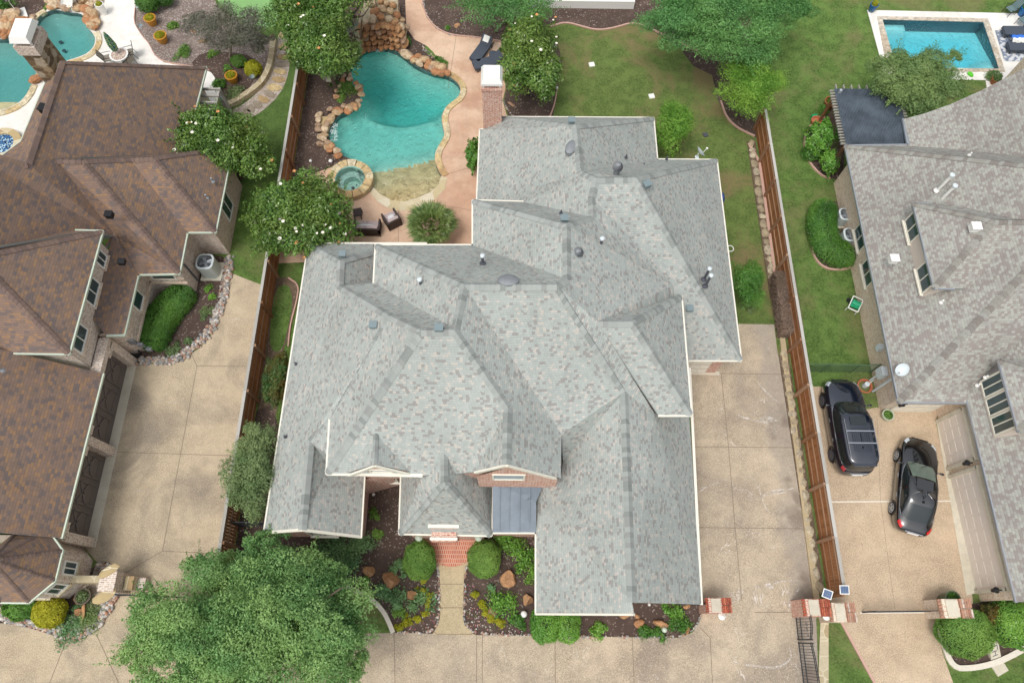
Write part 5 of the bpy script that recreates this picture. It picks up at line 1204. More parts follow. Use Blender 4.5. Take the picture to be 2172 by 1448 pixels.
# rear garden wall
yy = W((1260, 16)).y; m = M(); m.box((4.6, yy, .3), (7.2, .25, .6)); 
tag(m.build('garden_wall', K['white'], origin=(4.6, yy, 0)), 'low white retaining wall behind the mulch at the top of the garden', 'garden wall')
sheet('sports_court', [Vector((1, yy+.1, 0)), Vector((8.2, yy+.1, 0)), Vector((8.2, yy+6, 0)), Vector((1, yy+6, 0))], plain('court_pink', (186, 160, 172), .9, var=.15), .03, kind='structure')
# ================================================================ PLANTS
def leaf_mesh(name, pos, nrm, size, mat, parent, rng, aspect=.5, rnd=None, origin=(0, 0, 0), bend=True, jitter=.7):
    """one mesh of many small leaves: each a folded diamond of two triangles"""
    n = len(pos); N_ = nrm+rng.normal(0, jitter, (n, 3)); N_ /= np.linalg.norm(N_, axis=1)[:, None]+1e-9
    a = rng.normal(0, 1, (n, 3)); a -= N_*(a*N_).sum(1)[:, None]; a /= np.linalg.norm(a, axis=1)[:, None]+1e-9
    b = np.cross(N_, a); s = (size*rng.uniform(.65, 1.3, n))[:, None]
    v = np.empty((n, 4, 3)); v[:, 0] = pos-a*s*.5; v[:, 1] = pos+b*s*aspect*.5+N_*s*.08; v[:, 2] = pos+a*s*.5-N_*s*.10; v[:, 3] = pos-b*s*aspect*.5+N_*s*.08
    off = np.array(origin, float)
    me = bpy.data.meshes.new(name); me.vertices.add(4*n); me.vertices.foreach_set('co', (v-off).reshape(-1).astype(np.float32))
    me.loops.add(4*n); me.loops.foreach_set('vertex_index', np.arange(4*n, dtype=np.int32))
    me.polygons.add(n); me.polygons.foreach_set('loop_start', np.arange(0, 4*n, 4, dtype=np.int32))
    try: me.polygons.foreach_set('loop_total', np.full(n, 4, dtype=np.int32))
    except Exception: pass
    me.update(calc_edges=True)
    at = me.attributes.new('rnd', 'FLOAT', 'FACE'); at.data.foreach_set('value', (rng.random(n) if rnd is None else np.clip(rnd, 0, 1)).astype(np.float32))
    me.materials.append(mat); o = bpy.data.objects.new(name, me); C.objects.link(o); o.parent = parent
    return o
def crown_points(c, rad, n, rng, lobes=22, lob=.42, shell=.75, flat=0.0):
    """points spread through clumps whose centres fill an ellipsoid; normals point out of each clump"""
    c = np.array(c); rad = np.array(rad)
    d = rng.normal(0, 1, (lobes, 3)); d /= np.linalg.norm(d, axis=1)[:, None]; d[:, 2] = np.abs(d[:, 2])*1.0-.25
    rr = rng.uniform(.35, .82, lobes)[:, None]; lc = c+d*rr*rad
    lr = rng.uniform(lob*.65, lob*1.25, lobes); pz = np.clip(rng.normal(.5, .28, lobes), 0, 1); w = lr**2; idx = rng.choice(lobes, n, p=w/w.sum())
    q = rng.normal(0, 1, (n, 3)); q /= np.linalg.norm(q, axis=1)[:, None]
    rad_l = lr[idx][:, None]*(shell+(1.0-shell)*rng.random(n)[:, None])*(1+.16*rng.normal(0, 1, (n, 1)))
    pos = lc[idx]+q*rad_l*rad*np.array([1, 1, .85]); tone = pz[idx]
    return pos, q+np.array([0, 0, .5]), tone
def tree(name, label, cat, px, zc, rad, n, leaf, mat, trunk=.16, seed=0, lobes=24, lob=.42, group=None, flowers=0, base=None, aspect=.5, stems=1, shell=.7, barkm=None, limbs=9, extra=(), jitter=.6, zb=0):
    rng = np.random.default_rng(seed); rn = random.Random(seed); c = W(px, zc)
    b = W(base) if base else Vector((c.x, c.y, 0)); b.z = zb
    root = empty(name, (b.x, b.y, zb), label, cat, group)
    P_, N_, T_2 = crown_points(c, rad, n, rng, lobes, lob, shell)
    for (ep, ez, er, en) in extra:
        e = W(ep, ez); a_, b_, t_ = crown_points(e, er, en, rng, max(6, lobes//2), lob, shell); P_ = np.vstack([P_, a_]); N_ = np.vstack([N_, b_]); T_2 = np.concatenate([T_2, t_])
    ns = max(10, n//450); i0 = rng.integers(0, len(P_), ns*3); rel = (P_[i0]-np.array(c))/np.array(rad); i0 = i0[np.argsort(-np.linalg.norm(rel, axis=1))][:ns]
    for i in i0:
        d = P_[i]-np.array(c); d /= np.linalg.norm(d)+1e-6; d = d+rng.normal(0, .25, 3); ln = rng.uniform(.3, .75)*min(1, rad[0]/3.2); k_ = int(10+40*ln); t_ = rng.random(k_)
        P_ = np.vstack([P_, P_[i]+d*t_[:, None]*ln+rng.normal(0, .07, (k_, 3))*(1.2-t_[:, None])]); N_ = np.vstack([N_, np.tile(d+[0, 0, .8], (k_, 1))]); T_2 = np.concatenate([T_2, np.full(k_, rng.random())])
    ok = P_[:, 2] > .05; P_, N_, T_2 = P_[ok], N_[ok], T_2[ok]
    leaf_mesh('crown', P_, N_, leaf, mat, root, rng, aspect, rnd=T_2*.7+rng.random(len(P_))*.3, origin=b, jitter=jitter)
    m = M()
    for s in range(stems):
        o = Vector((rn.uniform(-.15, .15), rn.uniform(-.15, .15), 0))*(stems > 1); top = Vector((c.x, c.y, c.z-rad[2]*.1))
        m.tube([b+o, b.lerp(top, .4)+o*2.5, b.lerp(top, .8)+o*4], [trunk, trunk*.75, trunk*.45], 7)
    for k in range(limbs):
        t = rn.uniform(.35, .8); a = rn.uniform(0, 6.28); st = b.lerp(Vector(c), t); d = Vector((math.cos(a)*rad[0], math.sin(a)*rad[1], rad[2]*rn.uniform(-.1, .6)))*rn.uniform(.5, .8)
        m.tube([st, st+d*.5+Vector((0, 0, .1)), Vector(c)+d-Vector((0, 0, 0))], [trunk*.4, trunk*.25, trunk*.08], 5)
    m.build('trunk', barkm or K['bark'], root)
    if flowers:
        rel = (P_-np.array(c))/np.array(rad); sc_ = np.linalg.norm(rel, axis=1); idx = [i for i in rng.permutation(len(P_)) if sc_[i] > .62 and N_[i][2] > .75 and rel[i][2] > -.3][:int(flowers*1.2)]; f = M()
        for i in idx:
            p = Vector(P_[i])+Vector(N_[i]).normalized()*.08; r_ = rn.uniform(.05, .10); mi = 0 if rn.random() < .72 else 1
            for k in range(6):
                a = k*1.047; f.face([p, p+Vector((math.cos(a)*r_, math.sin(a)*r_, .05)), p+Vector((math.cos(a+.6)*r_*1.1, math.sin(a+.6)*r_*1.1, .07)), p+Vector((math.cos(a+1.0)*r_, math.sin(a+1.0)*r_, .05))], mi)
        f.build('blossom', [K['petal'], K['petal_old']], root)
    return root
K['petal'] = plain('petal', (240, 236, 222), .6, var=.05); K['petal_old'] = plain('petal_old', (206, 150, 96), .7, var=.2)
K['lf_mag'] = leafmat('magnolia_leaf', [(46, 76, 30), (66, 100, 40), (86, 122, 52), (116, 152, 74), (112, 134, 70)], .3, .12)
K['lf_oak'] = leafmat('oak_leaf', [(64, 112, 62), (84, 136, 76), (104, 158, 92), (130, 180, 112)], .6, .28)
K['lf_live'] = leafmat('live_oak_leaf', [(66, 108, 60), (90, 136, 78), (114, 160, 96), (144, 184, 116), (164, 198, 130)], .6, .3)
K['lf_yew'] = leafmat('yellow_green_leaf', [(62, 108, 32), (92, 142, 48), (126, 174, 68), (156, 192, 92)], .6, .3)
K['lf_pale'] = leafmat('feathery_leaf', [(88, 115, 73), (108, 135, 86), (131, 154, 104), (154, 171, 127)], .7, .3)
K['lf_olive'] = leafmat('elm_leaf', [(84, 114, 66), (104, 134, 80), (122, 152, 94), (140, 164, 110)], .6, .25)
K['lf_purple'] = leafmat('grey_purple_leaf', [(79, 82, 77), (100, 99, 93), (118, 115, 108), (95, 106, 88)], .7, .2)
K['lf_hedge'] = leafmat('hedge_leaf', [(50, 92, 36), (66, 112, 44), (84, 132, 54), (104, 152, 68)], .45, .15)
K['lf_box'] = leafmat('boxwood_leaf', [(76, 116, 46), (94, 136, 56), (112, 154, 70), (136, 172, 90)], .6, .2)
K['lf_gold'] = leafmat('golden_leaf', [(158, 160, 34), (186, 182, 44), (204, 196, 60), (140, 152, 44)], .6, .3)
K['lf_blue'] = leafmat('blue_green_leaf', [(76, 120, 76), (98, 142, 94), (120, 164, 112), (148, 186, 134)], .6, .25)
K['lf_holly'] = leafmat('glossy_leaf', [(56, 104, 40), (80, 132, 50), (106, 160, 64), (136, 182, 84)], .3, .15)
K['lf_palm'] = leafmat('palm_leaf', [(52, 79, 41), (75, 104, 54), (100, 126, 72), (126, 144, 90)], .4, .2)
K['lf_red'] = leafmat('red_tip_leaf', [(39, 72, 32), (55, 93, 43), (73, 111, 52), (135, 75, 45)], .5, .2)
MG = 'magnolia trees with white blossoms'
def mag(label, px, z, rad, n, seed, fl, **kw): return tree('magnolia_tree', label, 'tree', px, z, rad, int(n*1.7), .165, K['lf_mag'], .14, seed, 44, .30, MG, fl, aspect=.42, **kw)
mag('white blossomed magnolia overhanging the east eave of the brown roof', (470,305), 3.2, (2.5,2.2,2.2), 15000, 1, 26, extra=[((520,345), 2.6, (1.9,1.7,1.6), 6000), ((415,262), 3.4, (1.3,1.1,1.2), 3500)])
mag('broad white blossomed magnolia at the corner between patio furniture and grey roof', (640,458), 3.0, (3.0,2.9,2.3), 24000, 2, 30)
mag('tall white blossomed magnolia over the fence end beside the rock waterfall', (682,92), 3.8, (2.3,2.5,2.4), 17000, 3, 18, extra=[((640,30), 4.2, (2.6,2.0,2.0), 11000)])
mag('white blossomed magnolia between the brick chimney and the back lawn', (1120,122), 3.2, (1.9,2.9,2.3), 17000, 4, 26)
tree('oak_tree', 'dark green oak above the fence at the top beside the slide', 'tree', (735,5), 4.0, (2.4,1.8,1.8), 9000, .15, K['lf_mag'], .15, 5)
tree('oak_tree', 'green oak reaching into the top edge above the lounge chair', 'tree', (1075,8), 3.5, (3.0,1.7,1.8), 20000, .10, K['lf_oak'], .2, 6, 34, .34)
tree('oak_tree', 'largest dark green oak shading the mulch bed at the back right corner', 'tree', (1530,42), 4.6, (5.2,3.2,2.8), 80000, .10, K['lf_oak'], .26, 7, 110, .18, base=(1530,72), extra=[((1670,10), 4.2, (2.0,1.8,1.6), 9000)])
tree('elm_tree', 'yellow green bushy tree at the rear end of the right fence', 'tree', (1592,178), 3.0, (2.4,2.4,1.9), 26000, .09, K['lf_yew'], .14, 8, 50, .25, group=None)
tree('yew_shrub', 'bright green feathery shrub at the back corner of the grey roof', 'shrub', (1432,272), 2.2, (1.35,1.9,1.9), 16000, .09, K['lf_yew'], .09, 9, 26, .34, base=(1440,320), stems=3)
tree('elm_tree', 'olive green spreading tree between the pergola and the rectangular pool', 'tree', (1945,172), 3.4, (2.9,2.6,2.0), 62000, .095, K['lf_olive'], .16, 10, 60, .23, extra=[((1900,145), 3.8, (1.8,1.2,1.2), 7000), ((2020,120), 3.6, (.7,.5,.5), 1200)])
tree('smoke_tree', 'grey purple tree with thin open crown in the left flower bed', 'tree', (490,62), 2.8, (2.6,2.0,1.9), 11000, .10, K['lf_purple'], .09, 11, 30, .28, base=(488,122), barkm=K['barkpale'], limbs=26, extra=[((420,55), 2.0, (1.4,1.2,1.0), 2200), ((550,85), 2.4, (1.0,1.0,.9), 2200)])
tree('live_oak', 'very large pale green live oak covering the bottom left corner of the garden', 'tree', (535,1335), 4.6, (5.6,3.6,3.0), 105000, .10, K['lf_live'], .35, 12, 175, .135, extra=[((600,1240), 4.0, (3.0,2.0,1.8), 24000), ((690,1340), 3.8, (1.9,2.2,1.6), 14000), ((345,1400), 3.6, (2.4,2.0,1.5), 15000), ((480,1215), 3.2, (1.9,1.2,1.1), 7500), ((560,1160), 3.4, (1.5,.9,1.0), 5000), ((735,1395), 3.4, (1.2,1.5,1.2), 6000), ((320,1290), 3.2, (1.3,1.2,1.0), 5000), ((420,1195), 3.0, (1.0,.5,.7), 1500), ((600,1330), 5.4, (2.6,2.0,1.5), 16000), ((430,1350), 5.2, (2.2,1.6,1.4), 12000)], shell=.8)
tree('cypress_tree', 'feathery pale green tree squeezed between left fence and grey roof', 'tree', (532,1005), 2.8, (1.35,2.35,2.3), 26000, .085, K['lf_pale'], .09, 13, 34, .3, base=(560,1010), stems=2, extra=[((540,930), 3.0, (.9,.9,1.0), 5000)])
tree('holly_shrub', 'dark green shrub with red tips along the west eave of the grey roof', 'shrub', (590,800), 1.6, (.75,1.8,1.3), 9000, .10, K['lf_red'], .06, 14, 22, .34, base=(592,810), stems=2)
tree('crepe_myrtle', 'green shrub with pale tips against the east wall beside the narrow lawn', 'shrub', (1578,600), 1.9, (1.15,1.7,1.5), 13000, .08, K['lf_hedge'], .07, 15, 26, .32, base=(1570,610), stems=3, extra=[((1592,592), 2.7, (.6,.8,.5), 2500)])
bpy.data.objects[-1] if False else None
def bush(label, px, z, rad, n, mat, seed, leaf=.07, name='round_bush', cat='bush', group=None, shell=.88, square=1.0, rough=.055):
    rng = np.random.default_rng(seed); c = W(px, z); b = (c.x, c.y, 0); root = empty(name, b, label, cat, group)
    q = rng.normal(0, 1, (n, 3)); q /= np.linalg.norm(q, axis=1)[:, None]; q[:, 2] = np.where(q[:, 2] < -.6, -q[:, 2], q[:, 2])
    if square != 1: q = np.sign(q)*np.abs(q)**square
    wob = 1+rough*np.sin(q[:, 0]*7+seed)*np.cos(q[:, 1]*6+seed*2)+rough*.7*np.sin(q[:, 2]*9+q[:, 0]*5)
    rr = shell+(1-shell)*rng.random(n)+rng.normal(0, .012, n)
    pos = np.array(c)+q*(rr*wob)[:, None]*np.array(rad); tone = np.clip(.5+.3*np.sin(pos[:, 0]*2.3+seed)*np.sin(pos[:, 1]*2.7)+rng.normal(0, .22, n), 0, 1)
    leaf_mesh('foliage', pos, q+np.array([0, 0, .25]), leaf, mat, root, rng, .55, tone, b, jitter=.55)
    m = M(); m.lathe((c.x, c.y, c.z), [(.001, -rad[2]*.85), (min(rad[:2])*.8, -rad[2]*.4), (min(rad[:2])*.86, 0), (min(rad[:2])*.7, rad[2]*.5), (.001, rad[2]*.8)], 14); m.build('branches', K['lf_core'], root)
    return root
K['lf_core'] = plain('inner_twigs', (44, 58, 30), .95, var=.4, scale=15)
bush('clipped round boxwood on the left of the brick entry step', (890,1187), .72, (.78,.92,.75), 9000, K['lf_box'], 1)
bush('clipped round boxwood on the right of the brick entry step', (1027,1185), .72, (.8,.88,.75), 9000, K['lf_box'], 2)
bush('square clipped bush below the gable corner, larger of the two', (1156,1324), .6, (.68,.80,.65), 8000, K['lf_holly'], 3, square=.75)
bush('square clipped bush below the gable corner, smaller of the two', (1205,1325), .6, (.55,.78,.6), 7000, K['lf_holly'], 4, square=.75)
bush('large clipped dome shrub beside the right gate pillar', (2045,1338), .9, (1.28,1.15,.95), 15000, K['lf_box'], 5)
bush('large clipped shrub at the right edge of the photo below the taupe house', (2148,1322), .9, (1.05,1.1,.95), 12000, K['lf_holly'], 6)
bush('small reddish shrub between the two clipped dome shrubs', (2104,1305), .7, (.45,.55,.6), 2500, K['lf_red'], 7, rough=.15)
bush('golden yellow ball shrub in the pebble bed by the turret', (105,1297), .6, (.72,.7,.62), 7000, K['lf_gold'], 8, .09)
bush('dark green low shrub under the turret eave', (48,1290), .45, (.85,.5,.5), 5000, K['lf_hedge'], 9, .1, rough=.12)
bush('yellow flowering round shrub in the left flower bed', (537,146), .5, (.52,.52,.5), 3000, K['lf_gold'], 10, .1, rough=.1)
bush('small bright green mound in the left flower bed', (506,130), .35, (.5,.38,.35), 2200, K['lf_box'], 11, .1, rough=.1)
bush('clipped dark ball bush at the top edge beside the white deck, larger', (312,5), .7, (.75,.7,.7), 5000, K['lf_hedge'], 12)
bush('clipped dark ball bush at the top edge beside the white deck, smaller', (348,-3), .6, (.6,.5,.55), 3000, K['lf_hedge'], 13)
bush('glossy green shrub with red roses under the pergola corner', (1743,292), 1.0, (.95,1.0,.95), 7000, K['lf_holly'], 14, .13, rough=.16, shell=.7)
bush('glossy green climbing shrub against the lattice', (1760,345), .8, (.5,.75,.7), 3000, K['lf_holly'], 15, .12, rough=.18, shell=.7)
bush('low dark plant under the pergola lattice', (1722,325), .3, (.6,.5,.3), 1500, K['lf_hedge'], 16, .1, rough=.2)
bush('dark palm-like shrub at the west wall beside the patio', (1004,330), .8, (.42,.95,.7), 1800, K['lf_hedge'], 17, .22, rough=.25, shell=.5)
bush('dark fern under the left eave of the grey roof', (22,15), .5, (1.2,1.0,.6), 0+2500, K['lf_hedge'], 18, .14, rough=.2) if False else None
def hedge(label, line, w, h, n, mat, seed, leaf=.075):
    rng = np.random.default_rng(seed); L = smooth_poly([W(p) for p in line], 2, False); L = resample(L, .12); c = sum(L, Vector())/len(L)
    root = empty('hedge', (c.x, c.y, 0), label, 'hedge'); A = np.array([tuple(p) for p in L]); k = rng.integers(0, len(A), n)
    d = np.gradient(A, axis=0); d /= np.linalg.norm(d, axis=1)[:, None]; s = np.stack([-d[:, 1], d[:, 0], d[:, 2]], 1)[k]
    t = rng.uniform(0, 1, n); ang = (rng.beta(1, 1, n))*math.pi; wv = np.array(w)[0]+(np.array(w)[1]-np.array(w)[0])*np.sin(math.pi*np.clip(k/len(A)*.8+.1, 0, 1))
    cx_ = np.sign(np.cos(ang))*np.abs(np.cos(ang))**.6; cz = np.abs(np.sin(ang))**.5
    tap = np.clip(np.minimum(k, len(A)-1-k)/5.0, .0, 1)**.5*.5+.5
    pos = A[k]+s*(cx_*wv/2*tap)[:, None]; pos[:, 2] = np.maximum(.05, cz*h*(1+.05*np.sin(pos[:, 0]*3)*np.cos(pos[:, 1]*3)))*(.92+.08*tap)
    pos += rng.normal(0, .055, pos.shape); nr = s*cx_[:, None]; nr[:, 2] = cz+.1
    ends = (k < 3) | (k > len(A)-4); pos[ends, 2] *= rng.uniform(.3, 1, ends.sum())
    tone = np.clip(.5+.3*np.sin(pos[:, 0]*2)*np.sin(pos[:, 1]*2)+rng.normal(0, .22, n), 0, 1)
    leaf_mesh('foliage', pos, nr, leaf, mat, root, rng, .55, tone, (c.x, c.y, 0), jitter=.5)
    m = strip_mesh([Vector((p.x, p.y, 0)) for p in L[2:-2]], -w[0]*.36, w[0]*.36, h*.82, h*.82); m.build('branches', K['lf_core'], root)
    return root
hedge('curved clipped dark hedge in the bed below the brown roof', [(408,622),(388,640),(362,665),(345,690),(336,718),(328,748)], (1.1,1.55), 1.0, 30000, K['lf_hedge'], 1)
hedge('kidney shaped clipped hedge around the two air conditioners', [(1745,440),(1735,470),(1738,510),(1752,540),(1785,552),(1802,545)], (1.25,1.5), 1.0, 26000, K['lf_hedge'], 2)
# small plants and flowers
def tuft(label, p, r_, h, mat, n, seed, leaf=.12, name='small_shrub', cat='plant', group=None, aspect=.4):
    rng = np.random.default_rng(seed); c = W(p); root = empty(name, (c.x, c.y, 0), label, cat, group)
    k = max(4, n//60); lc = rng.normal(0, .42, (k, 2))*r_; idx = rng.integers(0, k, n)
    xy = lc[idx]+rng.normal(0, .22, (n, 2))*r_; z = h*rng.uniform(.1, 1, n)*np.exp(-(xy**2).sum(1)/(r_*r_*1.3)); pos = np.stack([c.x+xy[:, 0], c.y+xy[:, 1], z+.03], 1)
    nr = np.stack([xy[:, 0]/r_*.8, xy[:, 1]/r_*.8, np.full(n, .9)], 1)
    leaf_mesh('leaves', pos, nr, leaf, mat, root, rng, aspect, rng.random(n), (c.x, c.y, 0)); return root
for i, (x, y, r_, h, mt, lb) in enumerate([
 (700,1172,1.3,.6,'lf_blue','wide blue green shrub beside the brick sill of the front left gable'),(765,1165,.95,.6,'lf_blue','blue green shrub right of the front left gable corner'),
 (718,1210,.9,.5,'lf_blue','blue green shrub above the weathered boulder'),(797,1090,.25,.2,'lf_box','tiny green sprout in bare mulch, upper one'),(798,1132,.3,.25,'lf_box','tiny green sprout in bare mulch beside the white entry eave'),
 (848,1202,.5,.4,'lf_blue','leafy plant left of the round boxwood by the entry'),(812,1252,.55,.4,'lf_blue','leafy green plant below the big rust boulder'),(843,1272,.6,.4,'lf_blue','leafy green plant left of the grey boulder'),(893,1280,.65,.45,'lf_blue','blue green mound next to the walkway flowers'),
 (773,1232,.25,.2,'lf_box','small sprout beside the weathered boulder'),(846,1298,.3,.2,'lf_box','small mixed plant near the curb end'),
 (1075,1150,.7,.5,'lf_holly','bright green shrub under the metal porch roof, left'),(1110,1175,.6,.5,'lf_holly','bright green shrub under the metal porch roof, right'),(1122,1205,.55,.5,'lf_holly','bright green shrub against the white gutter of the front gable'),
 (1065,1278,.75,.45,'lf_holly','spreading green shrub right of the walkway bed'),(1103,1315,.35,.4,'lf_hedge','small conical green plant beside the white pot'),(1042,1245,.22,.25,'lf_blue','slim grey green plant in the middle of the right bed'),(1019,1222,.2,.2,'lf_blue','little silvery plant below the right boxwood'),
 (1269,1334,.4,.25,'lf_holly','spiky green tuft in the mulch below the big gable'),(1435,1295,.4,.35,'lf_holly','spiky green plant near the brick corner of the gable'),(1412,1290,.25,.25,'lf_holly','small spiky plant left of the corner plant'),(1441,1322,.45,.35,'lf_hedge','dark green clump at the end of the front bed'),(1395,1340,.35,.3,'lf_hedge','low green plant beside the white mushroom light'),(1365,1338,.35,.3,'lf_hedge','low green plant beside the rusty wedge boulder'),
 (370,58,.4,.3,'lf_box','grey green tuft in the flower bed, upper'),(395,110,.55,.4,'lf_box','round grassy clump in the middle of the flower bed'),(453,115,.3,.3,'lf_box','small green clump near the smoke tree trunk'),(485,146,.28,.25,'lf_box','tiny green clump beside the yellow flowering shrub'),(466,183,.45,.4,'lf_hedge','dark green clump near the trellis'),(500,207,.75,.5,'lf_pale','pale ornamental grass at the end of the curved wall'),
 (445,195+418,.25,.2,'lf_holly','small plant in the hedge bed near the air conditioner'),(437,662,.35,.25,'lf_pale','striped tuft beside the curved hedge'),(402,723,.22,.2,'lf_pale','small striped tuft in the lower hedge bed'),(368,743,.35,.25,'lf_pale','striped tuft at the foot of the curved hedge'),(452,630,.22,.2,'lf_holly','small tuft above the striped tuft by the hedge'),
 (731,190,.7,.35,'lf_box','green planting inside the rock ring beside the large pool'),(724,212,.3,.2,'lf_box','small green patch at the foot of the rock ring'),(937,132,.4,.35,'lf_hedge','green clump among rocks at the patio edge'),(862,92,.35,.6,'lf_hedge','green shrub at the right side of the waterfall'),(950,60,.15,.15,'lf_box','tiny sprout in the mulch above the patio'),
 (150,1330,.8,.3,'lf_blue','grey green ground cover in the pebble bed by the turret'),(190,1310,.7,.25,'lf_olive','olive ground cover in the gravel below the stone pillar'),(165,1290,.3,.2,'lf_blue','small grey plant beside the flat boulder'),
 (2108,168,.45,.6,'lf_olive','bronze leaved plant on the white slab by the rectangular pool'),(1850,22,.35,.5,'lf_gold','yellow green plant in a blue pot at the pool deck corner'),(10,15,.9,.7,'lf_hedge','dark green shrub in the top left corner'),
 (1745,232,.4,.4,'lf_hedge','green plant beside the terracotta planter'),(1590,640,.5,.5,'lf_pale','pale green plant at the foot of the east wall shrub'),(1385,1352-30,.01,.01,'lf_box','x')]):
    if lb == 'x': continue
    if mt == 'lf_blue': r_ *= .8
    tuft(lb, (x, y), r_, h, K[mt], int(450+1300*r_*r_), 100+i)
yg = 'yellow flower clumps along the front walkway'
for i, (x, y, lb) in enumerate([(900,1229,'first yellow clump below the left round boxwood'),(899,1250,'second yellow clump below the left round boxwood'),(909,1267,'yellow clump touching the top of the blue green mound'),(911,1284,'yellow clump right of the blue green mound'),(903,1301,'yellow clump below the blue green mound'),(884,1311,'yellow clump left of the lowest mound flowers'),(864,1315,'leftmost yellow clump of the left bed'),(850,1330,'pale yellow clump at the corner of the curb'),
 (1009,1261,'topmost yellow clump in the bed right of the walkway'),(1026,1281,'second yellow clump right of the walkway'),(1028,1299,'yellow clump left of the small rust boulder'),(1041,1311,'yellow clump below the small rust boulder'),(1057,1320,'rightmost yellow clump below the spreading green shrub')]):
    tuft(lb, (x, y), .21, .25, K['lf_gold'], 420, 300+i, .09, 'yellow_flowers', 'flowers', yg)
fl = M(); rn = random.Random(4)
pool_a = pts([(860,1335),(915,1338),(926,1310),(927,1240),(905,1280),(885,1325)]); pool_b = pts([(990,1235),(988,1310),(1000,1338),(1120,1345),(1115,1332),(1060,1330),(1010,1270),(1005,1240)])
for pl, cnt in ((pool_a, 60), (pool_b, 130)):
    xs = [p.x for p in pl]; ys = [p.y for p in pl]; k = 0
    while k < cnt:
        x, y = rn.uniform(min(xs), max(xs)), rn.uniform(min(ys), max(ys))
        if inside((x, y), pl):
            k += 1; r_ = rn.uniform(.014, .032); mi = rn.choice([0, 0, 1, 2, 3])
            for a in range(5): t = a*1.257; fl.face([(x, y, .08), (x+r_*math.cos(t), y+r_*math.sin(t), .1), (x+r_*math.cos(t+.8), y+r_*math.sin(t+.8), .1)], mi)
tag(fl.build('bedding_flowers', [plain('fl_white', (236,232,226), .7), plain('fl_pink', (214,112,142), .7), plain('fl_peach', (226,170,150), .7), K['lf_box']]), 'scattered small pink and white bedding flowers', 'flowers', kind='stuff')
# palm
pc = W((915, 480), 1.5); palm = empty('fan_palm', (pc.x, pc.y, 0), 'fan palm with spiky green fronds on the patio behind the grey roof', 'palm')
m = M(); m.tube([(pc.x, pc.y, 0), (pc.x, pc.y, 1.5)], [.22, .16], 9); m.build('trunk', K['bark'], palm)
rn = random.Random(9); m = M()
for i in range(44):
    a = i*2.399; el = 1.45-1.5*(i/44)**.9; L_ = rn.uniform(1.0, 1.3); d = Vector((math.cos(a)*math.cos(el), math.sin(a)*math.cos(el), math.sin(el)*.75)); c = pc+d*L_*.75; m.tube([pc, c], .012, 4, r=.2)
    s = Vector((-d.y, d.x, 0)).normalized(); n_ = d.cross(s)
    for k in range(17):
        t = -1.25+2.5*k/16; e = (d*math.cos(t)+s*math.sin(t)).normalized(); ln = rn.uniform(.62, .86)*(1-.2*abs(t)); w = s*math.cos(t)*.042-d*math.sin(t)*.042
        tip = c+e*ln-Vector((0, 0, .16*rn.random()+.05)); mid = c+e*ln*.5; m.face([c, mid+w, tip, mid-w], r=rn.uniform(0, 1))
m.build('fronds', K['lf_palm'], palm)
# boulders
for i, (x, y, sx, sy, h, lb, rz) in enumerate([(828,1228,1.05,.82,.5,'largest rust brown boulder left of the walkway',-.3),(783,1212,.55,.66,.3,'weathered brown boulder beside the blue green shrub',.3),(874,1263,.62,.5,.3,'grey brown boulder between two leafy plants',.2),(1080,1225,.9,.78,.5,'orange pyramid shaped boulder right of the entry',.7),(1118,1271,.52,.72,.35,'triangular rust boulder against the white gutter',.2),(1046,1297,.48,.42,.25,'small rust boulder beside the yellow flowers',.5),(1357,1323,.55,.4,.22,'flat rusty boulder left of the wedge shaped one',.1),(1400,1323,.7,.42,.3,'rusty wedge shaped boulder below the big gable',-.1),(1457,1336,.36,.4,.2,'squarish tan boulder at the rounded end of the front bed',0),(1457,1285,.4,.3,.2,'pale flat stone under the gable corner',0),(1325,1305,.5,.3,.15,'pale flat stone below the gable step',0),(1350,1306,.3,.3,.12,'little pale stone right of the flat stone',0.4),
 (168,1272,.42,.42,.25,'brown flat boulder beside the agave pot',.2),(168,1294,.5,.5,.3,'brown square boulder in the pebble bed',0),(182,1296,.28,.7,.35,'upright narrow rust boulder in the pebble bed',.05),(582,84,.4,.34,.4,'reddish rock at the top end of the curved wall',.2),(431,90,.6,.25,.2,'long tan rock in the flower bed below the smoke tree',.1),(411,68,.4,.3,.2,'small tan rock in the flower bed',.1),(968,55,.5,.4,.08,'flat pale stepping rock in the mulch above the patio',.2),(1085,222,.55,.3,.08,'flat grey stepping stone below the magnolia',-.5),(155,1272-230,.01,.01,.01,'x',0)]):
    if lb == 'x': continue
    p = W((x, y)); m = M(); m.rock((0, 0, h*.35), (sx*1.1, sy*1.1, h*1.4), 900+i, rz=rz, sub=3); o = m.build('boulder', K['rock_boulder']); o.location = (p.x, p.y, 0); tag(o, lb, 'boulder')
# river pebbles
def pebbles(name, line_or_poly, n, size, seed, mat='pebble', width=None, label=None):
    rn = random.Random(seed); m = M()
    if width:
        L = resample(smooth_poly([W(p) for p in line_or_poly], 2, False), .05)
    else: xs = [p.x for p in line_or_poly]; ys = [p.y for p in line_or_poly]
    k = 0
    while k < n:
        if width: p = L[int(rn.random()*len(L))]; x, y = p.x+rn.uniform(-width, width), p.y+rn.uniform(-width, width)
        else:
            x, y = rn.uniform(min(xs), max(xs)), rn.uniform(min(ys), max(ys))
            if not inside((x, y), line_or_poly): continue
        k += 1; s = size*rn.uniform(.6, 1.3); m.rock((x, y, s*.2+.02), (s*1.2, s*.85, s*.6), seed*7919+k, sub=1)
    o = m.build(name, K[mat], smooth=True); return tag(o, label, 'pebbles', kind='stuff')
pebbles('river_pebbles', [(487,550),(483,590),(474,630),(462,668),(450,697),(428,722),(400,745),(372,762),(345,766),(292,766)], 620, .2, 1, width=.24, label='river pebbles edging the curved hedge bed')
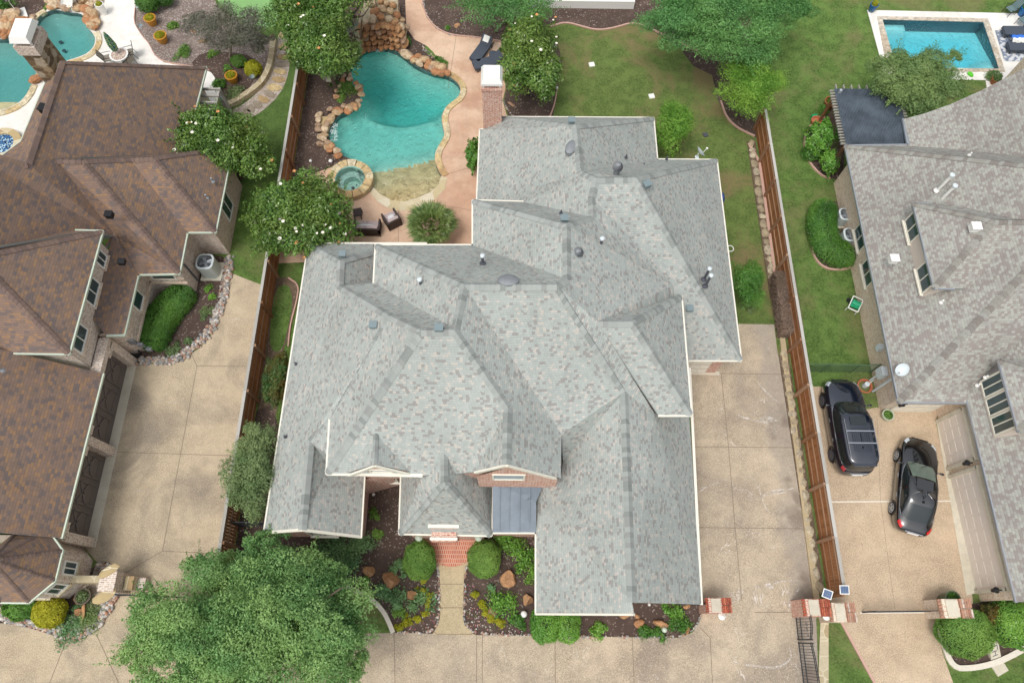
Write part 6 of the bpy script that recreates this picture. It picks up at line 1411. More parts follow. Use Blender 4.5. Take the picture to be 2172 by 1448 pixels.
pebbles('river_pebbles', pts([(0,1288),(60,1305),(130,1325),(160,1318),(215,1295),(240,1262),(255,1255),(240,1290),(213,1330),(175,1352),(150,1357),(60,1328),(0,1318),(-60,1312),(-60,1285)]), 700, .2, 2, label='river pebbles round the turret bed')
pebbles('river_pebbles', pts([(207,1192),(235,1197),(258,1216),(262,1228),(252,1232),(235,1212),(205,1210)]), 90, .2, 3, label='river pebbles beside the turret wall')
for i, l in enumerate([[(928,1200),(932,1230),(931,1310),(925,1330),(905,1341),(840,1341)], [(990,1200),(986,1230),(984,1310),(990,1328),(1012,1344),(1130,1346)], [(1215,1349),(1300,1350),(1435,1350),(1462,1342),(1480,1322),(1486,1305)]]):
    pebbles('border_pebbles', l, [95, 100, 80][i], .12, 4+i, width=.035, label='small rounded pebbles edging the front beds')
pebbles('border_pebbles', [(897,0),(906,38),(926,62),(956,76),(1010,80),(1062,88)], 140, .1, 9, width=.05, label='small pebbles edging the back beds')
pebbles('border_pebbles', [(1066,212),(1078,235),(1088,247)], 30, .1, 10, width=.05, label='small pebbles edging the magnolia bed')
pebbles('border_pebbles', [(895,100),(915,118),(935,142)], 40, .12, 11, width=.1, label='small pebbles between rocks and patio')
# ================================================================ CARS  (x = forward, local metres)
def ring(L0, L1, w, z, n=56, ex=5.6, taper=.075, zf=None, rear=.06):
    out = []
    for k in range(n):
        t = 2*math.pi*k/n; c, s = math.cos(t), math.sin(t)
        x = math.copysign(abs(c)**(2/ex), c); y = math.copysign(abs(s)**(2/ex), s)
        tp = taper*max(0, x)**4+rear*max(0, -x)**4
        X = (L0+L1)/2+(L1-L0)/2*x; Y = w*y*(1-tp)
        out.append(Vector((X, Y, z+(zf(X, Y) if zf else 0))))
    return out
def car(name, label, pos, ang, body_mat, suv):
    root = empty(name, (0, 0, 0), label, 'car')
    H = 1.72 if suv else 1.44; F, B, w = (2.50, -2.48, .975) if suv else (2.42, -2.42, .92); belt = 1.06 if suv else .90
    sl = lambda X, Y: -.20*max(0, (X-.9)/1.6)**1.7 - (.0 if suv else .05*max(0, (-X-1.5)/.9)**2)
    m = M(); n = 56
    lv = [ring(B+.16, F-.2, w-.07, .2, n), ring(B+.02, F-.03, w-.02, .36, n), ring(B, F, w, .55, n, zf=None), ring(B+.03, F-.05, w-.005, .74, n, zf=lambda X, Y: sl(X, Y)*.5), ring(B+.12, F-.14, w-.06, belt-.06, n, zf=sl), ring(B+.22, F-.30, w-.14, belt, n, zf=sl), ring(B+.6, F-.8, w-.5, belt+.045, n, zf=sl), ring(B+1.5, F-1.6, .05, belt+.06, n)]
    for a, b in zip(lv, lv[1:]):
        for k in range(n): m.face([a[k], a[(k+1) % n], b[(k+1) % n], b[k]])
    bd = m.build('body', body_mat, root, smooth=True, merge=True)
    # cabin shell
    if suv: c0, c1, r0, r1, wt, rt = -2.36, 1.22, -2.16, .40, w-.06, w-.19
    else: c0, c1, r0, r1, wt, rt = -1.98, 1.12, -1.12, .14, w-.09, w-.25
    crown = lambda X, Y: .05*(1-(Y/rt)**2)-.02*((X-(r0+r1)/2)/((r1-r0)/2))**2
    A = ring(c0, c1, wt, belt-.02, n, 5, .10, rear=.08); Bm = [a.lerp(b, .5)+Vector((0, 0, .02)) for a, b in zip(A, ring(r0, r1, rt, H-.06, n, 5, .05, rear=.05))]; T = ring(r0, r1, rt, H-.06, n, 5, .05, rear=.05); T2 = ring(r0+.08, r1-.08, rt-.07, H-.02, n, 5, .05, rear=.05)
    Bm = [Vector((q.x, q.y*1.02, q.z)) for q in Bm]
    T3 = ring(r0+.5, r1-.5, rt-.45, H+.015, n, 4, .02, rear=.02); T4 = ring(r0+1.0, r1-1.0, .03, H+.025, n)
    m = M()
    for a, b in zip([A, Bm, T, T2, T3], [Bm, T, T2, T3, T4]):
        for k in range(n): m.face([a[k], a[(k+1) % n], b[(k+1) % n], b[k]])
    m.build('roof', body_mat, root, smooth=True, merge=True)
    # glass panels follow the shell, 8 mm proud
    def panel(name, k0, k1, s0, s1, mat, trim=False):
        g = M(); 
        def pt(k, s):
            k = k % n; i = int(math.floor(k)); f = k-i; j = (i+1) % n
            q = lambda L_: L_[i].lerp(L_[j], f)
            p = q(A).lerp(q(Bm), s*2) if s < .5 else q(Bm).lerp(q(T), s*2-1)
            o = Vector((p.x-(c0+c1)/2, p.y, 0)); nn = Vector((o.x/((c1-c0)/2), o.y/wt, .5))
            nn = Vector((nn.x**3, nn.y**3 if abs(nn.y) > .2 else 0, .35)).normalized(); return p+nn*.014
        N1, N2 = 14, 6
        for a in range(N1):
            for b in range(N2):
                ka, kb = k0+(k1-k0)*a/N1, k0+(k1-k0)*(a+1)/N1; sa, sb = s0+(s1-s0)*b/N2, s0+(s1-s0)*(b+1)/N2
                g.face([pt(ka, sa), pt(kb, sa), pt(kb, sb), pt(ka, sb)])
        return g.build(name, mat, root, smooth=True, merge=True)
    q = n/(2*math.pi); ks = lambda deg: math.radians(deg)*q
    gl = K['carglass']; 
    panel('windshield', ks(-38), ks(38), .06, .93, gl if suv else K['windglass']); panel('rear_window', ks(147 if suv else 143), ks(213 if suv else 217), .12, .93, gl)
    for s in (1, -1):
        for a, b in (((49, 88), (91, 120), (123, 137)) if suv else ((50, 88), (91, 128))): panel('side_window', s*ks(a), s*ks(b), .12, .86, gl)
    # wheels
    for x in (1.42, -1.40) if suv else (1.36, -1.36):
        for s in (1, -1):
            r_ = .37 if suv else .33; c = Vector((x, s*(w-.10), r_))
            m = M(); pr = [(.001, .1), (r_*.66, .1), (r_, .09), (r_, -.12), (.001, -.12)]
            for (ra, ya), (rb, yb_) in zip(pr, pr[1:]):
                for k in range(24):
                    t0, t1 = 2*math.pi*k/24, 2*math.pi*(k+1)/24; P4 = [Vector((ra*math.cos(t0), s*ya, ra*math.sin(t0))), Vector((ra*math.cos(t1), s*ya, ra*math.sin(t1))), Vector((rb*math.cos(t1), s*yb_, rb*math.sin(t1))), Vector((rb*math.cos(t0), s*yb_, rb*math.sin(t0)))]
                    m.face([c+p for p in P4])
            wh = m.build('wheel', K['rubber'], root)
            m = M(); 
            for k in range(10 if suv else 5):
                t = 2*math.pi*k/(10 if suv else 5); d = Vector((math.cos(t), 0, math.sin(t))); m.bar(c+Vector((0, s*.11, 0)), c+d*r_*.66+Vector((0, s*.115, 0)), .02, .05 if suv else .09)
            for k in range(20):
                t0, t1 = 2*math.pi*k/20, 2*math.pi*(k+1)/20; m.bar(c+Vector((math.cos(t0)*r_*.68, s*.112, math.sin(t0)*r_*.68)), c+Vector((math.cos(t1)*r_*.68, s*.112, math.sin(t1)*r_*.68)), .03, .03)
            m.build('rim', K['steel'] if not suv else K['darkpipe'], wh)
            m = M()
            for k in range(13):
                t0, t1 = math.pi*k/13, math.pi*(k+1)/13; ra, rb = r_+.015, r_+.085
                ym = s*(w+.012)
                m.face([(c.x+ra*math.cos(t0), ym, c.z+ra*math.sin(t0)), (c.x+ra*math.cos(t1), ym, c.z+ra*math.sin(t1)), (c.x+rb*math.cos(t1), ym-s*.02, c.z+rb*math.sin(t1)), (c.x+rb*math.cos(t0), ym-s*.02, c.z+rb*math.sin(t0))])
            m.build('wheel_arch', K['rubber'], root)
    for s in (1, -1):
        m = M(); m.rock((.98 if suv else .82, s*(w+.10), belt+.03), (.16, .24, .16), 5, rz=0, rough=0); m.bar((.98 if suv else .82, s*(w-.12), belt-.01), (.98 if suv else .82, s*(w+.05), belt), .05, .04); m.build('mirror', body_mat, root, smooth=True)
        def patch(nm, d0, d1, q0, q1, mat):
            g = M()
            def pt(k, t):
                k = k % n; i = int(math.floor(k)); f = k-i; j = (i+1) % n
                L_ = [lv[3], lv[4], lv[5]]; u = t*2; e = min(int(u), 1); u -= e
                p = L_[e][i].lerp(L_[e][j], f).lerp(L_[e+1][i].lerp(L_[e+1][j], f), u); o = Vector((p.x/F, p.y/w, 0)); o = Vector((o.x**3, o.y**3, .4)).normalized(); return p+o*.016
            for a_ in range(10):
                for b_ in range(5):
                    k0, k1 = s*ks(d0+(d1-d0)*a_/10), s*ks(d0+(d1-d0)*(a_+1)/10); t0, t1 = q0+(q1-q0)*b_/5, q0+(q1-q0)*(b_+1)/5
                    g.face([pt(k0, t0), pt(k1, t0), pt(k1, t1), pt(k0, t1)])
            return g.build(nm, mat, root, smooth=True, merge=True)
        patch('headlight', 20, 46, .05, .72, K['headlamp']); patch('taillight', 133 if suv else 130, 152 if suv else 158, .15, .62 if suv else .8, K['tail'] if not suv else K['tail_dim'])
        for x in (.25, -.75): m = M(); m.box((x, s*(w+.004), belt-.2), (.2, .03, .03)); m.build('door_handle', K['chrome'], root)
        m = M(); 
        for k in range(10): 
            a, b = panel_pt(A, T, n, s*ks(49+8*k)), panel_pt(A, T, n, s*ks(49+8*(k+1))); m.bar(a, b, .02, .02)
        m.build('window_trim', K['chrome'], root)
        if suv:
            m = M(); m.tube([(r1-.25, s*(rt-.09), H-.01), (r1-.35, s*(rt-.09), H+.06), (r0+.35, s*(rt-.10), H+.06), (r0+.25, s*(rt-.10), H-.01)], .02, 6); m.build('roof_rail', K['chrome'], root)
    if suv:
        for x in (-.55, -1.15): m = M(); m.bar((x, -rt+.08, H+.075), (x, rt-.08, H+.075), .06, .03); m.build('cross_bar', K['chrome'], root)
        for y in [-.4+.1*i for i in range(9)]: m = M(); m.bar((-.35, y, H+.035), (-1.55, y, H+.03), .018, .01); m.build('roof_rib', body_mat, root)
        m = M(); m.box((-.02, 0, H+.028), (.42, .8, .015)); m.build('sunroof', gl, root)
        m = M(); m.prism([(r0-.10, -.55), (r0+.06, -.6), (r0+.06, .6), (r0-.10, .55)], H-.09, H-.05); m.build('spoiler', body_mat, root)
    else:
        m = M(); m.box((-.15, 0, H+.02), (.50, .78, .014)); m.build('sunroof', K['black_gloss'], root)
    m = M(); m.box((F-.035, 0, .55), (.07, .8, .2)); m.build('grille', K['black'], root)
    m = M(); m.box((B-.0, 0, .66), (.03, .5, .13)); m.build('number_plate', K['white'], root)
    m = M(); m.box((B+.02, 0, .86 if suv else .80), (.05, .85, .03)); m.build('trim_bar', K['chrome'], root)
    m = M(); m.box((-1.35 if suv else -1.0, 0, H+.05), (.12, .04, .05)); m.build('antenna', K['black'], root)
    for y in (-.35, .2): m = M(); m.bar(Vector((c1-.05, y, belt+.09)), Vector((c1-.35, y+.45, belt+.25)), .02, .02); m.build('wiper', K['black'], root)
    root.location = (pos[0], pos[1], .03); root.rotation_euler = (0, 0, ang); return root
def panel_pt(A, T, n, k):
    k = k % n; i = int(math.floor(k)); f = k-i; j = (i+1) % n
    p = A[i].lerp(A[j], f).lerp(T[i].lerp(T[j], f), .05); return p+Vector((0, math.copysign(.015, p.y), .0))
def paint(name, rgb):
    g = N(name); return g.pbr(lin(*rgb), .18, .2, spec=.7, Coat_Weight=1.0, Coat_Roughness=.02, Coat_IOR=1.9)
K['carglass'] = N('car_glass').pbr(lin(34, 42, 44), .05, spec=.9); K['windglass'] = plain('windscreen', (104, 118, 108), .06, var=.5, scale=3, spec=.9); K['chrome'] = plain('chrome', (206, 210, 216), .15, .9, var=.03)  # windglass: pale green reflection put into the windscreen's base colour
K['headlamp'] = plain('head_lamp', (196, 204, 210), .1, var=.1, spec=.9); K['tail'] = plain('tail_lamp', (196, 24, 26), .15, var=.1, spec=.8); K['tail_dim'] = plain('dim_tail_lamp', (176, 60, 66), .15, var=.25, spec=.8); K['black_gloss'] = paint('gloss_black', (14, 15, 18))
car('suv_car', 'dark blue black sport utility car with roof rails parked beside the wooden fence', (17.22, 9.92), R(90), paint('navy_paint', (18, 27, 44)), True)
car('sedan_car', 'black sedan with red tail lights parked at an angle near the garage doors', (20.05, 6.98), R(90-16.5), paint('black_paint', (12, 14, 20)), False)
# ================================================================ SMALL THINGS
def ac(p, label, s=.86, h=.95, col=None):
    p = W(p); r = empty('air_conditioner', (p.x, p.y, 0), label, 'air conditioner', 'outdoor air conditioner units')
    m = M(); m.box((p.x, p.y, .05), (s*1.2, s*1.2, .1)); m.build('pad', K['apron'], r)
    g = N('ac_fin'); wv = g.n('ShaderNodeTexWave'); wv.bands_direction = 'X'; g.l(g.uv(), wv.inputs[0]); wv.inputs['Scale'].default_value = 6
    mat = g.pbr(g.mix(wv.outputs[1], lin(150, 162, 160), lin(206, 214, 208)), .5)
    m = M(); q = ring(-s/2, s/2, s/2, .1, 32, 3.2, 0, rear=0); q = [v+Vector((p.x, p.y, 0)) for v in q]; n = len(q)
    for i in range(n): m.face([q[i], q[(i+1) % n], q[(i+1) % n]+Vector((0, 0, h-.1)), q[i]+Vector((0, 0, h-.1))])
    m.build('casing', mat, r)
    m = M(); 
    for i in range(n):
        a, b = q[i]+Vector((0, 0, h-.1)), q[(i+1) % n]+Vector((0, 0, h-.1)); c = Vector((p.x, p.y, h)); m.face([a, b, c+(b-c)*.80+Vector((0, 0, .03)), c+(a-c)*.80+Vector((0, 0, .03))])
    m.build('top_rim', K['dish'], r)
    m = M(); m.lathe((p.x, p.y, h-.18), [(s*.4, 0), (.001, -.01)], 24); m.build('well', K['darkpipe'], r)
    m = M()
    for k in range(4):
        t = k*1.571+.3; d = Vector((math.cos(t), math.sin(t), 0)); e = Vector((-d.y, d.x, 0)); c = Vector((p.x, p.y, h-.12)); m.face([c+d*.05-e*.05, c+d*s*.36-e*.10, c+d*s*.38+e*.12+Vector((0, 0, .05)), c+d*.05+e*.05+Vector((0, 0, .04))])
    m.lathe((p.x, p.y, h-.12), [(.08, 0), (.08, .08), (.001, .09)], 12); m.build('fan', K['steel'], r)
    m = M()
    for k in range(1, 5): rr = s*.4*k/4.5; pp = [Vector((p.x+rr*math.cos(t), p.y+rr*math.sin(t), h-.0)) for t in [2*math.pi*j/20 for j in range(21)]]; m.tube(pp, .006, 4)
    for k in range(8): t = k*.785; m.bar((p.x, p.y, h), (p.x+s*.4*math.cos(t), p.y+s*.4*math.sin(t), h), .008, .008)
    m.build('grille', K['steel'], r); return r
ac((452,577), 'tall pale air conditioner unit on a pad beside the brick nook of the brown house', .95, 1.2)
ac((1782,470,0), 'upper grey air conditioner unit inside the kidney shaped hedge', .8, .8)
ac((1792,514,0), 'lower pale air conditioner unit with round fan inside the kidney shaped hedge', .88, .85)
def pot(p, r_, h, mat, label, plant=None, n=500, lh=.3, seed=1, name='plant_pot'):
    p = W(p); o = empty(name, (p.x, p.y, 0), label, 'plant pot'); m = M(); m.lathe((p.x, p.y, .02), [(.001, 0), (r_*.7, 0), (r_*.95, h*.6), (r_*1.0, h), (r_*1.1, h), (r_*1.1, h+.04), (r_*.9, h+.04), (r_*.88, h-.06), (.001, h-.06)], 20); m.build('pot', mat, o)
    if plant:
        rng = np.random.default_rng(seed); q = rng.normal(0, 1, (n, 3)); q /= np.linalg.norm(q, axis=1)[:, None]; q[:, 2] = abs(q[:, 2]); pos = q*np.array([r_*.95, r_*.95, lh])*rng.uniform(.5, 1, (n, 1))+np.array([p.x, p.y, h])
        leaf_mesh('plant', pos, q, .08, plant, o, rng, .5, None, (p.x, p.y, 0))
    return o
terra = plain('amber_glaze', (196, 138, 50), .35, var=.15); tc2 = plain('terracotta', (186, 110, 78), .8, var=.12)
pot((325,52), .36, .5, terra, 'amber glazed pot with mixed flowers, topmost in the flower bed', K['lf_gold'], 700, .25, 1)
pot((347,89), .38, .5, terra, 'amber glazed pot with mixed flowers, middle one in the flower bed', K['lf_gold'], 700, .25, 2)
pot((496,173), .36, .5, terra, 'amber glazed pot with yellow flowers below the golden shrub', K['lf_gold'], 700, .25, 3)
pot((223,30), .26, .75, K['white'], 'tall white pot with yellow green plant beside the rock edging', K['lf_gold'], 400, .25, 4)
pot((1847,24), .26, .5, plain('blue_glaze', (36, 96, 150), .25, var=.1), 'blue glazed pot at the top left corner of the pool deck', K['lf_gold'], 500, .35, 5)
pot((2166,32), .36, .55, K['blue_glaze'] if 'blue_glaze' in K else plain('blue_glaze2', (26, 106, 170), .25, var=.1), 'large bright blue pot behind the poolside chairs', K['lf_hedge'], 700, .35, 6)
pot((2106,177), .28, .35, K['cedar'], 'low brown pot on the white slab near the pool', K['lf_olive'], 900, .5, 7)
pot((1876,884), .28, .35, plain('pale_green_glaze', (176, 186, 164), .4, var=.1), 'pale green pot with grassy plant below the corner of the cream garage wall', K['lf_box'], 500, .1, 8)
pot((1998,1271), .33, .85, plain('olive_glaze', (86, 98, 70), .3, var=.15), 'tall olive glazed pot beside the closed gate pillar', K['lf_hedge'], 500, .08, 9)
pot((184,1265), .34, .3, plain('dark_planter', (92, 84, 70), .7, var=.1), 'round pot with a pale striped agave beside the stone pillar', K['lf_pale'], 400, .25, 10)
pot((1727,264), .3, .35, tc2, 'terracotta pot by the garden tools under the pergola', None)
pot((1756,228), .0+.38, .5, K['cedar'], 'square looking brown planter at the pergola corner', K['lf_hedge'], 400, .2, 11)
p = W((1725,253)); m = M(); m.box((p.x, p.y, .15), (.35, .3, .3), rz=.2); tag(m.build('storage_box', plain('bright_green', (20, 150, 90), .5), origin=(p.x, p.y, 0)), 'small bright green plastic box on the grass by the pergola', 'box')
p = W((1738,256)); m = M(); m.rock((p.x, p.y, .15), (.5, .4, .3), 77); tag(m.build('garden_ornament', K['bluebox'], origin=(p.x, p.y, 0)), 'grey blue garden ornament beside the green plastic box', 'ornament')
# watering can in a round hoop, front of the SUV
p = W((1832, 820)); m = M(); m.tube([(p.x+.36*math.cos(t), p.y+.36*math.sin(t), .12+.02) for t in [2*math.pi*k/24 for k in range(25)]], .045, 6); m.lathe((p.x, p.y, 0), [(.3, 0), (.34, .14)], 20); tag(m.build('ring_planter', tc2, origin=(p.x, p.y, 0)), 'round terracotta ring planter on the grass beside the dark car bonnet', 'planter')
m = M(); m.lathe((p.x+.05, p.y+.05, .02), [(.001, 0), (.15, 0), (.13, .3), (.001, .32)], 14); m.bar((p.x+.15, p.y+.1, .1), (p.x+.42, p.y+.25, .35), .04, .04); tag(m.build('watering_can', K['dish'], origin=(p.x+.05, p.y+.05, 0)), 'pale watering can standing in the terracotta ring planter', 'watering can')
# hose cart
p = W((1806, 653)); hc = empty('hose_reel', (p.x, p.y, 0), 'white hose cart with green hose on the grass near the brick wall', 'hose reel'); mt = Matrix.Rotation(-.5, 3, 'Z'); c = Vector((p.x, p.y, .45)); m = M()
for sx in (-1, 1): m.bar(c+mt @ Vector((sx*.27, -.38, 0)), c+mt @ Vector((sx*.27, .38, .1)), .05, .05)
for sy in (-1, 1): m.bar(c+mt @ Vector((-.27, sy*.38, .05+sy*.05)), c+mt @ Vector((.27, sy*.38, .05+sy*.05)), .05, .05)
for sx in (-1, 1): m.bar(c+mt @ Vector((sx*.27, -.3, -.02)), Vector((c.x, c.y, .02))+mt @ Vector((sx*.27, -.3, 0)), .04, .04)
m.build('frame', K['white'], hc); m = M()
for k in range(9): m.tube([c+mt @ Vector((-.2+.05*k, .2*math.cos(t), .02+.2*math.sin(t))) for t in [2*math.pi*j/14 for j in range(15)]], .026, 5)
m.build('hose', plain('hose_green', (46, 176, 130), .4, var=.2), hc); m = M(); 
for sx in (-1, 1): m.lathe(Vector((c.x, c.y, .12))+mt @ Vector((sx*.32, .3, 0)), [(.12, -.03), (.12, .03), (.001, .03)], 12)
m.build('wheel', K['rubber'], hc)
# hose coil hooked by the east eave
p = W((1549, 527, 1.2)); m = M(); m.tube([(p.x+.18*math.cos(t), p.y+.18*math.sin(t), 1.2) for t in [2*math.pi*k/20 for k in range(21)]], .025, 6); tag(m.build('hose_ring', K['white'], origin=tuple(p)), 'small white hose ring sticking out at the east eave', 'hose ring')
p = W((1530, 422, .6)); m = M(); m.rock(p, (.5, .7, .8), 5); tag(m.build('covered_tap', plain('blue_cover', (46, 70, 130), .6), origin=tuple(p)), 'dark blue cover peeking out below the east eave', 'cover')
# black hose by the meters
p = W((293, 752)); m = M()
for k in range(5): m.tube([(p.x+(.2+.015*k)*math.cos(t), p.y+.15*math.sin(t), .1+.05*k) for t in [2*math.pi*j/16 for j in range(17)]], .025, 5)
tag(m.build('hose_coil', K['rubber'], origin=(p.x, p.y, 0)), 'black garden hose coil at the corner of the brown house garage', 'hose')
# brown hedge-like tarp against right fence: dried ivy bundle
rng = np.random.default_rng(5); p = W((1657, 655)); root = empty('dry_shrub', (p.x, p.y, 0), 'dry grey brown clipped hedge against the right fence at the top of the driveway', 'dry hedge')
K['lf_dry'] = leafmat('dry_twigs', [(104,88,80), (130,112,102), (152,134,122), (116,96,86)], .9, .05)
q = rng.uniform(-1, 1, (9000, 3)); ax = rng.integers(0, 3, 9000); 
for i in range(9000):
    a = ax[i]; q[i, a] = math.copysign(1, q[i, a]) if a < 2 or q[i, 2] > -2 else q[i, a]
q[:, 2] = np.abs(q[:, 2]); pos = np.array([p.x+.02, p.y, .05])+q*np.array([.52, 1.75, 1.05])+rng.normal(0, .03, (9000, 3))
leaf_mesh('twigs', pos, q, .09, K['lf_dry'], root, rng, .35, None, (p.x, p.y, 0)); m = M(); m.box((p.x, p.y, .52), (.9, 3.3, 1.0)); m.build('core', K['bark'], root)
# furniture
K['wicker'] = plain('dark_wicker', (62, 50, 46), .7, var=.3, scale=60); K['cushion'] = plain('taupe_cushion', (176, 160, 158), .9, var=.05); K['pillow'] = plain('striped_pillow', (206, 206, 208), .9, var=.08, scale=30); K['slate'] = plain('slate_cushion', (70, 78, 90), .8, var=.08)
def seat(p, w, d, ang, label, name, cat, nseat, pillows, cush=True):
    p = W(p); r = empty(name, (0, 0, 0), label, cat); 
    m = M(); m.box((0, 0, .2), (w, d, .22)); 
    for sx in (-1, 1):
        for sy in (-1, 1): m.box((sx*(w/2-.05), sy*(d/2-.05), .06), (.07, .07, .12))
    m.build('frame', K['wicker'], r)
    for sx in (-1, 1): m = M(); m.box((sx*(w/2-.05), 0, .48), (.10, d, .34)); m.build('armrest', K['wicker'], r)
    m = M(); m.box((0, -d/2+.06, .52), (w, .12, .5)); m.build('backrest', K['wicker'], r)
    if cush:
        for k in range(nseat):
            x = -w/2+.1+(w-.2)*(k+.5)/nseat; m = M(); m.box((x, .06, .40), ((w-.2)/nseat-.015, d-.2, .14)); m.build('seat_cushion', K['cushion'], r)
            m = M(); m.box((x, -d/2+.2, .62), ((w-.2)/nseat-.02, .16, .34), mat=Matrix.Rotation(.2, 3, 'X')); m.build('back_cushion', K['cushion'], r)
    r.location = (p.x, p.y, .03); r.rotation_euler = (0, 0, ang)
    for k in range(pillows):
        o = Matrix.Rotation(ang, 3, 'Z') @ Vector((0, -d/2+.36+.16*k, .58-.03*k)); m = M(); m.rock((0, 0, 0), (.62*w/1.0 if w < 1 else 1.0, .22, .18), 60+k, rz=0, rough=0, sub=3); q = m.build('pillow', K['pillow'], smooth=True)
        q.location = (p.x+o.x, p.y+o.y, .03+o.z); q.rotation_euler = (0, 0, ang); tag(q, ('white striped bolster pillow on the %s, %s' % (cat, ['rear', 'front'][k])), 'pillow')
    return r
seat((782,490), 1.5, .8, 0, 'dark wicker two seat sofa with taupe cushions on the pink patio', 'patio_sofa', 'sofa', 2, 1)
seat((833,473), .85, .9, .55, 'dark wicker armchair with two striped pillows next to the sofa', 'patio_armchair', 'armchair', 1, 2)
p = W((761, 458)); m = M(); m.box((p.x, p.y, .38), (.48, .52, .06), rz=.25); 
ot = m.build('table_top', K['wicker'], empty('side_table', (p.x, p.y, 0), 'small dark wicker side table half under the magnolia beside the sofa', 'side table')); par = ot.parent
m = M(); 
for sx in (-1, 1):
    for sy in (-1, 1): m.box((p.x+sx*.2, p.y+sy*.2, .18), (.05, .05, .36))
m.build('legs', K['wicker'], par)
def lounger(p, ang, label, mat, L_=1.95, w=.72, pil=True, rise=.75, frame=None):
    p = W(p); r = empty('sun_lounger', (0, 0, 0), label, 'sun lounger'); fr = frame or K['slate']
    m = M(); 
    for sy in (-1, 1): m.bar((-L_/2, sy*w*.46, .27), (L_/2, sy*w*.46, .27), .06, .08)
    for x in (-L_/2+.15, L_/2-.2):
        for sy in (-1, 1): m.box((x, sy*w*.44, .12), (.07, .07, .24))
    m.bar((-L_/2, -w*.46, .27), (-L_/2, w*.46, .27), .06, .08); m.build('frame', fr, r)
    m = M(); m.box((-L_*.14, 0, .34), (L_*.72, w, .09)); m.build('seat_pad', mat, r)
    m = M(); a = Vector((L_*.22, 0, .36)); b = a+Vector((.62*math.cos(rise), 0, .62*math.sin(rise))); m.bar(a, b, w, .09); m.build('backrest', mat, r)
    r.location = (p.x, p.y, .03); r.rotation_euler = (0, 0, ang)
    if pil:
        o = Matrix.Rotation(ang, 3, 'Z') @ Vector((L_*.22+.22, 0, .72)); m = M(); m.box((0, 0, 0), (.4, .4, .1), mat=Matrix.Rotation(-rise, 3, 'Y')); q = m.build('pillow', K['white']); q.location = (p.x+o.x, p.y+o.y, o.z); q.rotation_euler = (0, 0, ang); tag(q, 'square white pillow on the dark lounger by the pink patio', 'pillow')
    return r
lounger((1022,115), R(62), 'dark grey lounge chair with a white pillow on the pink patio', K['slate'])
p = W((1046,124)); r = empty('side_table', (p.x, p.y, 0), 'octagonal dark slatted side table beside the patio lounge chair', 'side table'); m = M(); m.lathe((p.x, p.y, 0), [(.27, .42), (.001, .44)], 8); m.lathe((p.x, p.y, 0), [(.27, .38), (.27, .42)], 8); m.build('table_top', K['slate'], r); m = M()
for k in range(8): t = k*.785; m.box((p.x+.22*math.cos(t), p.y+.22*math.sin(t), .2), (.05, .05, .4))
m.build('legs', K['slate'], r)
lounger((1036,140), R(20), 'second dark lounge chair mostly hidden behind the white chimney cap', K['slate'], pil=False)
# round table, chairs, umbrella left deck
p = W((264, 134)); r = empty('patio_table', (p.x, p.y, 0), 'round mosaic topped table on the white deck above the brown roof', 'table')
m = M(); m.lathe((p.x, p.y, 0), [(.001, .70), (.56, .70), (.58, .72), (.58, .74), (.48, .745)], 32); m.build('rim', K['white'], r)
g = N('mosaic_top'); m = M(); m.lathe((p.x, p.y, .0), [(.48, .748), (.001, .752)], 32); m.build('mosaic_top', g.pbr(g.ramp(g.vor(g.geo(), 22, 'F1', 1), [(0, lin(206,190,176)), (.5, lin(170,140,124)), (.8, lin(224,216,206))], 'CONSTANT'), .4), r); m = M(); m.lathe((p.x, p.y, 0), [(.3, 0), (.06, .1), (.05, .7)], 12); m.build('pedestal', K['white'], r)
def umbrella(p, lean, cols, label, h=2.3, wid=.2, base=None):
    p = W(p); r = empty('patio_umbrella', (p.x, p.y, 0), label, 'umbrella'); m = M(); m.tube([(p.x, p.y, .05), (p.x+lean[0], p.y+lean[1], h)], .022, 8); m.build('pole', K['white'], r)
    m = M(); n = 16; pr = [(.03, h+.05), (wid*.6, h-.25), (wid, h*.62), (wid*.8, h*.45), (.05, h*.42)]
    R_ = []
    for (rr, z) in pr:
        f = z/h; R_.append([Vector((p.x+lean[0]*f+rr*(1+.35*(k % 2))*math.cos(2*math.pi*k/n), p.y+lean[1]*f+rr*(1+.35*(k % 2))*math.sin(2*math.pi*k/n), z)) for k in range(n)])
    for a, b in zip(R_, R_[1:]):
        for k in range(n): m.face([b[k], b[(k+1) % n], a[(k+1) % n], a[k]], 0, (k % 4)/4)
    m.build('canopy', cols, r)
    if base: m = M(); m.box((p.x, p.y, .05), (base, base, .1), rz=.5); m.build('base', K['white'], r); m = M(); m.box((p.x, p.y, .16), (.2, .12, .14)); m.build('clamp', K['black'], r)
    return r
g = N('leaf_print'); umb1 = g.pbr(g.ramp(g.noise(g.geo(), 9, 2, .5), [(0, lin(16, 96, 80)), (.45, lin(30, 120, 110)), (.5, lin(180, 190, 90)), (.56, lin(20, 84, 120)), (.7, lin(200, 214, 200))], 'CONSTANT'), .8)
umbrella((262,133), (-.05,.1), umb1, 'closed teal leaf print umbrella through the mosaic table', 2.3, .19)
umbrella((42,33), (-.35,.35), capmat('grey_stripe', [(206,206,204), (120,118,116), (220,220,218), (90,88,88)]), 'closed grey and white striped umbrella on a square white base', 2.5, .22, .95)
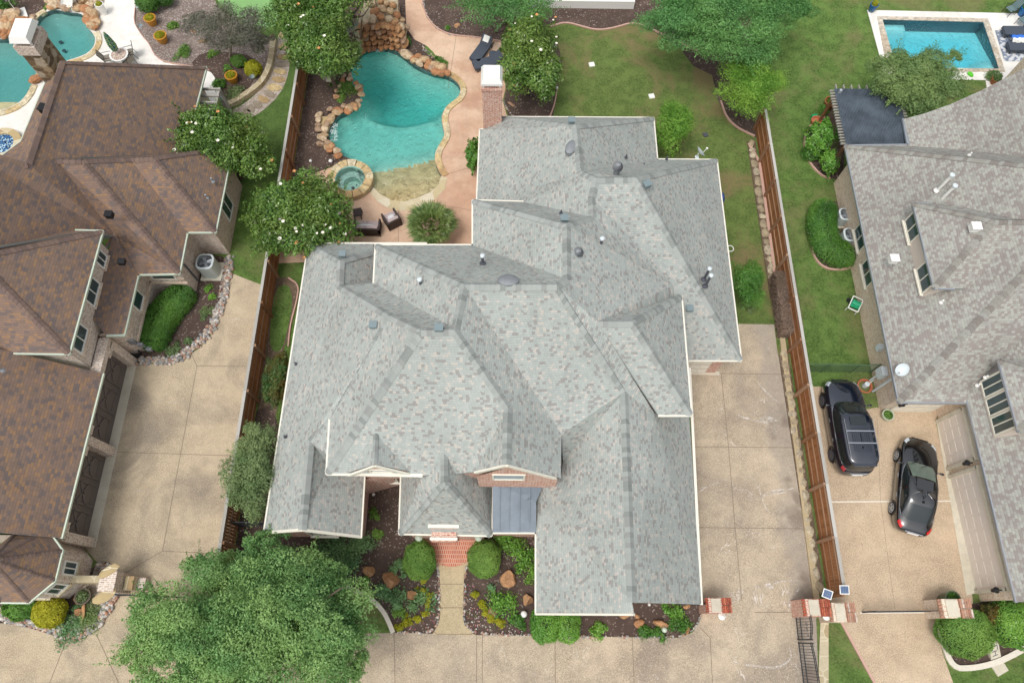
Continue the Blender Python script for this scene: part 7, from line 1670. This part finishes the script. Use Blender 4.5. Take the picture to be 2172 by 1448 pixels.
def dchair(p, ang, label, sling, frame, group=None):
    p = W(p); r = empty('patio_chair', (0, 0, 0), label, 'chair', group); m = M()
    for s in (-1, 1):
        m.tube([(s*.27, .30, 0), (s*.27, .27, .42), (s*.27, -.22, .40), (s*.27, -.42, 1.0)], .018, 6); m.tube([(s*.27, -.22, .4), (s*.27, -.35, 0)], .018, 6); m.tube([(s*.29, .27, .42), (s*.29, .25, .62), (s*.29, -.28, .64)], .016, 6)
    m.build('frame', frame, r); m = M(); m.face([(-.26, .28, .43), (.26, .28, .43), (.26, -.22, .41), (-.26, -.22, .41)]); m.face([(-.26, .28, .41), (-.26, -.22, .39), (.26, -.22, .39), (.26, .28, .41)]); m.build('seat', sling, r)
    m = M(); m.face([(-.26, -.22, .41), (.26, -.22, .41), (.26, -.42, 1.0), (-.26, -.42, 1.0)]); m.face([(-.26, -.24, .41), (-.26, -.44, 1.0), (.26, -.44, 1.0), (.26, -.24, .41)]); m.build('backrest', sling, r)
    r.location = (p.x, p.y, .02); r.rotation_euler = (0, 0, ang); return r
sling = plain('taupe_sling', (142, 134, 122), .8, var=.1)
dchair((236,134), R(-70), 'taupe sling chair to the left of the mosaic table', sling, K['black']); dchair((281,122), R(110), 'taupe sling chair to the upper right of the mosaic table', sling, K['black'])
dchair((280,141), R(60), 'taupe sling chair half hidden by the brown roof edge', sling, K['black'])
stripe = N('seat_stripe'); wv = stripe.n('ShaderNodeTexWave'); wv.bands_direction = 'X'; stripe.l(stripe.uv(), wv.inputs[0]); wv.inputs['Scale'].default_value = 3; stm = stripe.pbr(stripe.mix(stripe.math('GREATER_THAN', wv.outputs[1], .5), lin(130, 158, 160), lin(60, 72, 76)), .8)
dchair((2137,30), R(115), 'black chair with striped seat at the top right of the pool deck', stm, K['black']); dchair((2163,54), R(125), 'black chair with striped seat nearer the loungers', stm, K['black'])
sheet('outdoor_rug', pts([(2110,66),(2205,66),(2212,131),(2130,131)]), (lambda g: g.pbr(g.mix(g.gray(g.noise(g.geo(), 4, 2, .5), .45, .55), lin(120, 132, 150), lin(206, 208, 212)), .95))(N('rug_pattern')), .05, thick=.02, label='blue grey patterned rug under the pool loungers', cat='rug')
lounger((2152,75), R(0), 'upper dark slate lounger on the patterned rug', K['slate'], 1.9, .75, False); lounger((2162,108), R(0), 'lower dark slate lounger on the patterned rug', K['slate'], 1.9, .75, False)
bl = plain('blue_towel', (60, 120, 214), .9, var=.3, scale=5)
def towel(p, sx, sy, mat, label, z, seed):
    p = W(p); rn = random.Random(seed); m = M(); n = 14; g_ = [[Vector((p.x+(i/n-.5)*sx+rn.uniform(-.03, .03), p.y+(j/n-.5)*sy+rn.uniform(-.03, .03), z+.09*math.sin(i*.9+j*.6+seed)+.05*rn.random()-.18*(abs(j/n-.5)*2)**2)) for j in range(n+1)] for i in range(n+1)]
    for i in range(n):
        for j in range(n): m.face([g_[i][j], g_[i+1][j], g_[i+1][j+1], g_[i][j+1]])
    o = m.build('towel', mat, smooth=True, merge=True, origin=tuple(p)); return tag(o, label, 'towel')
towel((2158,92), 1.3, .55, bl, 'crumpled blue towel between the two pool loungers', .5, 1); towel((2152,97), .9, .4, K['white'], 'crumpled white towel on the lower pool lounger', .52, 2)
# pool hose ring, float etc.
p = W((2057, 160)); m = M(); m.rock((p.x, p.y, .1), (.5, .28, .2), 5, rz=-.9, rough=0, sub=3); tag(m.build('pool_toy', plain('lime', (90, 200, 40), .35), smooth=True, origin=(p.x, p.y, 0)), 'lime green pool toy on the white deck under the olive tree', 'pool toy')
# irrigation covers, lamps
for i, (x, y, s, lb) in enumerate([(1174,98,.2,'white drain cover in the lawn beside the chimney magnolia'),(1255,138,.22,'white drain cover in the upper middle of the back lawn'),(1382,205,.22,'white drain cover in the lawn near the grey roof'),(1496,287,.18,'dark square drain cover in the lawn right of the feathery shrub')]):
    p = W((x, y)); m = M(); m.box((0, 0, .03), (s*1.6, s*1.6, .06), rz=.2); m.box((0, 0, .065), (s*1.1, s*1.1, .02), rz=.2); o = m.build('drain_cover', K['white'] if i < 3 else K['darkpipe']); o.location = (p.x, p.y, 0); tag(o, lb, 'drain cover')
def mushroom(p, s, label, mat='white'):
    p = W(p); r = empty('garden_light', (p.x, p.y, 0), label, 'garden light'); m = M(); m.tube([(p.x, p.y, 0), (p.x, p.y, .3)], .02, 6); m.build('stake', K['verdigris'], r); m = M(); m.lathe((p.x, p.y, .3), [(s, -.04), (s*.7, .03), (.001, .08)], 14); m.build('lamp_cap', K[mat], r)
for (x, y), s, lb, mt in [((1111,1302),.15,'white textured cap light below the triangular boulder','white'),((1407,1335),.13,'pale green cap light in the front bed near the wedge boulder','verdigris'),((1375,1282),.07,'small white light by the gable brickwork, right','white'),((1285,1300),.07,'small white light by the gable eave, left','white'),((703,347),.12,'white round light among rocks above the spa','white'),((661,347),.09,'white round light in the bare mulch near the fence','white'),((794,1050),.08,'white round light in the entry courtyard mulch','white'),((1181,193),.09,'white light at the edge of the magnolia bed','white'),((125,1270),.09,'white light beside the golden ball shrub','white'),((2164,1226),.07,'x','white')]:
    if lb != 'x': mushroom((x, y), s, lb, mt)
# stepping slab and stone plaque right bottom
p = W((2117, 1413)); m = M(); m.box((p.x, p.y, .04), (.6, .6, .08), rz=.45); tag(m.build('paving_slab', K['apron'], origin=(p.x, p.y, 0)), 'square pale paving slab on the grass outside the curb', 'paving slab')
p = W((2101, 1376)); r = empty('stone_plaque', (p.x, p.y, 0), 'pale stone block with dark carved marks in the mulch below the dome shrub', 'plaque'); mt = Matrix.Rotation(.3, 3, 'Z') @ Matrix.Rotation(R(28), 3, 'X'); m = M(); m.box((p.x, p.y, .2), (.5, .8, .16), mat=mt); m.build('block', K['apron'], r); m = M(); q = Vector((p.x, p.y, .2))
for (a, b, cc, d) in ((-.15, .2, .15, .2), (-.15, .05, -.15, .25), (.15, -.02, .15, .2), (-.15, -.05, .1, -.05), (-.15, -.25, .12, -.25), (.0, -.25, .0, -.02)): m.bar(q+mt @ Vector((a, b, .085)), q+mt @ Vector((cc, d, .085)), .03, .01)
m.build('carving', K['darkpipe'], r)
# metal flowers
for i, (x, y, lb) in enumerate([(291,14,'white metal pinwheel ornament beside the clipped ball bush'),(297,55,'grey metal pinwheel ornament in the upper flower bed'),(468,210,'blue grey metal ornament beside the ornamental grass'),(534,163,'blue grey metal ornament below the yellow flowering shrub')]):
    p = W((x, y, .7)); r = empty('garden_ornament', (p.x, p.y, 0), lb, 'ornament'); m = M(); m.tube([(p.x, p.y, 0), p], .012, 5); m.build('stake', K['steel'], r); m = M()
    for k in range(8): t = k*.785; d = Vector((math.cos(t), math.sin(t), .1)); e = Vector((-d.y, d.x, .3)); m.face([p, p+d*.12-e*.04, p+d*.24, p+d*.12+e*.04])
    m.build('petals', K['dish'] if i < 1 else K['bluebox'], r)

g = N('lime_streak'); tr = g.n('ShaderNodeBsdfTransparent'); df = g.n('ShaderNodeBsdfDiffuse'); df.inputs[0].default_value = lin(232, 226, 218); mx = g.n('ShaderNodeMixShader')
g.l(g.math('MULTIPLY', g.gray(g.noise(g.geo(), 3.5, 5, .75), .42, .62), .8), mx.inputs[0]); g.l(tr.outputs[0], mx.inputs[1]); g.l(df.outputs[0], mx.inputs[2]); g.l(mx.outputs[0], g.out.inputs[0]); K['streak'] = g.mat
m = M()
for l, w in [([(1565,880),(1585,888),(1605,892),(1632,890),(1650,892)], .10), ([(1606,892),(1625,891),(1645,888)], .3), ([(1588,1060),(1610,1056),(1632,1045),(1660,1042),(1688,1033)], .09), ([(1628,1048),(1648,1042),(1668,1040)], .26), ([(1600,1244),(1632,1243),(1650,1232),(1700,1230)], .05), ([(1622,1240),(1640,1244)], .25), ([(1697,1243),(1676,1275),(1673,1290)], .07), ([(1552,1400),(1575,1408),(1610,1412),(1640,1417),(1670,1405),(1680,1388),(1672,1370)], .09), ([(1476,1048),(1500,1030),(1530,1022)], .06), ([(1608,812),(1625,832),(1655,858)], .05), ([(1580,1008),(1604,1015),(1622,1080),(1640,1090)], .03), ([(320,847),(355,853),(400,854)], .025), ([(470,676),(500,678),(535,678)], .03), ([(268,1040),(330,1040)], .02), ([(1700,828),(1712,840),(1722,870)], .01)]:
    L = smooth_poly([W(p) for p in l], 2, False); n_ = len(L)
    for i in range(n_-1):
        d = (L[i+1]-L[i]).normalized(); q = Vector((-d.y, d.x, 0)); w0 = w*math.sin(math.pi*(i+.15)/(n_-.7))+.01; w1 = w*math.sin(math.pi*min(.98, (i+1.15)/(n_-.7)))+.01; z = Vector((0, 0, .0235))
        m.face([L[i]-q*w0/2+z, L[i+1]-q*w1/2+z, L[i+1]+q*w1/2+z, L[i]+q*w0/2+z])
tag(m.build('lime_stain', K['streak']), kind='structure')
